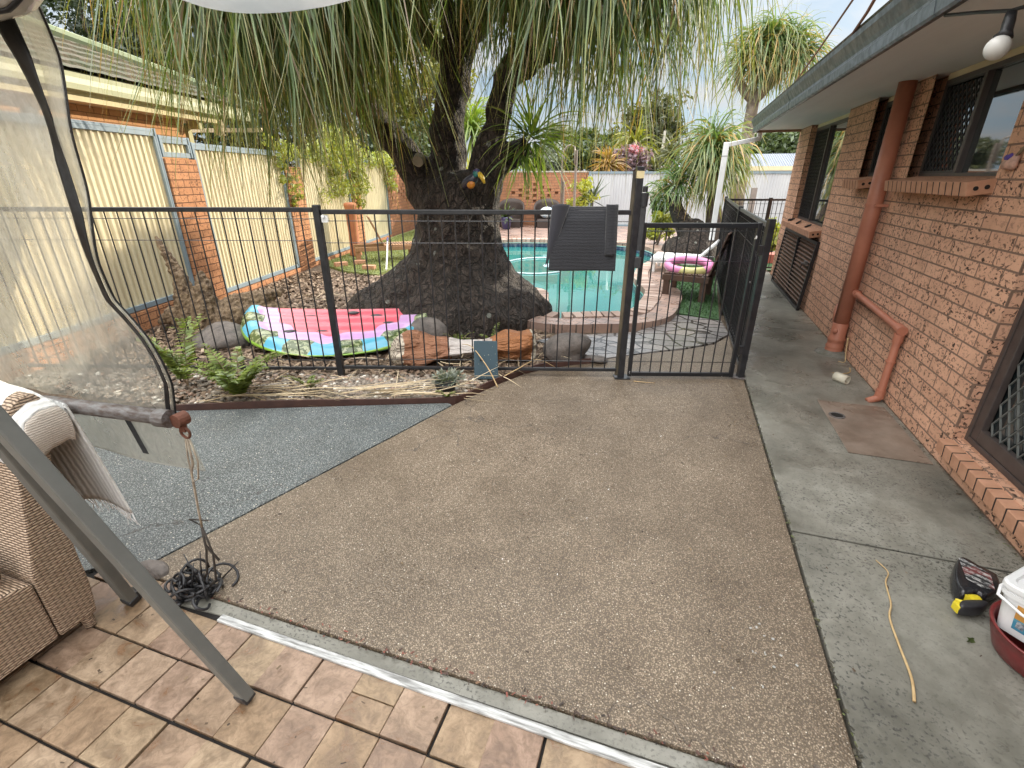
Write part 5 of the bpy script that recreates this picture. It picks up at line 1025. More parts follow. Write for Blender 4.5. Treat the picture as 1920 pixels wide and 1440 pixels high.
mb.add([A, B, Cc, Dd, A + th, B + th, Cc + th, Dd + th], [(0, 1, 2, 3), (4, 7, 6, 5), (0, 4, 5, 1), (1, 5, 6, 2), (2, 6, 7, 3), (3, 7, 4, 0)])
def tilem():
    m, nt, b, L = newmat('speckled_rubber'); n1 = noise(nt, 60, 2, .5, objco(nt)); L(mix(nt, ramp(nt, n1, [(.68, 0), (.71, 1)]), (.035, .065, .085), (.25, .27, .22)), b.inputs['Base Color']); b.inputs['Roughness'].default_value = .75; bump(nt, n1, .3, .003, b); return m
mb.build('panel', tilem(), tl, bevel=.003)
MB().tube([FS(1.21, .17, -.075), FS(1.21, .17, -.066)], .007, 8).build('bolt_hole_disc', M['hole'], tl)  # black disc paints in the shade of a hole
def rock(label, c, r, seed, mat='rock', name='rock', amp=.16): return tag(MB().blob(c, r, seed, amp, 3).build(name, M[mat], None, smooth=True), label, 'rock')
rock('rounded grey boulder in the bed just left of the latch post', (-.83, 4.12, .10), (.20, .17, .15), 2)
rock('brown boulder between the watermelon float and the crumpled sack', (-2.30, 4.22, .08), (.22, .18, .17), 5)
rock('flat grey stone lying left of the watermelon float', (-4.35, 3.62, .03), (.33, .26, .12), 8)
rock('low stone half buried at the front of the trunk by the sack', (-1.4, 4.35, .03), (.22, .16, .09), 11)
rock('small pale flat stone between boulder and flagstone landing', (-.55, 4.16, .03), (.11, .06, .035), 12)
rock('mossy stone beside the rear leg of the grey frame', (-1.97, 1.03, .0), (.075, .045, .035), 14)
st = thing('tree_stump', (-5.0, 4.05, 0), 'splintered grey driftwood stump with one tall spike by the panels', 'stump'); mb = MB()
mb.tube([(-5.16, 3.93, -.05), (-5.15, 3.93, .25), (-5.17, 3.94, .55), (-5.30, 3.93, .85), (-5.36, 3.93, .98)], [.16, .13, .075, .035, .015], 10)
mb.tube([(-5.05, 4.02, -.05), (-5.0, 4.0, .22), (-4.98, 4.05, .45), (-4.99, 4.05, .60)], [.2, .15, .09, .03], 10)
mb.tube([(-5.0, 4.1, .02), (-4.75, 4.25, .20), (-4.5, 4.4, .26), (-4.32, 4.52, .34)], [.18, .13, .09, .03], 10); mb.tube([(-4.9, 4.1, .0), (-4.7, 4.2, .1), (-4.35, 4.45, .10), (-4.2, 4.55, .03)], [.2, .16, .1, .04], 10); mb.tube([(-5.1, 4.0, .02), (-5.35, 3.85, .12), (-5.5, 3.8, .03)], [.16, .1, .03], 8)
sb = mb.build('stump_wood', M['drift'], st, smooth=True); rm = sb.modifiers.new('r', 'REMESH'); rm.mode = 'VOXEL'; rm.voxel_size = .018
tx3 = bpy.data.textures.new('splinter', 'STUCCI'); tx3.noise_scale = .035; d3 = sb.modifiers.new('d', 'DISPLACE'); d3.texture = tx3; d3.strength = .035; d3.texture_coords = 'LOCAL'
def fern(label, c, n, L, seed, upk=.9, name='fern', mat='fern'):
    t = thing(name, c, label, 'fern'); rs = np.random.RandomState(seed); lv = Leaves(); org = []; dirs = []; ln = []; mb = MB()
    for i in range(n):
        a = rs.rand() * 6.283; d = np.array([math.cos(a) * .75, math.sin(a) * .75, upk + rs.rand() * .5]); d /= np.linalg.norm(d); p = np.array(c, float); Lf = L * rs.uniform(.6, 1.15); pts = []
        for k in range(22):
            pts.append(p.copy()); p = p + d * Lf / 22; d = d + np.array([0, 0, -1.0]) * .055 * (k / 10); d /= np.linalg.norm(d); sd = np.cross(d, [0, 0, 1]); sd /= np.linalg.norm(sd) + 1e-9
            if k > 2:
                for s in (1, -1): org.append(p.copy()); dirs.append(sd * s + d * .35 + rs.randn(3) * .08); ln.append(.052 * math.sin(math.pi * min(1, (k / 22) * .85 + .15)) * L / .4 + .006)
        mb.tube([tuple(x) for x in pts[::3]], .003, 4)
    m_ = len(org); lv.add(*strap_leaves(np.array(org), np.array(dirs), np.array(ln), np.full(m_, .016 * L / .4), np.full(m_, 3.), 2, .02, rs)); lv.build('fronds', LM[mat], t); mb.build('stalks', M['drift'], t); return t
fern('green sword fern growing in pebbles left of the float', (-3.02, 2.52, 0), 26, .50, 3, 1.1)
fern('upright fern half hidden beside the hanging blind edge', (-3.62, 2.58, 0), 9, .62, 4, 2.2)
fern('small fern clump at the foot of the splintered stump', (-4.75, 3.55, 0), 8, .30, 5)
fern('low fern sprigs between pebbles, right of the larger sword fern', (-2.62, 2.82, 0), 7, .22, 6)
fern('small weed tuft growing against the trunk behind the tile', (-1.62, 4.28, .02), 12, .24, 7, name='weed')
fern('weed tuft left of the tile at the base of the trunk', (-1.95, 4.2, .0), 9, .2, 8, name='weed')
fern('tiny weed sprouting over the edging corner by the slab seam', (-1.50, 2.99, .02), 8, .10, 9, name='weed')
pp = thing('succulent_pot', (-1.58, 3.13, 0), 'small black pot tipped in pebbles with silver grey succulent', 'plant pot'); MB().lathe([(.045, 0), (.065, .02), (.082, .07), (.085, .105), (.075, .11), (.07, .09)], (-1.58, 3.13, -.015), 20).build('pot', M['blackmatte'], pp, smooth=True)
lv = Leaves(); rs_ = np.random.RandomState(70); d = rs_.randn(260, 3); d[:, 2] = abs(d[:, 2]) * .8 + .1; d /= np.linalg.norm(d, axis=1, keepdims=True); lv.add(*strap_leaves(np.array([-1.56, 3.14, .10]) + d * rs_.uniform(.02, .12, (260, 1)) * [1.1, 1.1, .6], d, rs_.uniform(.02, .05, 260), np.full(260, .012), np.full(260, 2.), 3, .1, rs_)); lv.build('leaves', LM['silver'], pp)

# vines over the boundary fence
def vine(label, pts, rads, per, seed):
    c = FL(0, pts[0][0], 0); t = thing('vine', c, label, 'vine'); rs = np.random.RandomState(seed); lv = Leaves(); C = [tuple(FL(.02 + rs.rand() * .12, s + rs.uniform(-.08, .08), z)) for s, z in pts]; lv.cloud(C, np.array(rads), per, .045, rs, 1, .6); lv.build('foliage', LM['vine'], t)
    mb = MB()
    for k in range(9):
        p = C[rs.randint(len(C))]; mb.tube([p, (p[0] + rs.uniform(-.15, .15), p[1] + rs.uniform(-.15, .15), p[2] - .25), (p[0] + rs.uniform(-.2, .2), p[1] + rs.uniform(-.2, .2), p[2] - .5)], .004, 4)
    mb.build('stems', M['drift'], t)
rs_ = np.random.RandomState(80)
pts = [(s, 1.97 + .06 * rs_.randn()) for s in np.linspace(2.3, 3.6, 12)] + [(2.75 + .12 * rs_.randn(), z) for z in np.linspace(1.15, 1.9, 9)]; vine('thin vine trailing down over the second panel edge and middle pier', pts, rs_.uniform(.06, .14, len(pts)), 34, 81)
pts = [(s, 2.0 + .1 * rs_.randn()) for s in np.linspace(3.8, 6.4, 26)] + [(s + .25 * rs_.randn(), 1.95 - .75 * rs_.rand() ** 1.2) for s in np.linspace(4.3, 6.0, 34)] + [(5.75 + .12 * rs_.randn(), z) for z in np.linspace(1.0, 1.6, 8)]; vine('dense yellow green vine hanging over the third panel and its pier', pts, rs_.uniform(.10, .22, len(pts)), 50, 82)
pts = [(s, 1.98 + .08 * rs_.randn()) for s in np.linspace(6.6, 8.6, 16)] + [(8.15 + .12 * rs_.randn(), z) for z in np.linspace(1.3, 1.9, 10)]; vine('vine spilling over the last cream panel onto the brick wall', pts, rs_.uniform(.10, .2, len(pts)), 46, 83)
pts = [(s, 2.15 + .25 * rs_.rand()) for s in np.linspace(4.2, 5.6, 14)]; vine('tuft of yellow green creeper rising above the third panel', pts, rs_.uniform(.14, .26, len(pts)), 46, 84)

# ------------------------------------------------------------------ garden furniture
def lounger(label, loc, rz, mat, L=1.55, W=.58, H=.33, back=.62, slats=11, ang=58, name='sun_lounger', fl=.98, group='garden loungers'):
    t = thing(name, loc, label, 'lounger', group, rz); mb = MB(); n = slats; Ls = L - back
    for k in range(n): mb.box(-W / 2, W / 2, Ls * k / n + .006, Ls * (k + 1) / n - .006, H - .022, H)
    mb.build('seat', mat, t, local=True, bevel=.003); mb = MB()
    for sx in (-1, 1): mb.box(sx * W / 2 - .02, sx * W / 2 + .02, -.01, L * fl, H - .10, H - .023)
    mb.box(-W / 2 + .021, W / 2 - .021, -.01, .03, H - .10, H - .023); mb.build('frame', mat, t, local=True, bevel=.004)
    ca, sa = math.cos(R(ang)), math.sin(R(ang)); mb = MB()
    for k in range(6):
        d = back * (k + .5) / 6; mb.obox((0, Ls + d * ca, H + d * sa), (W / 2, 0, 0), (0, ca * back / 14, sa * back / 14), (0, -sa * .011, ca * .011))
    mb.build('backrest', mat, t, local=True, bevel=.003)
    for sx in (-1, 1):
        for yy in (.05, L * fl - .06): MB().box(sx * (W / 2 - .03) - .035, sx * (W / 2 - .03) + .035, yy - .04, yy + .04, 0, H - .10).build('leg', mat, t, local=True, bevel=.004)
    return t
lounger('brown slatted wooden lounger on dark turf behind the gate', (-.05, 7.22, .01), R(-101), M['browntimber'], 1.14, .58, .36, .56, slats=8, ang=74, fl=.52)
lounger('honey coloured timber lounger on the lawn by a terracotta column', (-5.10, 9.05, .01), R(128), M['timber'], 1.2, .52, .32, .58, ang=66)
wl_ = thing('white_lounger', (.12, 8.95, .01), 'white plastic lounger with raised back behind the pink ring', 'lounger', 'garden loungers', R(-97)); mb = MB()
for k in range(2, 7): mb.box(-.33, .33, -.75 + k * .15, -.75 + k * .15 + .135, .28, .305)
mb.build('seat', M['white'], wl_, local=True, bevel=.004); MB().obox((0, .42, .43), (.32, 0, 0), (0, .13, .14), (0, -.012, .012)).build('backrest', M['white'], wl_, local=True, bevel=.006); mb = MB()
mb.box(-.355, -.305, -.46, .5, .22, .278); mb.box(.305, .355, -.46, .5, .22, .278); mb.box(-.304, .304, -.46, -.42, .225, .277)
mb.build('frame', M['white'], wl_, local=True)
for sx in (-1, 1):
    for yy in (-.40, .42): MB().box(sx * .31 - .025, sx * .31 + .025, yy - .03, yy + .03, 0, .22).build('leg', M['white'], wl_, local=True)
pr_ = thing('pool_ring', (.22, 7.75, .42), 'pink inflatable ring resting on the brown slatted lounger', 'pool ring'); V = []; F = []; n1, n2 = 40, 12
for i in range(n1):
    a = 2 * math.pi * i / n1
    for j in range(n2):
        b_ = 2 * math.pi * j / n2; r_ = .285 + .055 * math.cos(b_); V.append(((.22) + r_ * math.cos(a), 7.25 + r_ * math.sin(a) * .95, .425 + .058 * math.sin(b_) + .04 * math.sin(a)))
for i in range(n1):
    for j in range(n2): F.append((i * n2 + j, ((i + 1) % n1) * n2 + j, ((i + 1) % n1) * n2 + (j + 1) % n2, i * n2 + (j + 1) % n2))
def ringm():
    m, nt, b, L = newmat('ring_vinyl'); co = objco(nt); gr = mathn(nt, 'GREATER_THAN', noise(nt, 2.4, 1, .5, co), .60); L(mix(nt, gr, (.70, .26, .48), (.62, .58, .25)), b.inputs['Base Color']); b.inputs['Roughness'].default_value = .3; return m
MB().add(V, F).build('tube', ringm(), pr_, smooth=True)
bo = thing('clip', (.0, 7.02, .38), 'small blue clip left on the corner of the brown slatted lounger', 'clip'); mb = MB(); mb.box(.02, .10, 6.99, 7.01, .371, .385); mb.box(.02, .035, 7.01, 7.06, .371, .38); mb.box(.085, .10, 7.01, 7.06, .371, .38); mb.build('clip_body', pm('blue_plastic', (.03, .08, .35), None, 9, .4), bo)
tc_ = thing('terracotta_column', (at(668, 480, 8.95).x, 8.95, 0), 'tall terracotta chimney pot column standing against the brick pier', 'column'); x_ = tc_.location.x
MB().lathe([(.12, 0), (.125, .05), (.105, .12), (.10, .5), (.11, .95), (.13, 1.02), (.125, 1.06), (.09, 1.08)], (x_, 8.95, 0), 20).build('column_body', M['terracotta'], tc_, smooth=True)
pb = thing('pool_pole', (-5.3, 8.4, .2), 'white pool pole leaning across the brick edging by the lawn', 'pole'); MB().tube([(-4.72, 7.35, .08), (-5.05, 7.95, .25), (-5.32, 8.42, .40)], .014, 8).build('shaft', M['white'], pb); MB().tube([(-5.32, 8.42, .40), (-5.42, 8.60, .45)], .022, 8).build('grip', M['glass_blue'], pb)
for k, (s, o_, lb) in enumerate(((-5.25, 7.62, 'loose orange brick on the lawn nearest the mulch edge'), (-5.75, 8.05, 'loose orange brick lying nearer the plinth on the lawn'), (-5.95, 7.75, 'loose brick beside the plinth at the lawn corner'))):
    tag(MB().obox((s, o_, .05), (.115 * math.cos(.4 * k + .2), .115 * math.sin(.4 * k + .2), 0), (-.055 * math.sin(.4 * k + .2), .055 * math.cos(.4 * k + .2), 0), (0, 0, .038)).build('loose_brick', M['sill'], None, bevel=.004), lb, 'brick', 'loose bricks on the lawn')
# seats against the back wall
def BKP(u, d, z=0): c, sn = math.cos(R(FY)), math.sin(R(FY)); return Vector((BA.x + u * c + d * sn, BA.y + u * sn - d * c, z))
M['wickerd'] = pm('dark_wicker', (.055, .036, .03), (.028, .02, .017), 50, .6, .7, .006, 120)
def tub_chair(label, u, cush):
    p = BKP(u, .75); t = thing('wicker_chair', p, label, 'chair', 'wicker chairs against the back wall', R(FY)); V = []; F = []; n = 28
    def sh(uu, vv):
        a = math.pi * (-.12 + 1.24 * uu); h = .30 + .50 * math.sin(math.pi * uu) ** .6; r_ = .36 + .05 * vv; return (r_ * math.cos(a), .05 + r_ * math.sin(a) * .95, .06 + (h + .06) * vv)
    MB().grid(sh, 28, 6).build('shell', M['wickerd'], t, smooth=True, local=True, solid=.05); MB().box(-.31, .31, -.30, .30, .05, .30).build('seat', M['wickerd'], t, local=True, bevel=.02)
    if cush: MB().blob((0, .16, .50), (.25, .09, .18), 4, .05).build('cushion', cush, t, smooth=True, local=True)
    return t
def cushm():
    m, nt, b, L = newmat('blue_white_cushion'); v = voro(nt, 22, objco(nt)); L(ramp(nt, v.outputs['Distance'], [(.3, (.20, .38, .55)), (.5, (.75, .80, .84))]), b.inputs['Base Color']); b.inputs['Roughness'].default_value = .9; return m
tub_chair('dark wicker tub chair at the left end of the honeycomb brick wall', -.70, None); tub_chair('dark wicker tub chair with blue and white cushion under the honeycomb', .46, cushm())
def pot_plant(label, c, r, h, potm, n, L, wd, mat, seed, cloud=False):
    t = thing('potted_plant', c, label, 'potted plant'); MB().lathe([(r * .7, 0), (r, h * .8), (r * 1.1, h), (r * .95, h), (r * .9, h * .85)], tuple(c), 18).build('pot', potm, t, smooth=True); lv = Leaves(); rs = np.random.RandomState(seed); top = (c[0], c[1], c[2] + h)
    if cloud: lv.cloud(clumps((top[0], top[1], top[2] + L * .55), (L * .6, L * .6, L * .55), 16, rs), np.full(16, L * .28), 46, wd, rs)
    else: lv.head(top, n, L, wd, 1.8, .9, .03, 6, rs)
    lv.build('leaves', mat, t); return t
pot_plant('blue pot with small green agave between the wicker chairs', BKP(-.80, 1.45), .17, .42, M['glass_blue'], 40, .38, .05, LM['mid'], 90)
pot_plant('purple blue pot with yellow green shrub beside the arched rail', at(1090, 408, 15.6) * 1 - Vector((0, 0, .35)), .24, .55, M['glass_blue'], 0, .78, .07, LM['lime'], 91, True)
rosette('strap_plant', 'dark spiky plant behind the purple pot at the wall end', tuple(at(1110, 375, 15.9)), 26, .6, .045, .8, LM['dark'], 92, 1.2)
ar = thing('pool_arch', (at(1063, 420, 14.2).x, 14.2, 0), 'arched bronze pipe rail with two posts at the far pool edge', 'rail'); a0, a1 = at(1050, 420, 14.2), at(1072, 420, 14.2); zt = at(1060, 272, 14.2).z
MB().tube([(a0.x, 14.2, 0), (a0.x, 14.2, zt - .35), (a0.x + .03, 14.2, zt - .16), (a0.x + .12, 14.2, zt - .03), (a0.x + .22, 14.2, zt), (a0.x + .32, 14.2, zt - .04), (a1.x, 14.2, zt - .2), (a1.x, 14.2, zt - .5)], .024, 8).build('arch', pm('bronze_tube', (.22, .18, .15), None, 5, .35), ar, smooth=True)
for x_ in (a0.x + .045, a1.x + .03): MB().box(x_ - .03, x_ + .03, 14.23, 14.29, 0, zt - .12 if x_ > a0.x + .1 else zt - .9).build('post', M['greytimber'], ar)
hr = thing('handrail', (-1.0, 11.8, .1), 'white curved pool handrail pair at the far right pool edge', 'handrail')
for dx in (0, .42):
    p0 = at(1146, 430, 12.2); MB().tube([(p0.x + dx, 12.75, .06), (p0.x + dx, 12.75, .62), (p0.x + dx, 12.62, .80), (p0.x + dx, 12.4, .86), (p0.x + dx, 12.2, .78), (p0.x + dx, 12.1, .5), (p0.x + dx, 12.05, -.3)], .022, 10).build('rail', M['white'], hr, smooth=True)
pc = thing('pool_hose', (-2.3, 10, -.1), 'white pool cleaner hose looped on the green water', 'hose'); c_ = at(1010, 482, 9.7); pts = [(c_.x + .75 * math.cos(a), c_.y + 1.0 * math.sin(a), -.10) for a in np.linspace(.2, 5.6, 30)]; MB().tube(pts, .018, 8).build('hose', pm('pale_hose', (.55, .65, .68), None, 8, .4), pc, smooth=True)
MB().blob((c_.x + .35, c_.y + .1, -.10), (.28, .22, .04), 4, .3).build('float_cover', pm('pale_blue_plastic', (.50, .62, .72), (.2, .28, .32), 20, .5), pc, smooth=True)
lime = tr_at('shrub', 'lime green shrub growing left of the bulging palm base', 1250, 415, 11.9, 26, 26, 18, 60, .05, LM['lime'], 95, crad=.15, trunk_r=.03, cat='shrub')
tr_at('shrub', 'dark green rounded shrub below the small rosettes near the grey fence', 1240, 378, 12.3, 18, 24, 14, 60, .05, LM['mid'], 96, crad=.16, trunk_r=.03, cat='shrub')
tr_at('shrub', 'yellow green bush past the end of the house by the path', 1446, 450, 12.0, 22, 42, 20, 60, .06, LM['vine'], 97, crad=.17, trunk_r=.03, cat='shrub')
tr_at('shrub', 'low weedy bush on the turf right of the pool behind the gate', 1225, 440, 12.6, 24, 14, 12, 50, .05, LM['vine'], 98, crad=.14, trunk_r=.02, cat='shrub')
struct(MB().box(1.72, 3.2, 10.7, 11.05, -.02, .17).build('garden_kerb', pm('red_block', (.40, .13, .10), None, 5, .7)))
MB_ = MB().box(1.3, 3.4, 9.9, 11.8, -.02, .004).build('verge', M['turf_dark']); struct(MB_)
# downpipe
dpn = thing('downpipe', (.9, 9.5, 0), 'white plastic downpipe elbowing from the gutter end down past the gate', 'downpipe'); p1, p2, p3 = at(1421, 257, 9.5), at(1362, 272, 9.3), at(1333, 450, 9.3)
mb = MB(); mb.bar((p1.x + .02, 9.5, 2.235), (p1.x + .02, 9.5, 2.12), .07, .07, (0, 1, 0)); mb.bar((p1.x + .03, 9.5, 2.13), (p2.x, 9.3, p2.z), .075, .065); mb.bar((p2.x, 9.3, p2.z + .04), (p2.x + .0, 9.3, p3.z), .085, .075, (0, 1, 0)); mb.build('pipe', M['white'], dpn, bevel=.006)
MB().bar((p2.x, 9.3, p2.z - .17), (p2.x, 9.3, p2.z - .155), .09, .08, (0, 1, 0)).build('joint', pm('joint_grey', (.4, .4, .4), None, 5, .5), dpn)
pz = thing('timber_post', (at(1412, 400, 11).x, 11, 0), 'plain grey post standing before the grey fence past the house end', 'post'); a = at(1415, 352, 11); MB().box(a.x - .05, a.x + .05, 10.95, 11.05, 0, a.z).build('post', pm('taupe_post', (.30, .27, .25), None, 5, .6), pz)
# slatted gate leaning by the wall
sg = thing('slatted_gate', (1.59, 7.83, 0), 'black horizontal slatted gate leaning on the brick wall under the far window', 'gate'); mb = MB(); y0, y1, zt = 6.80, 8.84, .845
for y in (y0, y1 - .04): mb.obox((1.60, y + .02, zt / 2), (.018, 0, 0), (0, .02, 0), (.028, 0, zt / 2))
for z, dx in ((.02, -.026), (zt - .02, .026)): mb.box(1.582 + dx, 1.618 + dx, y0 + .041, y1 - .041, z - .02, z + .02)
mb.box(1.58, 1.62, 7.70, 7.73, .04, zt - .04); mb.build('frame', M['black'], sg, bevel=.003); mb = MB(); n = 15
for k in range(n):
    z = .075 + (zt - .15) * k / (n - 1); mb.obox((1.60 - .026 + .052 * z / zt, (y0 + y1) / 2, z), (.007, 0, .004), (0, (y1 - y0) / 2 - .045, 0), (-.008, 0, .016))
mb.build('slats', M['browntimber'], sg); mb = MB(); mb.box(1.555, 1.585, 6.90, 6.98, .56, .60); mb.tube([(1.56, 6.86, .58), (1.56, 7.05, .56)], .010, 8); mb.tube([(1.55, 7.02, .56), (1.55, 7.06, .50)], .008, 6); mb.build('latch', M['galv'], sg)
for k, (y, L_, lb) in enumerate(((8.42, .10, 'black torch like fitting at the far end of the low window sill'), (7.9, .16, 'thin black clamp in the middle of the low window sill'), (7.35, .09, 'small dark clip at the near end of the low window sill'))):
    t = thing('sill_clip', (1.58, y, .985), lb, 'clip', 'bits left on the far sill'); z_ = 1.0 - .03; MB().tube([(1.56, y, z_), (1.60, y + L_ * .4, z_ + .012), (1.64, y + L_, z_ + .02)], [.026 if k == 0 else .010, .012, .010], 10).build('clip_body', M['blackmatte'], t)
# festoon bulb and cable under the soffit
fl_ = thing('festoon_light', (1.2, 2.75, 2.25), 'black festoon cord with one white globe bulb under the soffit', 'lamp'); b1, b2 = at(1775, 26, 2.79), at(1890, 14, 2.38)
s0 = Vector((1.03, 2.86, 2.215)); s1 = at(1895, 20, 2.62); s2 = at(2100, -40, 2.2)
MB().tube([tuple(at(1772, 29, 2.99)), tuple(at(1835, 23, 2.80)), tuple(s1), tuple(s2)], .0065, 8).build('cord', M['blackmatte'], fl_, smooth=True)
c0, c1, c2 = at(1897, 22, 2.60), at(1887, 58, 2.59), at(1870, 90, 2.58)
mb = MB(); mb.tube([tuple(c0), tuple(c0 + (c1 - c0) * .5), tuple(c1), tuple(c1 + (c2 - c1) * .35)], [.016, .019, .019, .030], 14); mb.build('socket', M['blackmatte'], fl_, smooth=True)
MB().blob(tuple(c2), (.039, .039, .040), 1, .0, 3).build('globe', pm('frosted_globe', (.66, .65, .62), None, 5, .35), fl_, smooth=True)
for k, (a, b_, lb) in enumerate(((at(1478, 172, 8.0), at(1640, -60, 5.2), 'rusty cable running up from the gutter past the tall palm'), (at(1597, 66, 4.3), at(1668, -50, 3.6), 'shorter cable rising from the gutter right of the first one'))):
    tag(MB().tube([tuple(a), tuple(a + (b_ - a) * .5 - Vector((0, 0, .02))), tuple(b_)], .010, 6).build('cable', pm('rusty_cable', (.30, .14, .10), None, 5, .7), None), lb, 'cable', 'cables above the gutter')
orn = thing('wall_ornament', (1.625, 3.47, 1.63), 'small purple and pink ornament hung on the brick by the window', 'ornament'); c_ = Vector((1.625, 3.47, 1.63))
MB().blob(tuple(c_), (.018, .05, .04), 5, .3).build('petals', pm('pink_petal', (.62, .38, .30), (.35, .22, .18), 30, .6), orn, smooth=True); MB().blob((c_.x - .012, c_.y + .005, c_.z + .025), (.012, .03, .022), 6, .3).build('bow', pm('purple_cloth', (.09, .05, .30), None, 30, .6), orn, smooth=True)
MB().tube([(c_.x, c_.y - .03, c_.z + .03), (c_.x + .01, c_.y - .10, c_.z + .12), (c_.x + .018, c_.y - .16, c_.z + .2)], .008, 6).build('stem', M['drift'], orn)

# ------------------------------------------------------------------ toucan ornament in the fork
bd = thing('bird_ornament', (-2.2, 5.1, 1.62), 'painted toucan ornament with yellow beak perched in the fork of the trunk', 'ornament'); c_ = at(882, 344, 4.82); fw_ = Vector((1, .1, 0)).normalized()
mb = MB(); mb.tube([tuple(c_ + Vector((-.10, .02, -.05))), tuple(c_ + Vector((-.06, .01, -.01))), tuple(c_ + Vector((0, 0, .02))), tuple(c_ + Vector((.045, -.01, .05))), tuple(c_ + Vector((.07, -.01, .085)))], [.02, .045, .055, .045, .03], 14); mb.build('body', pm('toucan_dark', (.05, .05, .075), (.02, .02, .025), 20, .35), bd, smooth=True)
MB().blob(tuple(c_ + Vector((.02, -.035, -.01))), (.045, .025, .04), 2, .05).build('breast', pm('toucan_orange', (.55, .16, .02), (.45, .20, .02), 20, .4), bd, smooth=True)
MB().blob(tuple(c_ + Vector((.075, -.01, .095))), (.045, .036, .04), 3, .03).build('head', pm('toucan_head', (.10, .02, .08), (.02, .06, .12), 12, .35), bd, smooth=True)
MB().blob(tuple(c_ + Vector((.075, -.04, .085))), (.03, .012, .03), 4, .03).build('face', pm('toucan_face', (.02, .16, .14), None, 12, .35), bd, smooth=True)
MB().tube([tuple(c_ + Vector((.10, -.02, .09))), tuple(c_ + Vector((.14, -.03, .055))), tuple(c_ + Vector((.165, -.035, .0)))], [.026, .022, .010], 12).build('beak', pm('toucan_beak', (.62, .45, .05), (.55, .36, .04), 8, .3), bd, smooth=True)

# ------------------------------------------------------------------ patio cover, hanging clear blinds
pcv = thing('patio_cover', (-1.5, -.8, 0), 'translucent patio cover over the sandstone pavers, above the frame', 'patio roof')
MB().box(-4.4, .95, .99, 1.07, 2.42, 2.54).build('beam', M['alu'], pcv)
def trl():
    m, nt, b, L = newmat('translucent_sheet'); nt.nodes.remove(b); d = N(nt, 'ShaderNodeBsdfTranslucent'); d.inputs[0].default_value = (.8, .8, .78, 1); t = N(nt, 'ShaderNodeBsdfTransparent'); t.inputs[0].default_value = (.85, .86, .86, 1); x = N(nt, 'ShaderNodeMixShader'); x.inputs[0].default_value = .45; L(d.outputs[0], x.inputs[1]); L(t.outputs[0], x.inputs[2]); L(x.outputs[0], nt.nodes['Material Output'].inputs[0]); return m
MB().grid(lambda u, v: (-4.4 + 5.35 * u, -3 + 4.1 * v, 2.58 + .016 * math.sin(u * 5.35 / .076 * 6.283)), 900, 1).build('roof_sheet', trl(), pcv, recalc=False)
for x_ in (-4.35, .90): MB().box(x_ - .04, x_ + .04, -3, -2.92, -.02, 2.52).build('post', M['alu'], pcv)
MB().box(-4.35, -4.27, .99, 1.07, -.02, 2.42).build('post', M['alu'], pcv)
bl = thing('clear_blind', (-1.6, 1.0, 0), 'clouded clear vinyl blind with black edge hanging over a rusty bottom pipe', 'blind')
EDGE = [(-1.62, 2.30), (-1.585, 1.93), (-1.572, 1.85), (-1.578, 1.73), (-1.592, 1.60), (-1.597, 1.46), (-1.60, 1.33), (-1.59, 1.22), (-1.547, 1.165), (-1.505, 1.10), (-1.478, 1.03), (-1.466, .96), (-1.477, .90), (-1.484, .835)]
ez = np.array([p[1] for p in EDGE])[::-1]; ex = np.array([p[0] for p in EDGE])[::-1]
def wav(x, z): return .018 * math.sin(5.2 * x + 2.0 * z) * math.sin(1.3 * (z - .8)) + .009 * math.sin(13 * x - 5 * z + 1) * min(1, (z - .8) * 3) + .006 * math.sin(31 * x + 17 * z)
def blf(u, v):
    z = .83 + 1.47 * v; xr = float(np.interp(z, ez, ex)); x = xr - 2.5 * u; return (x, 1.0 + wav(x, z) + .012 * math.exp(-u * 9) * math.sin(4 * z + .6), z)
MB().grid(blf, 150, 90).build('vinyl_sheet', M['pvc'], bl, smooth=True, recalc=False)
SZ, SA, SB = [.83, 1.0, 1.33, 1.46, 1.60, 1.73, 1.87, 2.3], [.004, .008, .003, .012, .048, .062, .078, .11], [.020, .026, .030, .048, .086, .104, .138, .18]
def edge_strip(kind, mat, nm, off):
    def f(u, v):
        x, y, z = blf(0, v); a, b_ = (-.006, .005) if kind == 'edge' else (float(np.interp(z, SZ, SA)), float(np.interp(z, SZ, SB))); tape = a + (b_ - a) * u
        return (x - tape, blf(max(0, tape) / 2.5, v)[1] + off, z)
    MB().grid(f, 6, 80).build(nm, mat, bl, smooth=True, solid=.002)
wetblk = pm('wet_black_webbing', (.006, .006, .007), (.016, .016, .017), 40, .4, spec=.25)
edge_strip('edge', wetblk, 'edge_binding', -.004); edge_strip('strap', wetblk, 'black_strap', -.014)
MB().grid(lambda u, v: tuple(np.array(blf(0, v)) + np.array((-float(np.interp(blf(0, v)[2], SZ, SA)) * u, -.006 - .004 * math.sin(math.pi * u), 0))), 8, 80).build('edge_tube', M['pvc'], bl, smooth=True, recalc=False)
bpz = lambda x: .83 + .055 * (-1.47 - x) * -1.0
MB().tube([(-4.05, .95, .715), (-2.43, .95, .80), (-1.50, .97, .842)], .026, 16).build('bottom_pipe', M['galv'], bl, smooth=True)
mb = MB(); mb.tube([(-1.53, .964, .841), (-1.480, .966, .843)], .030, 14); mb.build('pipe_cap', M['galv'], bl, smooth=False)
mb = MB(); mb.tube([(-1.462, .965, .835), (-1.462, 1.005, .835)], .024, 14); mb.tube(circle_pts((-1.458, .985, .787), .020, 0, 6.283, 16, ((1, 0, 0), (0, 0, 1))), .005, 6); mb.box(-1.473, -1.449, .978, .992, .79, .84); mb.build('pulley', M['rust'], bl, bevel=.002)
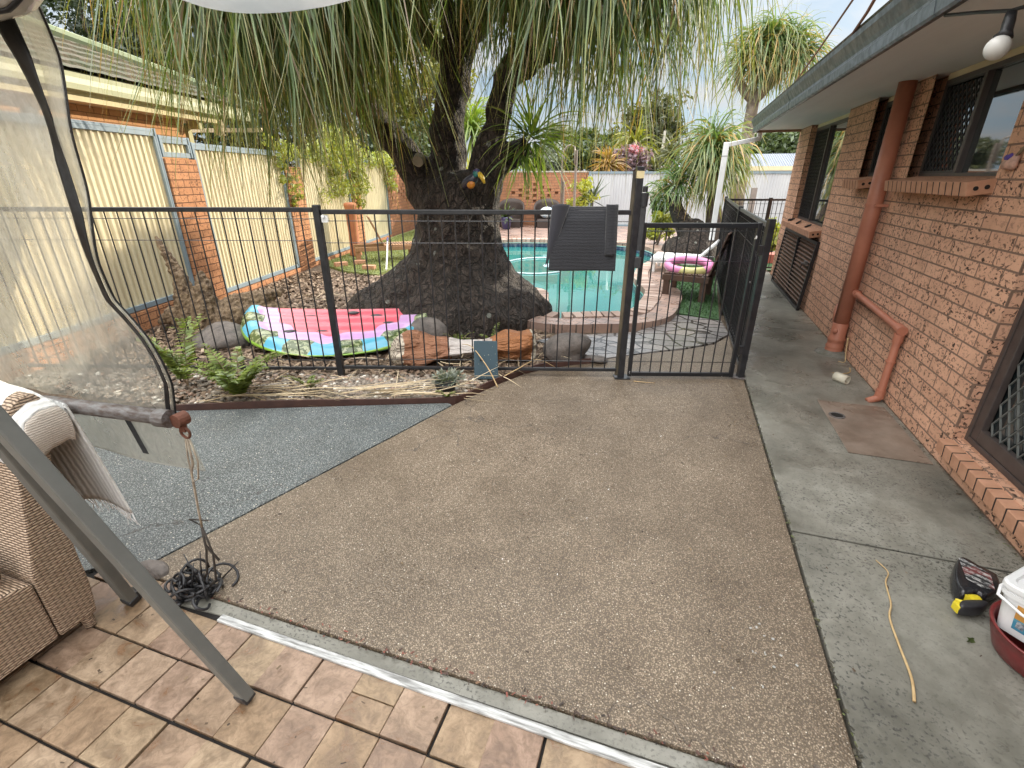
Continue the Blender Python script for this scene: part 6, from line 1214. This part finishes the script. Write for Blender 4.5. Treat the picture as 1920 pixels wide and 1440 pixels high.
def skirt(u, v):
    x = -1.475 - 2.5 * u; zt = .815 - .0535 * 2.5 * u; h = .215 * (1 - .08 * math.sin(7 * u)) ; return (x - .025 * v * math.exp(-u * 12), 1.0 + .03 * v + .02 * v * math.sin(8 * x), zt - h * v + .012 * math.sin(6 * x) * v)
MB().grid(skirt, 80, 12).build('vinyl_skirt', M['pvc'], bl, smooth=True, recalc=False)
MB().tube([tuple(np.array(skirt(i / 60, 1)) + np.array((0, -.002, 0))) for i in range(61)], .0022, 6).build('skirt_hem', pm('grey_hem', (.30, .29, .26), None, 9, .5), bl, smooth=True)
mb = MB(); mb.grid(lambda u, v: tuple(np.array(skirt((.10 + .012 * u) , .05 + .75 * v)) + np.array((.03 * v, -.006, 0))), 2, 10); mb.build('loose_strap', M['shade'], bl)
def rollf(x0, x1, zc, r_, sag, droop):
    def f(u, v):
        x = x0 + (x1 - x0) * u; a = 2 * math.pi * v; s = math.sin(math.pi * u); return (x, .99 + r_ * (1 + .12 * math.sin(5 * u)) * math.cos(a), zc - sag * s + r_ * droop * math.sin(a) * (1 + .15 * s))
    return f
rb = thing('rolled_blind', (-.85, 1.0, 2.0), 'whitish rolled vinyl blind sagging under the beam at the top centre', 'blind')
def rbf(u, v):
    x = -1.24 + .82 * u; zb = 1.945 - .085 * math.sin(math.pi * min(1, max(0, (u - .12) / .82))) ** 1.1 - .012 * math.sin(9 * u); a = math.pi * (v * 1.0); return (x, 1.0 - .10 * math.cos(a) - .0, zb + .26 * (1 - math.sin(a)) if True else 0)
def milky():
    m, nt, b, L = newmat('milky_vinyl'); nt.nodes.remove(b); d = N(nt, 'ShaderNodeBsdfDiffuse'); t = N(nt, 'ShaderNodeBsdfTranslucent'); g = N(nt, 'ShaderNodeBsdfGlossy'); g.inputs['Roughness'].default_value = .25
    f = noise(nt, 5, 5, .6, objco(nt, (1, 1, 2))); c = ramp(nt, f, [(.35, (.55, .60, .63)), (.65, (.72, .75, .76))]); L(c, d.inputs[0]); L(c, t.inputs[0])
    x = N(nt, 'ShaderNodeMixShader'); x.inputs[0].default_value = .5; L(d.outputs[0], x.inputs[1]); L(t.outputs[0], x.inputs[2]); y = N(nt, 'ShaderNodeMixShader'); y.inputs[0].default_value = .1; L(x.outputs[0], y.inputs[1]); L(g.outputs[0], y.inputs[2]); L(y.outputs[0], nt.nodes['Material Output'].inputs[0]); return m
MB().grid(rbf, 50, 30).build('vinyl_roll', milky(), rb, smooth=True, recalc=False)
MB().tube([(-1.24 + .82 * i / 40, .905, rbf(i / 40, .5)[2] + .004) for i in range(41)], .004, 6).build('hem', pm('tan_hem', (.45, .34, .24), None, 8, .6), rb, smooth=True)
MB().tube([(-1.26, 1.0, 2.38), (-.40, 1.0, 2.38)], .03, 12).build('roller', M['alu'], rb, smooth=True)
rb2 = thing('rolled_blind', (-1.6, .95, 2.0), 'clear vinyl roll with black piping drooping at the top left corner', 'blind')
def r2f(u, v):
    x = -2.6 + 1.26 * u; a = 2 * math.pi * v; k = min(1, (1 - u) * 7) ** .5; return (x - .02 * math.sin(a), .93 + .07 * math.cos(a) * (.5 + .5 * k), 1.985 + .055 * (1 - k) + .085 * k * math.sin(a) - .015 * math.sin(4 * u))
glo = pm('wet_clear_vinyl', (.50, .50, .47), (.30, .30, .28), 6, .12, .6, .01, 9, st=(.5, 3, 3)); MB().grid(r2f, 60, 24).build('vinyl_roll', glo, rb2, smooth=True)
for v0 in (.60, .70): MB().tube([tuple(np.array(r2f(i / 50, v0 + .02 * math.sin(i * .3))) + np.array((0, -.002, -.002))) for i in range(49)], .0055, 6).build('piping', wetblk, rb2, smooth=True)
MB().tube([(-2.6, .95, 2.38), (-1.36, .95, 2.38)], .03, 12).build('roller', M['alu'], rb2, smooth=True)
for x_ in (-2.4, -1.5): MB().bar((x_, .95, 2.38), (x_, .94, 2.05), .03, .004).build('hanger', wetblk, rb2)
# rope and weight
rp = thing('rope', (-1.5, 1.0, 0), 'thin knotted cord from the blind pulley down to a black tangle', 'rope')
tan_ = pm('frayed_cord', (.42, .36, .28), (.25, .21, .17), 30, .8)
MB().tube([(-1.458, .985, .765), (-1.475, .99, .66), (-1.495, .99, .62), (-1.53, .995, .43), (-1.545, 1.0, .36)], .0042, 6).build('cord', tan_, rp, smooth=True)
MB().tube([(-1.452, .985, .78), (-1.44, .985, .68), (-1.47, .99, .60), (-1.50, .99, .58), (-1.49, .99, .68), (-1.465, .985, .77)], .003, 6).build('loop', tan_, rp, smooth=True)
mb = MB(); dk = pm('dark_cord', (.05, .042, .036), None, 20, .8)
mb.tube([(-1.545, 1.0, .37), (-1.56, 1.0, .25), (-1.60, 1.0, .12), (-1.655, 1.0, .04)], .0045, 6); mb.tube([(-1.545, 1.0, .37), (-1.53, 1.0, .24), (-1.56, 1.0, .10), (-1.63, 1.0, .03)], .0045, 6); mb.tube([(-1.545, 1.0, .37), (-1.55, .995, .28), (-1.50, .995, .22)], .005, 6); mb.tube([(-1.545, 1.0, .37), (-1.60, 1.0, .385), (-1.50, 1.0, .405)], .003, 5); mb.build('knot_tails', dk, rp, smooth=True)
tg = thing('cord_tangle', (-1.67, 1.0, 0), 'black tangle of cord and cable ties lying at the paver corner', 'cord'); mb = MB(); rs_ = np.random.RandomState(33)
for k in range(26):
    c = np.array((-1.67, 1.0, .035)) + rs_.randn(3) * np.array((.045, .03, .012)); a0 = rs_.rand() * 6; r_ = rs_.uniform(.03, .075); ax = rs_.randn(3); ax[2] += 1; ax /= np.linalg.norm(ax); e1 = np.cross(ax, [1, 0, 0]); e1 /= np.linalg.norm(e1); e2 = np.cross(ax, e1)
    mb.tube([tuple(np.maximum(c + r_ * (math.cos(a0 + t) * e1 + math.sin(a0 + t) * e2), [-9, -9, .004])) for t in np.linspace(0, 4.5, 12)], .0056, 6)
for k in range(8):
    c = np.array((-1.67, 1.0, .04)) + rs_.randn(3) * .03; mb.tube([tuple(c), tuple(c + np.array((rs_.uniform(-.06, .1), rs_.uniform(-.03, .03), rs_.uniform(.05, .14))))], [.004, .002], 5)
mb.build('coils', M['blackmatte'], tg, smooth=True)

# ------------------------------------------------------------------ grey swing frame legs
sw = thing('swing_frame', (-1.5, .6, 0), 'grey powder coated A frame with two slanted legs in front of the wicker chair', 'frame'); AP = Vector((-1.53, .50, 1.45))
for f_ in (Vector((-1.14, .71, .0)), Vector((-1.89, .875, .0))):
    lg = MB().bar(f_ + Vector((0, 0, .012)), AP, .048, .036, (0, 1, .3)).build('leg', M['alu'], sw, bevel=.005); d = (AP - f_).normalized()
    MB().bar(f_ - d * .0 + Vector((0, 0, .003)), f_ + d * .035, .051, .039, (0, 1, .3)).build('foot_cap', M['blackmatte'], lg, bevel=.004)
MB().bar(AP + Vector((0, .04, .01)), (-1.53, -1.6, 1.47), .05, .05).build('ridge_bar', M['alu'], sw, bevel=.005)
for x_ in (-1.92, -1.14): MB().bar((x_, -1.85, .0), (-1.53, -1.55, 1.45), .048, .036, (0, 1, .3)).build('leg', M['alu'], sw, bevel=.005)
MB().tube([(-1.87, .89, .02), (-1.93, .90, .012)], .02, 10).build('glide', M['blackmatte'], sw)

# ------------------------------------------------------------------ wicker chair with towel
def wicker(axis):
    m, nt, b, L = newmat('wicker_' + axis); uvv, ob_ = wallvec(nt); sp = N(nt, 'ShaderNodeSeparateXYZ'); L(uvv, sp.inputs[0]); u = sp.outputs[0]; v = sp.outputs[1]
    wob = mathn(nt, 'MULTIPLY', mathn(nt, 'SUBTRACT', noise(nt, 20, 2, .5, ob_), .5), .006); v = mathn(nt, 'ADD', v, wob)
    row = mathn(nt, 'DIVIDE', v, .0092); ri = mathn(nt, 'FLOOR', row); fr = mathn(nt, 'FRACT', row)
    col = mathn(nt, 'ADD', mathn(nt, 'DIVIDE', u, .034), mathn(nt, 'MULTIPLY', mathn(nt, 'MODULO', ri, 2.0), .5))
    prof = mathn(nt, 'SINE', mathn(nt, 'MULTIPLY', fr, math.pi)); und = mathn(nt, 'ABSOLUTE', mathn(nt, 'SINE', mathn(nt, 'MULTIPLY', col, math.pi)))
    h = mathn(nt, 'MULTIPLY', mathn(nt, 'POWER', prof, .6), mathn(nt, 'ADD', .35, mathn(nt, 'MULTIPLY', mathn(nt, 'POWER', und, .6), .65)))
    tone = noise(nt, 30, 3, .6, objco(nt, (1, 1, 6))); c = mix(nt, 1, ramp(nt, h, [(.25, (.06, .04, .028)), (.5, (.29, .205, .145)), (.85, (.52, .395, .295))]), ramp(nt, tone, [(.35, (.8, .78, .75)), (.65, (1.15, 1.15, 1.15))]), 'MULTIPLY')
    L(c, b.inputs['Base Color']); b.inputs['Roughness'].default_value = .5; bump(nt, h, 1.0, .006, b); return m
WY, WX_ = wicker('Y'), wicker('X')
ch = thing('wicker_chair', (-2.25, .6, 0), 'tan woven wicker chair with tall back beside the grey slanted legs', 'chair')
prof = [(.775, .055), (.790, .18), (.792, .31), (.797, .44), (.812, .56), (.836, .70), (.868, .86), (.872, .90), (.855, .922), (.82, .92), (.79, .90), (.757, .86), (.735, .70), (.70, .52), (.655, .325), (.655, .30), (.655, .055)]
MB().extrude(prof, 'x', -2.62, -1.905).build('backrest', WY, ch, bevel=.008)
MB().extrude([(.652, .055), (.652, .305), (.60, .325), (.16, .335), (.12, .32), (.11, .29), (.13, .055)], 'x', -2.615, -1.908).build('seat_base', WY, ch, bevel=.010)
MB().box(-2.56, -1.96, .16, .62, .338, .42).build('cushion', pm('brown_cushion', (.12, .075, .05), (.085, .055, .038), 30, .9), ch, bevel=.02)
for x_ in (-2.58, -1.93):
    for y_ in (.745, .17): MB().tube([(x_, y_, .056), (x_, y_ + .005, .0)], [.022, .018], 10).build('leg', WY, ch)
def twl(u, v):
    pth = [(.728, .74, 0), (.742, .84, 0), (.77, .915, 0), (.815, .938, 0), (.866, .932, 0), (.888, .89, 0), (.905, .78, 0), (.93, .60, 0), (.955, .40, 0)]; ss = np.linspace(0, 1, len(pth)); y = np.interp(v, ss, [p[0] for p in pth]); z = np.interp(v, ss, [p[1] for p in pth]); x = -2.60 + .71 * u
    e = max(0, (u - .80) / .20); x2 = x - (.0) * e; dz = -.065 * e ** 1.6 * (1 if v < .62 else .3); k = max(0, v - .62)
    return (min(x2, -1.885) + .02 * e + k * .10 * (u - .3), y + .012 * math.sin(17 * u) * k * 3 + .02 * e, z + dz + .006 * math.sin(23 * u + 9 * v) * (1 - e))
twm = towelmat('white_waffle_towel', (.78, .79, .79), 12, 0, .5)
tw2 = MB().grid(twl, 60, 60).build('towel', twm, None, smooth=True, solid=.006); tag(tw2, 'white waffle towel with fringe draped over the back of the wicker chair', 'towel')
mb = MB(); rs_ = np.random.RandomState(44)
for k in range(60):
    p = np.array(twl(k / 59, 1)); mb.tube([tuple(p), tuple(p + np.array((rs_.uniform(-.01, .012), rs_.uniform(-.004, .012), -.03))), tuple(p + np.array((rs_.uniform(-.02, .025), rs_.uniform(-.004, .02), -rs_.uniform(.05, .08))))], [.0032, .002, .001], 4)
mb.build('fringe', M['white'], tw2)
def flap(u, v):
    a = np.array(twl(1, .05 + .55 * u)); return tuple(a + np.array((.012 * math.sin(math.pi * v) - .012 * v, 0, -(.10 + .04 * math.sin(3 * u)) * v)))
MB().grid(flap, 24, 8).build('side_fold', towelmat('striped_shaded_towel_side', (.66, .60, .54), 40, 2, .4), tw2, smooth=True, solid=.004)  # tan tone of the stripes paints in shade on the towel's underside

# ------------------------------------------------------------------ things at the right: spray bottle, red tub, white bucket
sbt = thing('spray_bottle', (1.36, 1.97, .05), 'black spray bottle with yellow nozzle and collar lying on the path', 'spray bottle')
# body lies on its side: a rounded slab swept in its own plane
u_ = Vector((.27, -.22, 0)).normalized(); v_ = Vector((-u_.y, u_.x, 0)) * -1.0
def onpath(px, py, z=0.004): return at(px, py, 1.0) and (lambda d: CAM + d * ((z - CAM.z) / d.z))(_fw + _rt * (px - 960) / 901 - _up * (py - 720) / 901)
out = [(1793, 1054), (1784, 1075), (1785, 1100), (1798, 1122), (1815, 1124), (1826, 1122), (1838, 1128), (1850, 1128), (1872, 1113), (1867, 1090), (1860, 1083), (1830, 1068), (1806, 1054)]
OP_ = [onpath(x_, y_, .04) for x_, y_ in out]; cen = sum(OP_, Vector()) / len(OP_)
def puff(mb, poly, z0, z1, inset=.012):
    poly = [Vector(tuple(p)) for p in catmull([tuple(p) for p in poly], 4)]
    n = len(poly); c = sum(poly, Vector()) / n; lv_ = [(0.80, z0), (.92, z0 + (z1 - z0) * .08), (.985, z0 + (z1 - z0) * .25), (1.0, z0 + (z1 - z0) * .5), (.985, z0 + (z1 - z0) * .75), (.93, z0 + (z1 - z0) * .93), (.84, z1)]; V = []
    for k, z in lv_: V += [((p.x - c.x) * k + c.x, (p.y - c.y) * k + c.y, z) for p in poly]
    F = [(a * n + i, a * n + (i + 1) % n, (a + 1) * n + (i + 1) % n, (a + 1) * n + i) for a in range(6) for i in range(n)]; F += [tuple(range(n))[::-1], tuple(6 * n + i for i in range(n))]; mb.add(V, F); return mb
puff(MB(), OP_, .006, .075).build('bottle', pm('gloss_black_plastic', (.014, .014, .016), (.022, .022, .025), 8, .22), sbt, smooth=True)
def labelm():
    m, nt, b, L = newmat('bottle_label'); co = objco(nt, (1, 1, 1), (0, 0, .62)); mp = N(nt, 'ShaderNodeMapping'); mp.inputs['Scale'].default_value = (60, 190, 1); L(co, mp.inputs[0]); n1 = noise(nt, 1, 3, .7, mp.outputs[0]); sp = N(nt, 'ShaderNodeSeparateXYZ'); L(co, sp.inputs[0]); band = mathn(nt, 'GREATER_THAN', mathn(nt, 'SINE', mathn(nt, 'MULTIPLY', sp.outputs[1], 210.0)), -.2)
    L(mix(nt, mathn(nt, 'MULTIPLY', band, ramp(nt, n1, [(.48, 0), (.53, .85)])), mix(nt, ramp(nt, noise(nt, 16, 1, .5, co), [(.52, 0), (.56, 1)]), (.022, .022, .024), (.14, .035, .035)), (.55, .55, .54)), b.inputs['Base Color']); b.inputs['Roughness'].default_value = .35; return m
lab = [onpath(x_, y_, .0765) for x_, y_ in ((1797, 1046), (1806, 1047), (1858, 1077), (1862, 1094), (1866, 1106), (1840, 1101), (1812, 1085))]
MB().add([tuple(p) for p in lab], [tuple(range(7))]).build('label', labelm(), sbt)
hd_ = [onpath(x_, y_, .045) for x_, y_ in ((1797, 1134), (1812, 1132), (1838, 1132), (1850, 1136), (1850, 1140), (1840, 1146), (1815, 1147), (1797, 1144))]
puff(MB(), hd_, .018, .068).build('spray_head', M['blackmatte'], sbt, smooth=True)
yl = pm('yellow_plastic', (.72, .58, .03), None, 5, .4); a, b_ = onpath(1813, 1128, .045), onpath(1832, 1128, .045)
MB().tube([tuple(a), tuple(b_)], .026, 16).build('collar', yl, sbt); a, b_ = onpath(1790, 1138, .043), onpath(1799, 1139, .043); MB().bar(a, b_, .034, .034).build('nozzle', yl, sbt, bevel=.003)
MB().tube([tuple(onpath(1791, 1124, .05)), tuple(onpath(1806, 1132, .05))], [.006, .013], 8).build('trigger', yl, sbt)
# red tub
tb = thing('red_tub', (1.50, 1.42, 0), 'dark red round plastic tub on the path holding a white bucket', 'tub'); tc0 = (1.405, 1.675)
MB().lathe([(.135, .0), (.145, .01), (.165, .07), (.172, .105), (.178, .11), (.172, .115), (.162, .105), (.155, .07), (.138, .02), (.0, .018)], (tc0[0], tc0[1], .005), 40, False).build('tub_wall', pm('dark_red_plastic', (.17, .022, .022), (.13, .018, .018), 9, .35), tb, smooth=True)
bk_ = thing('white_bucket', (1.52, 1.50, .03), 'white rectangular plastic bucket with lid, wire style handle and blue label', 'bucket'); ang = R(-48); ca, sa = math.cos(ang), math.sin(ang)
def BP(x_, y_, z_): x_ *= .82; y_ *= .82; return (1.385 + x_ * ca - y_ * sa, 1.705 + x_ * sa + y_ * ca, z_ * .85 + .055)
def rrect(w_, d_, r_, n=5):
    o_ = []
    for cx, cy, a0 in ((w_ - r_, d_ - r_, 0), (-w_ + r_, d_ - r_, 90), (-w_ + r_, -d_ + r_, 180), (w_ - r_, -d_ + r_, 270)):
        for k in range(n + 1): a = R(a0 + 90 * k / n); o_.append((cx + r_ * math.cos(a), cy + r_ * math.sin(a)))
    return o_
def loft(mb, secs):
    n = len(secs[0][0]); V = [BP(p[0], p[1], z) for poly, z in secs for p in poly]; mb.add(V, [(a * n + i, a * n + (i + 1) % n, (a + 1) * n + (i + 1) % n, (a + 1) * n + i) for a in range(len(secs) - 1) for i in range(n)] + [tuple(range(n))[::-1], tuple((len(secs) - 1) * n + i for i in range(n))]); return mb
loft(MB(), [(rrect(.125, .095, .03), .03), (rrect(.148, .115, .035), .20), (rrect(.156, .122, .035), .203), (rrect(.156, .122, .035), .222), (rrect(.150, .117, .035), .224), (rrect(.150, .117, .035), .238)]).build('bucket_wall', M['white'], bk_)
lid = loft(MB(), [(rrect(.163, .129, .04), .2385), (rrect(.163, .129, .04), .256), (rrect(.158, .124, .04), .264), (rrect(.135, .100, .03), .264), (rrect(.128, .093, .028), .257), (rrect(.02, .02, .018), .257)]).build('lid', M['white'], bk_)
MB().tube([BP(-.158, -.0, .215), BP(-.166, -.07, .20), BP(-.15, -.122, .188), BP(-.06, -.132, .165), BP(.08, -.132, .165), BP(.150, -.122, .188), BP(.166, -.07, .20), BP(.158, 0, .215)], .0055, 8).build('handle', M['white'], bk_, smooth=True)
def bucklabel():
    m, nt, b, L = newmat('bucket_label'); co = objco(nt); sp = N(nt, 'ShaderNodeSeparateXYZ'); L(co, sp.inputs[0])
    c = ramp(nt, mathn(nt, 'MULTIPLY', mathn(nt, 'SUBTRACT', sp.outputs[2], .06), 7.4), [(0, (.05, .16, .28)), (.38, (.06, .25, .38)), (.62, (.10, .33, .45)), (.70, (.60, .30, .07))], 'CONSTANT'); L(c, b.inputs['Base Color']); b.inputs['Roughness'].default_value = .35; return m
def lsurf(x_, z_, pr=.0015):
    k = (z_ - .03) / .17; return BP(x_, -(.095 + .020 * k) - pr, z_)
MB().add([lsurf(-.075, .065), lsurf(.095, .065), lsurf(.11, .185), lsurf(-.085, .185)], [(0, 1, 2, 3)]).build('label', bucklabel(), bk_)
mb = MB()
for k in range(4): mb.add([lsurf(-.066 + k * .04, .078, .0026), lsurf(-.040 + k * .04, .078, .0026), lsurf(-.040 + k * .04, .112, .0026), lsurf(-.066 + k * .04, .112, .0026)], [(0, 1, 2, 3)])
mb.build('label_panels', pm('label_print', (.62, .66, .68), (.08, .10, .14), 60, .4), bk_)
gl = thing('green_cup', (1.60, 1.98, 0), 'small cream rimmed dish with green leaf at the foot of the wall', 'dish'); MB().lathe([(.0, .003), (.05, .004), (.062, .05), (.066, .052), (.066, .056), (.058, .054), (.045, .012), (.0, .010)], (1.615, 2.02, .004), 20, False).build('dish_wall', pm('cream_ceramic', (.55, .50, .40), None, 9, .5), gl, smooth=True)
lv = Leaves(); rs_ = np.random.RandomState(3); lv.head((1.60, 2.0, .06), 14, .07, .03, 3, .6, .01, 4, rs_); lv.build('leaves', LM['mid'], gl)
lf = Leaves(); lf.cloud([(1.20, 1.70, .012)], [.004], 2, .032, np.random.RandomState(2)); o = lf.build('fallen_leaf', LM['mid']); tag(o, 'pale green leaf lying on the path below the spray bottle', 'leaf')
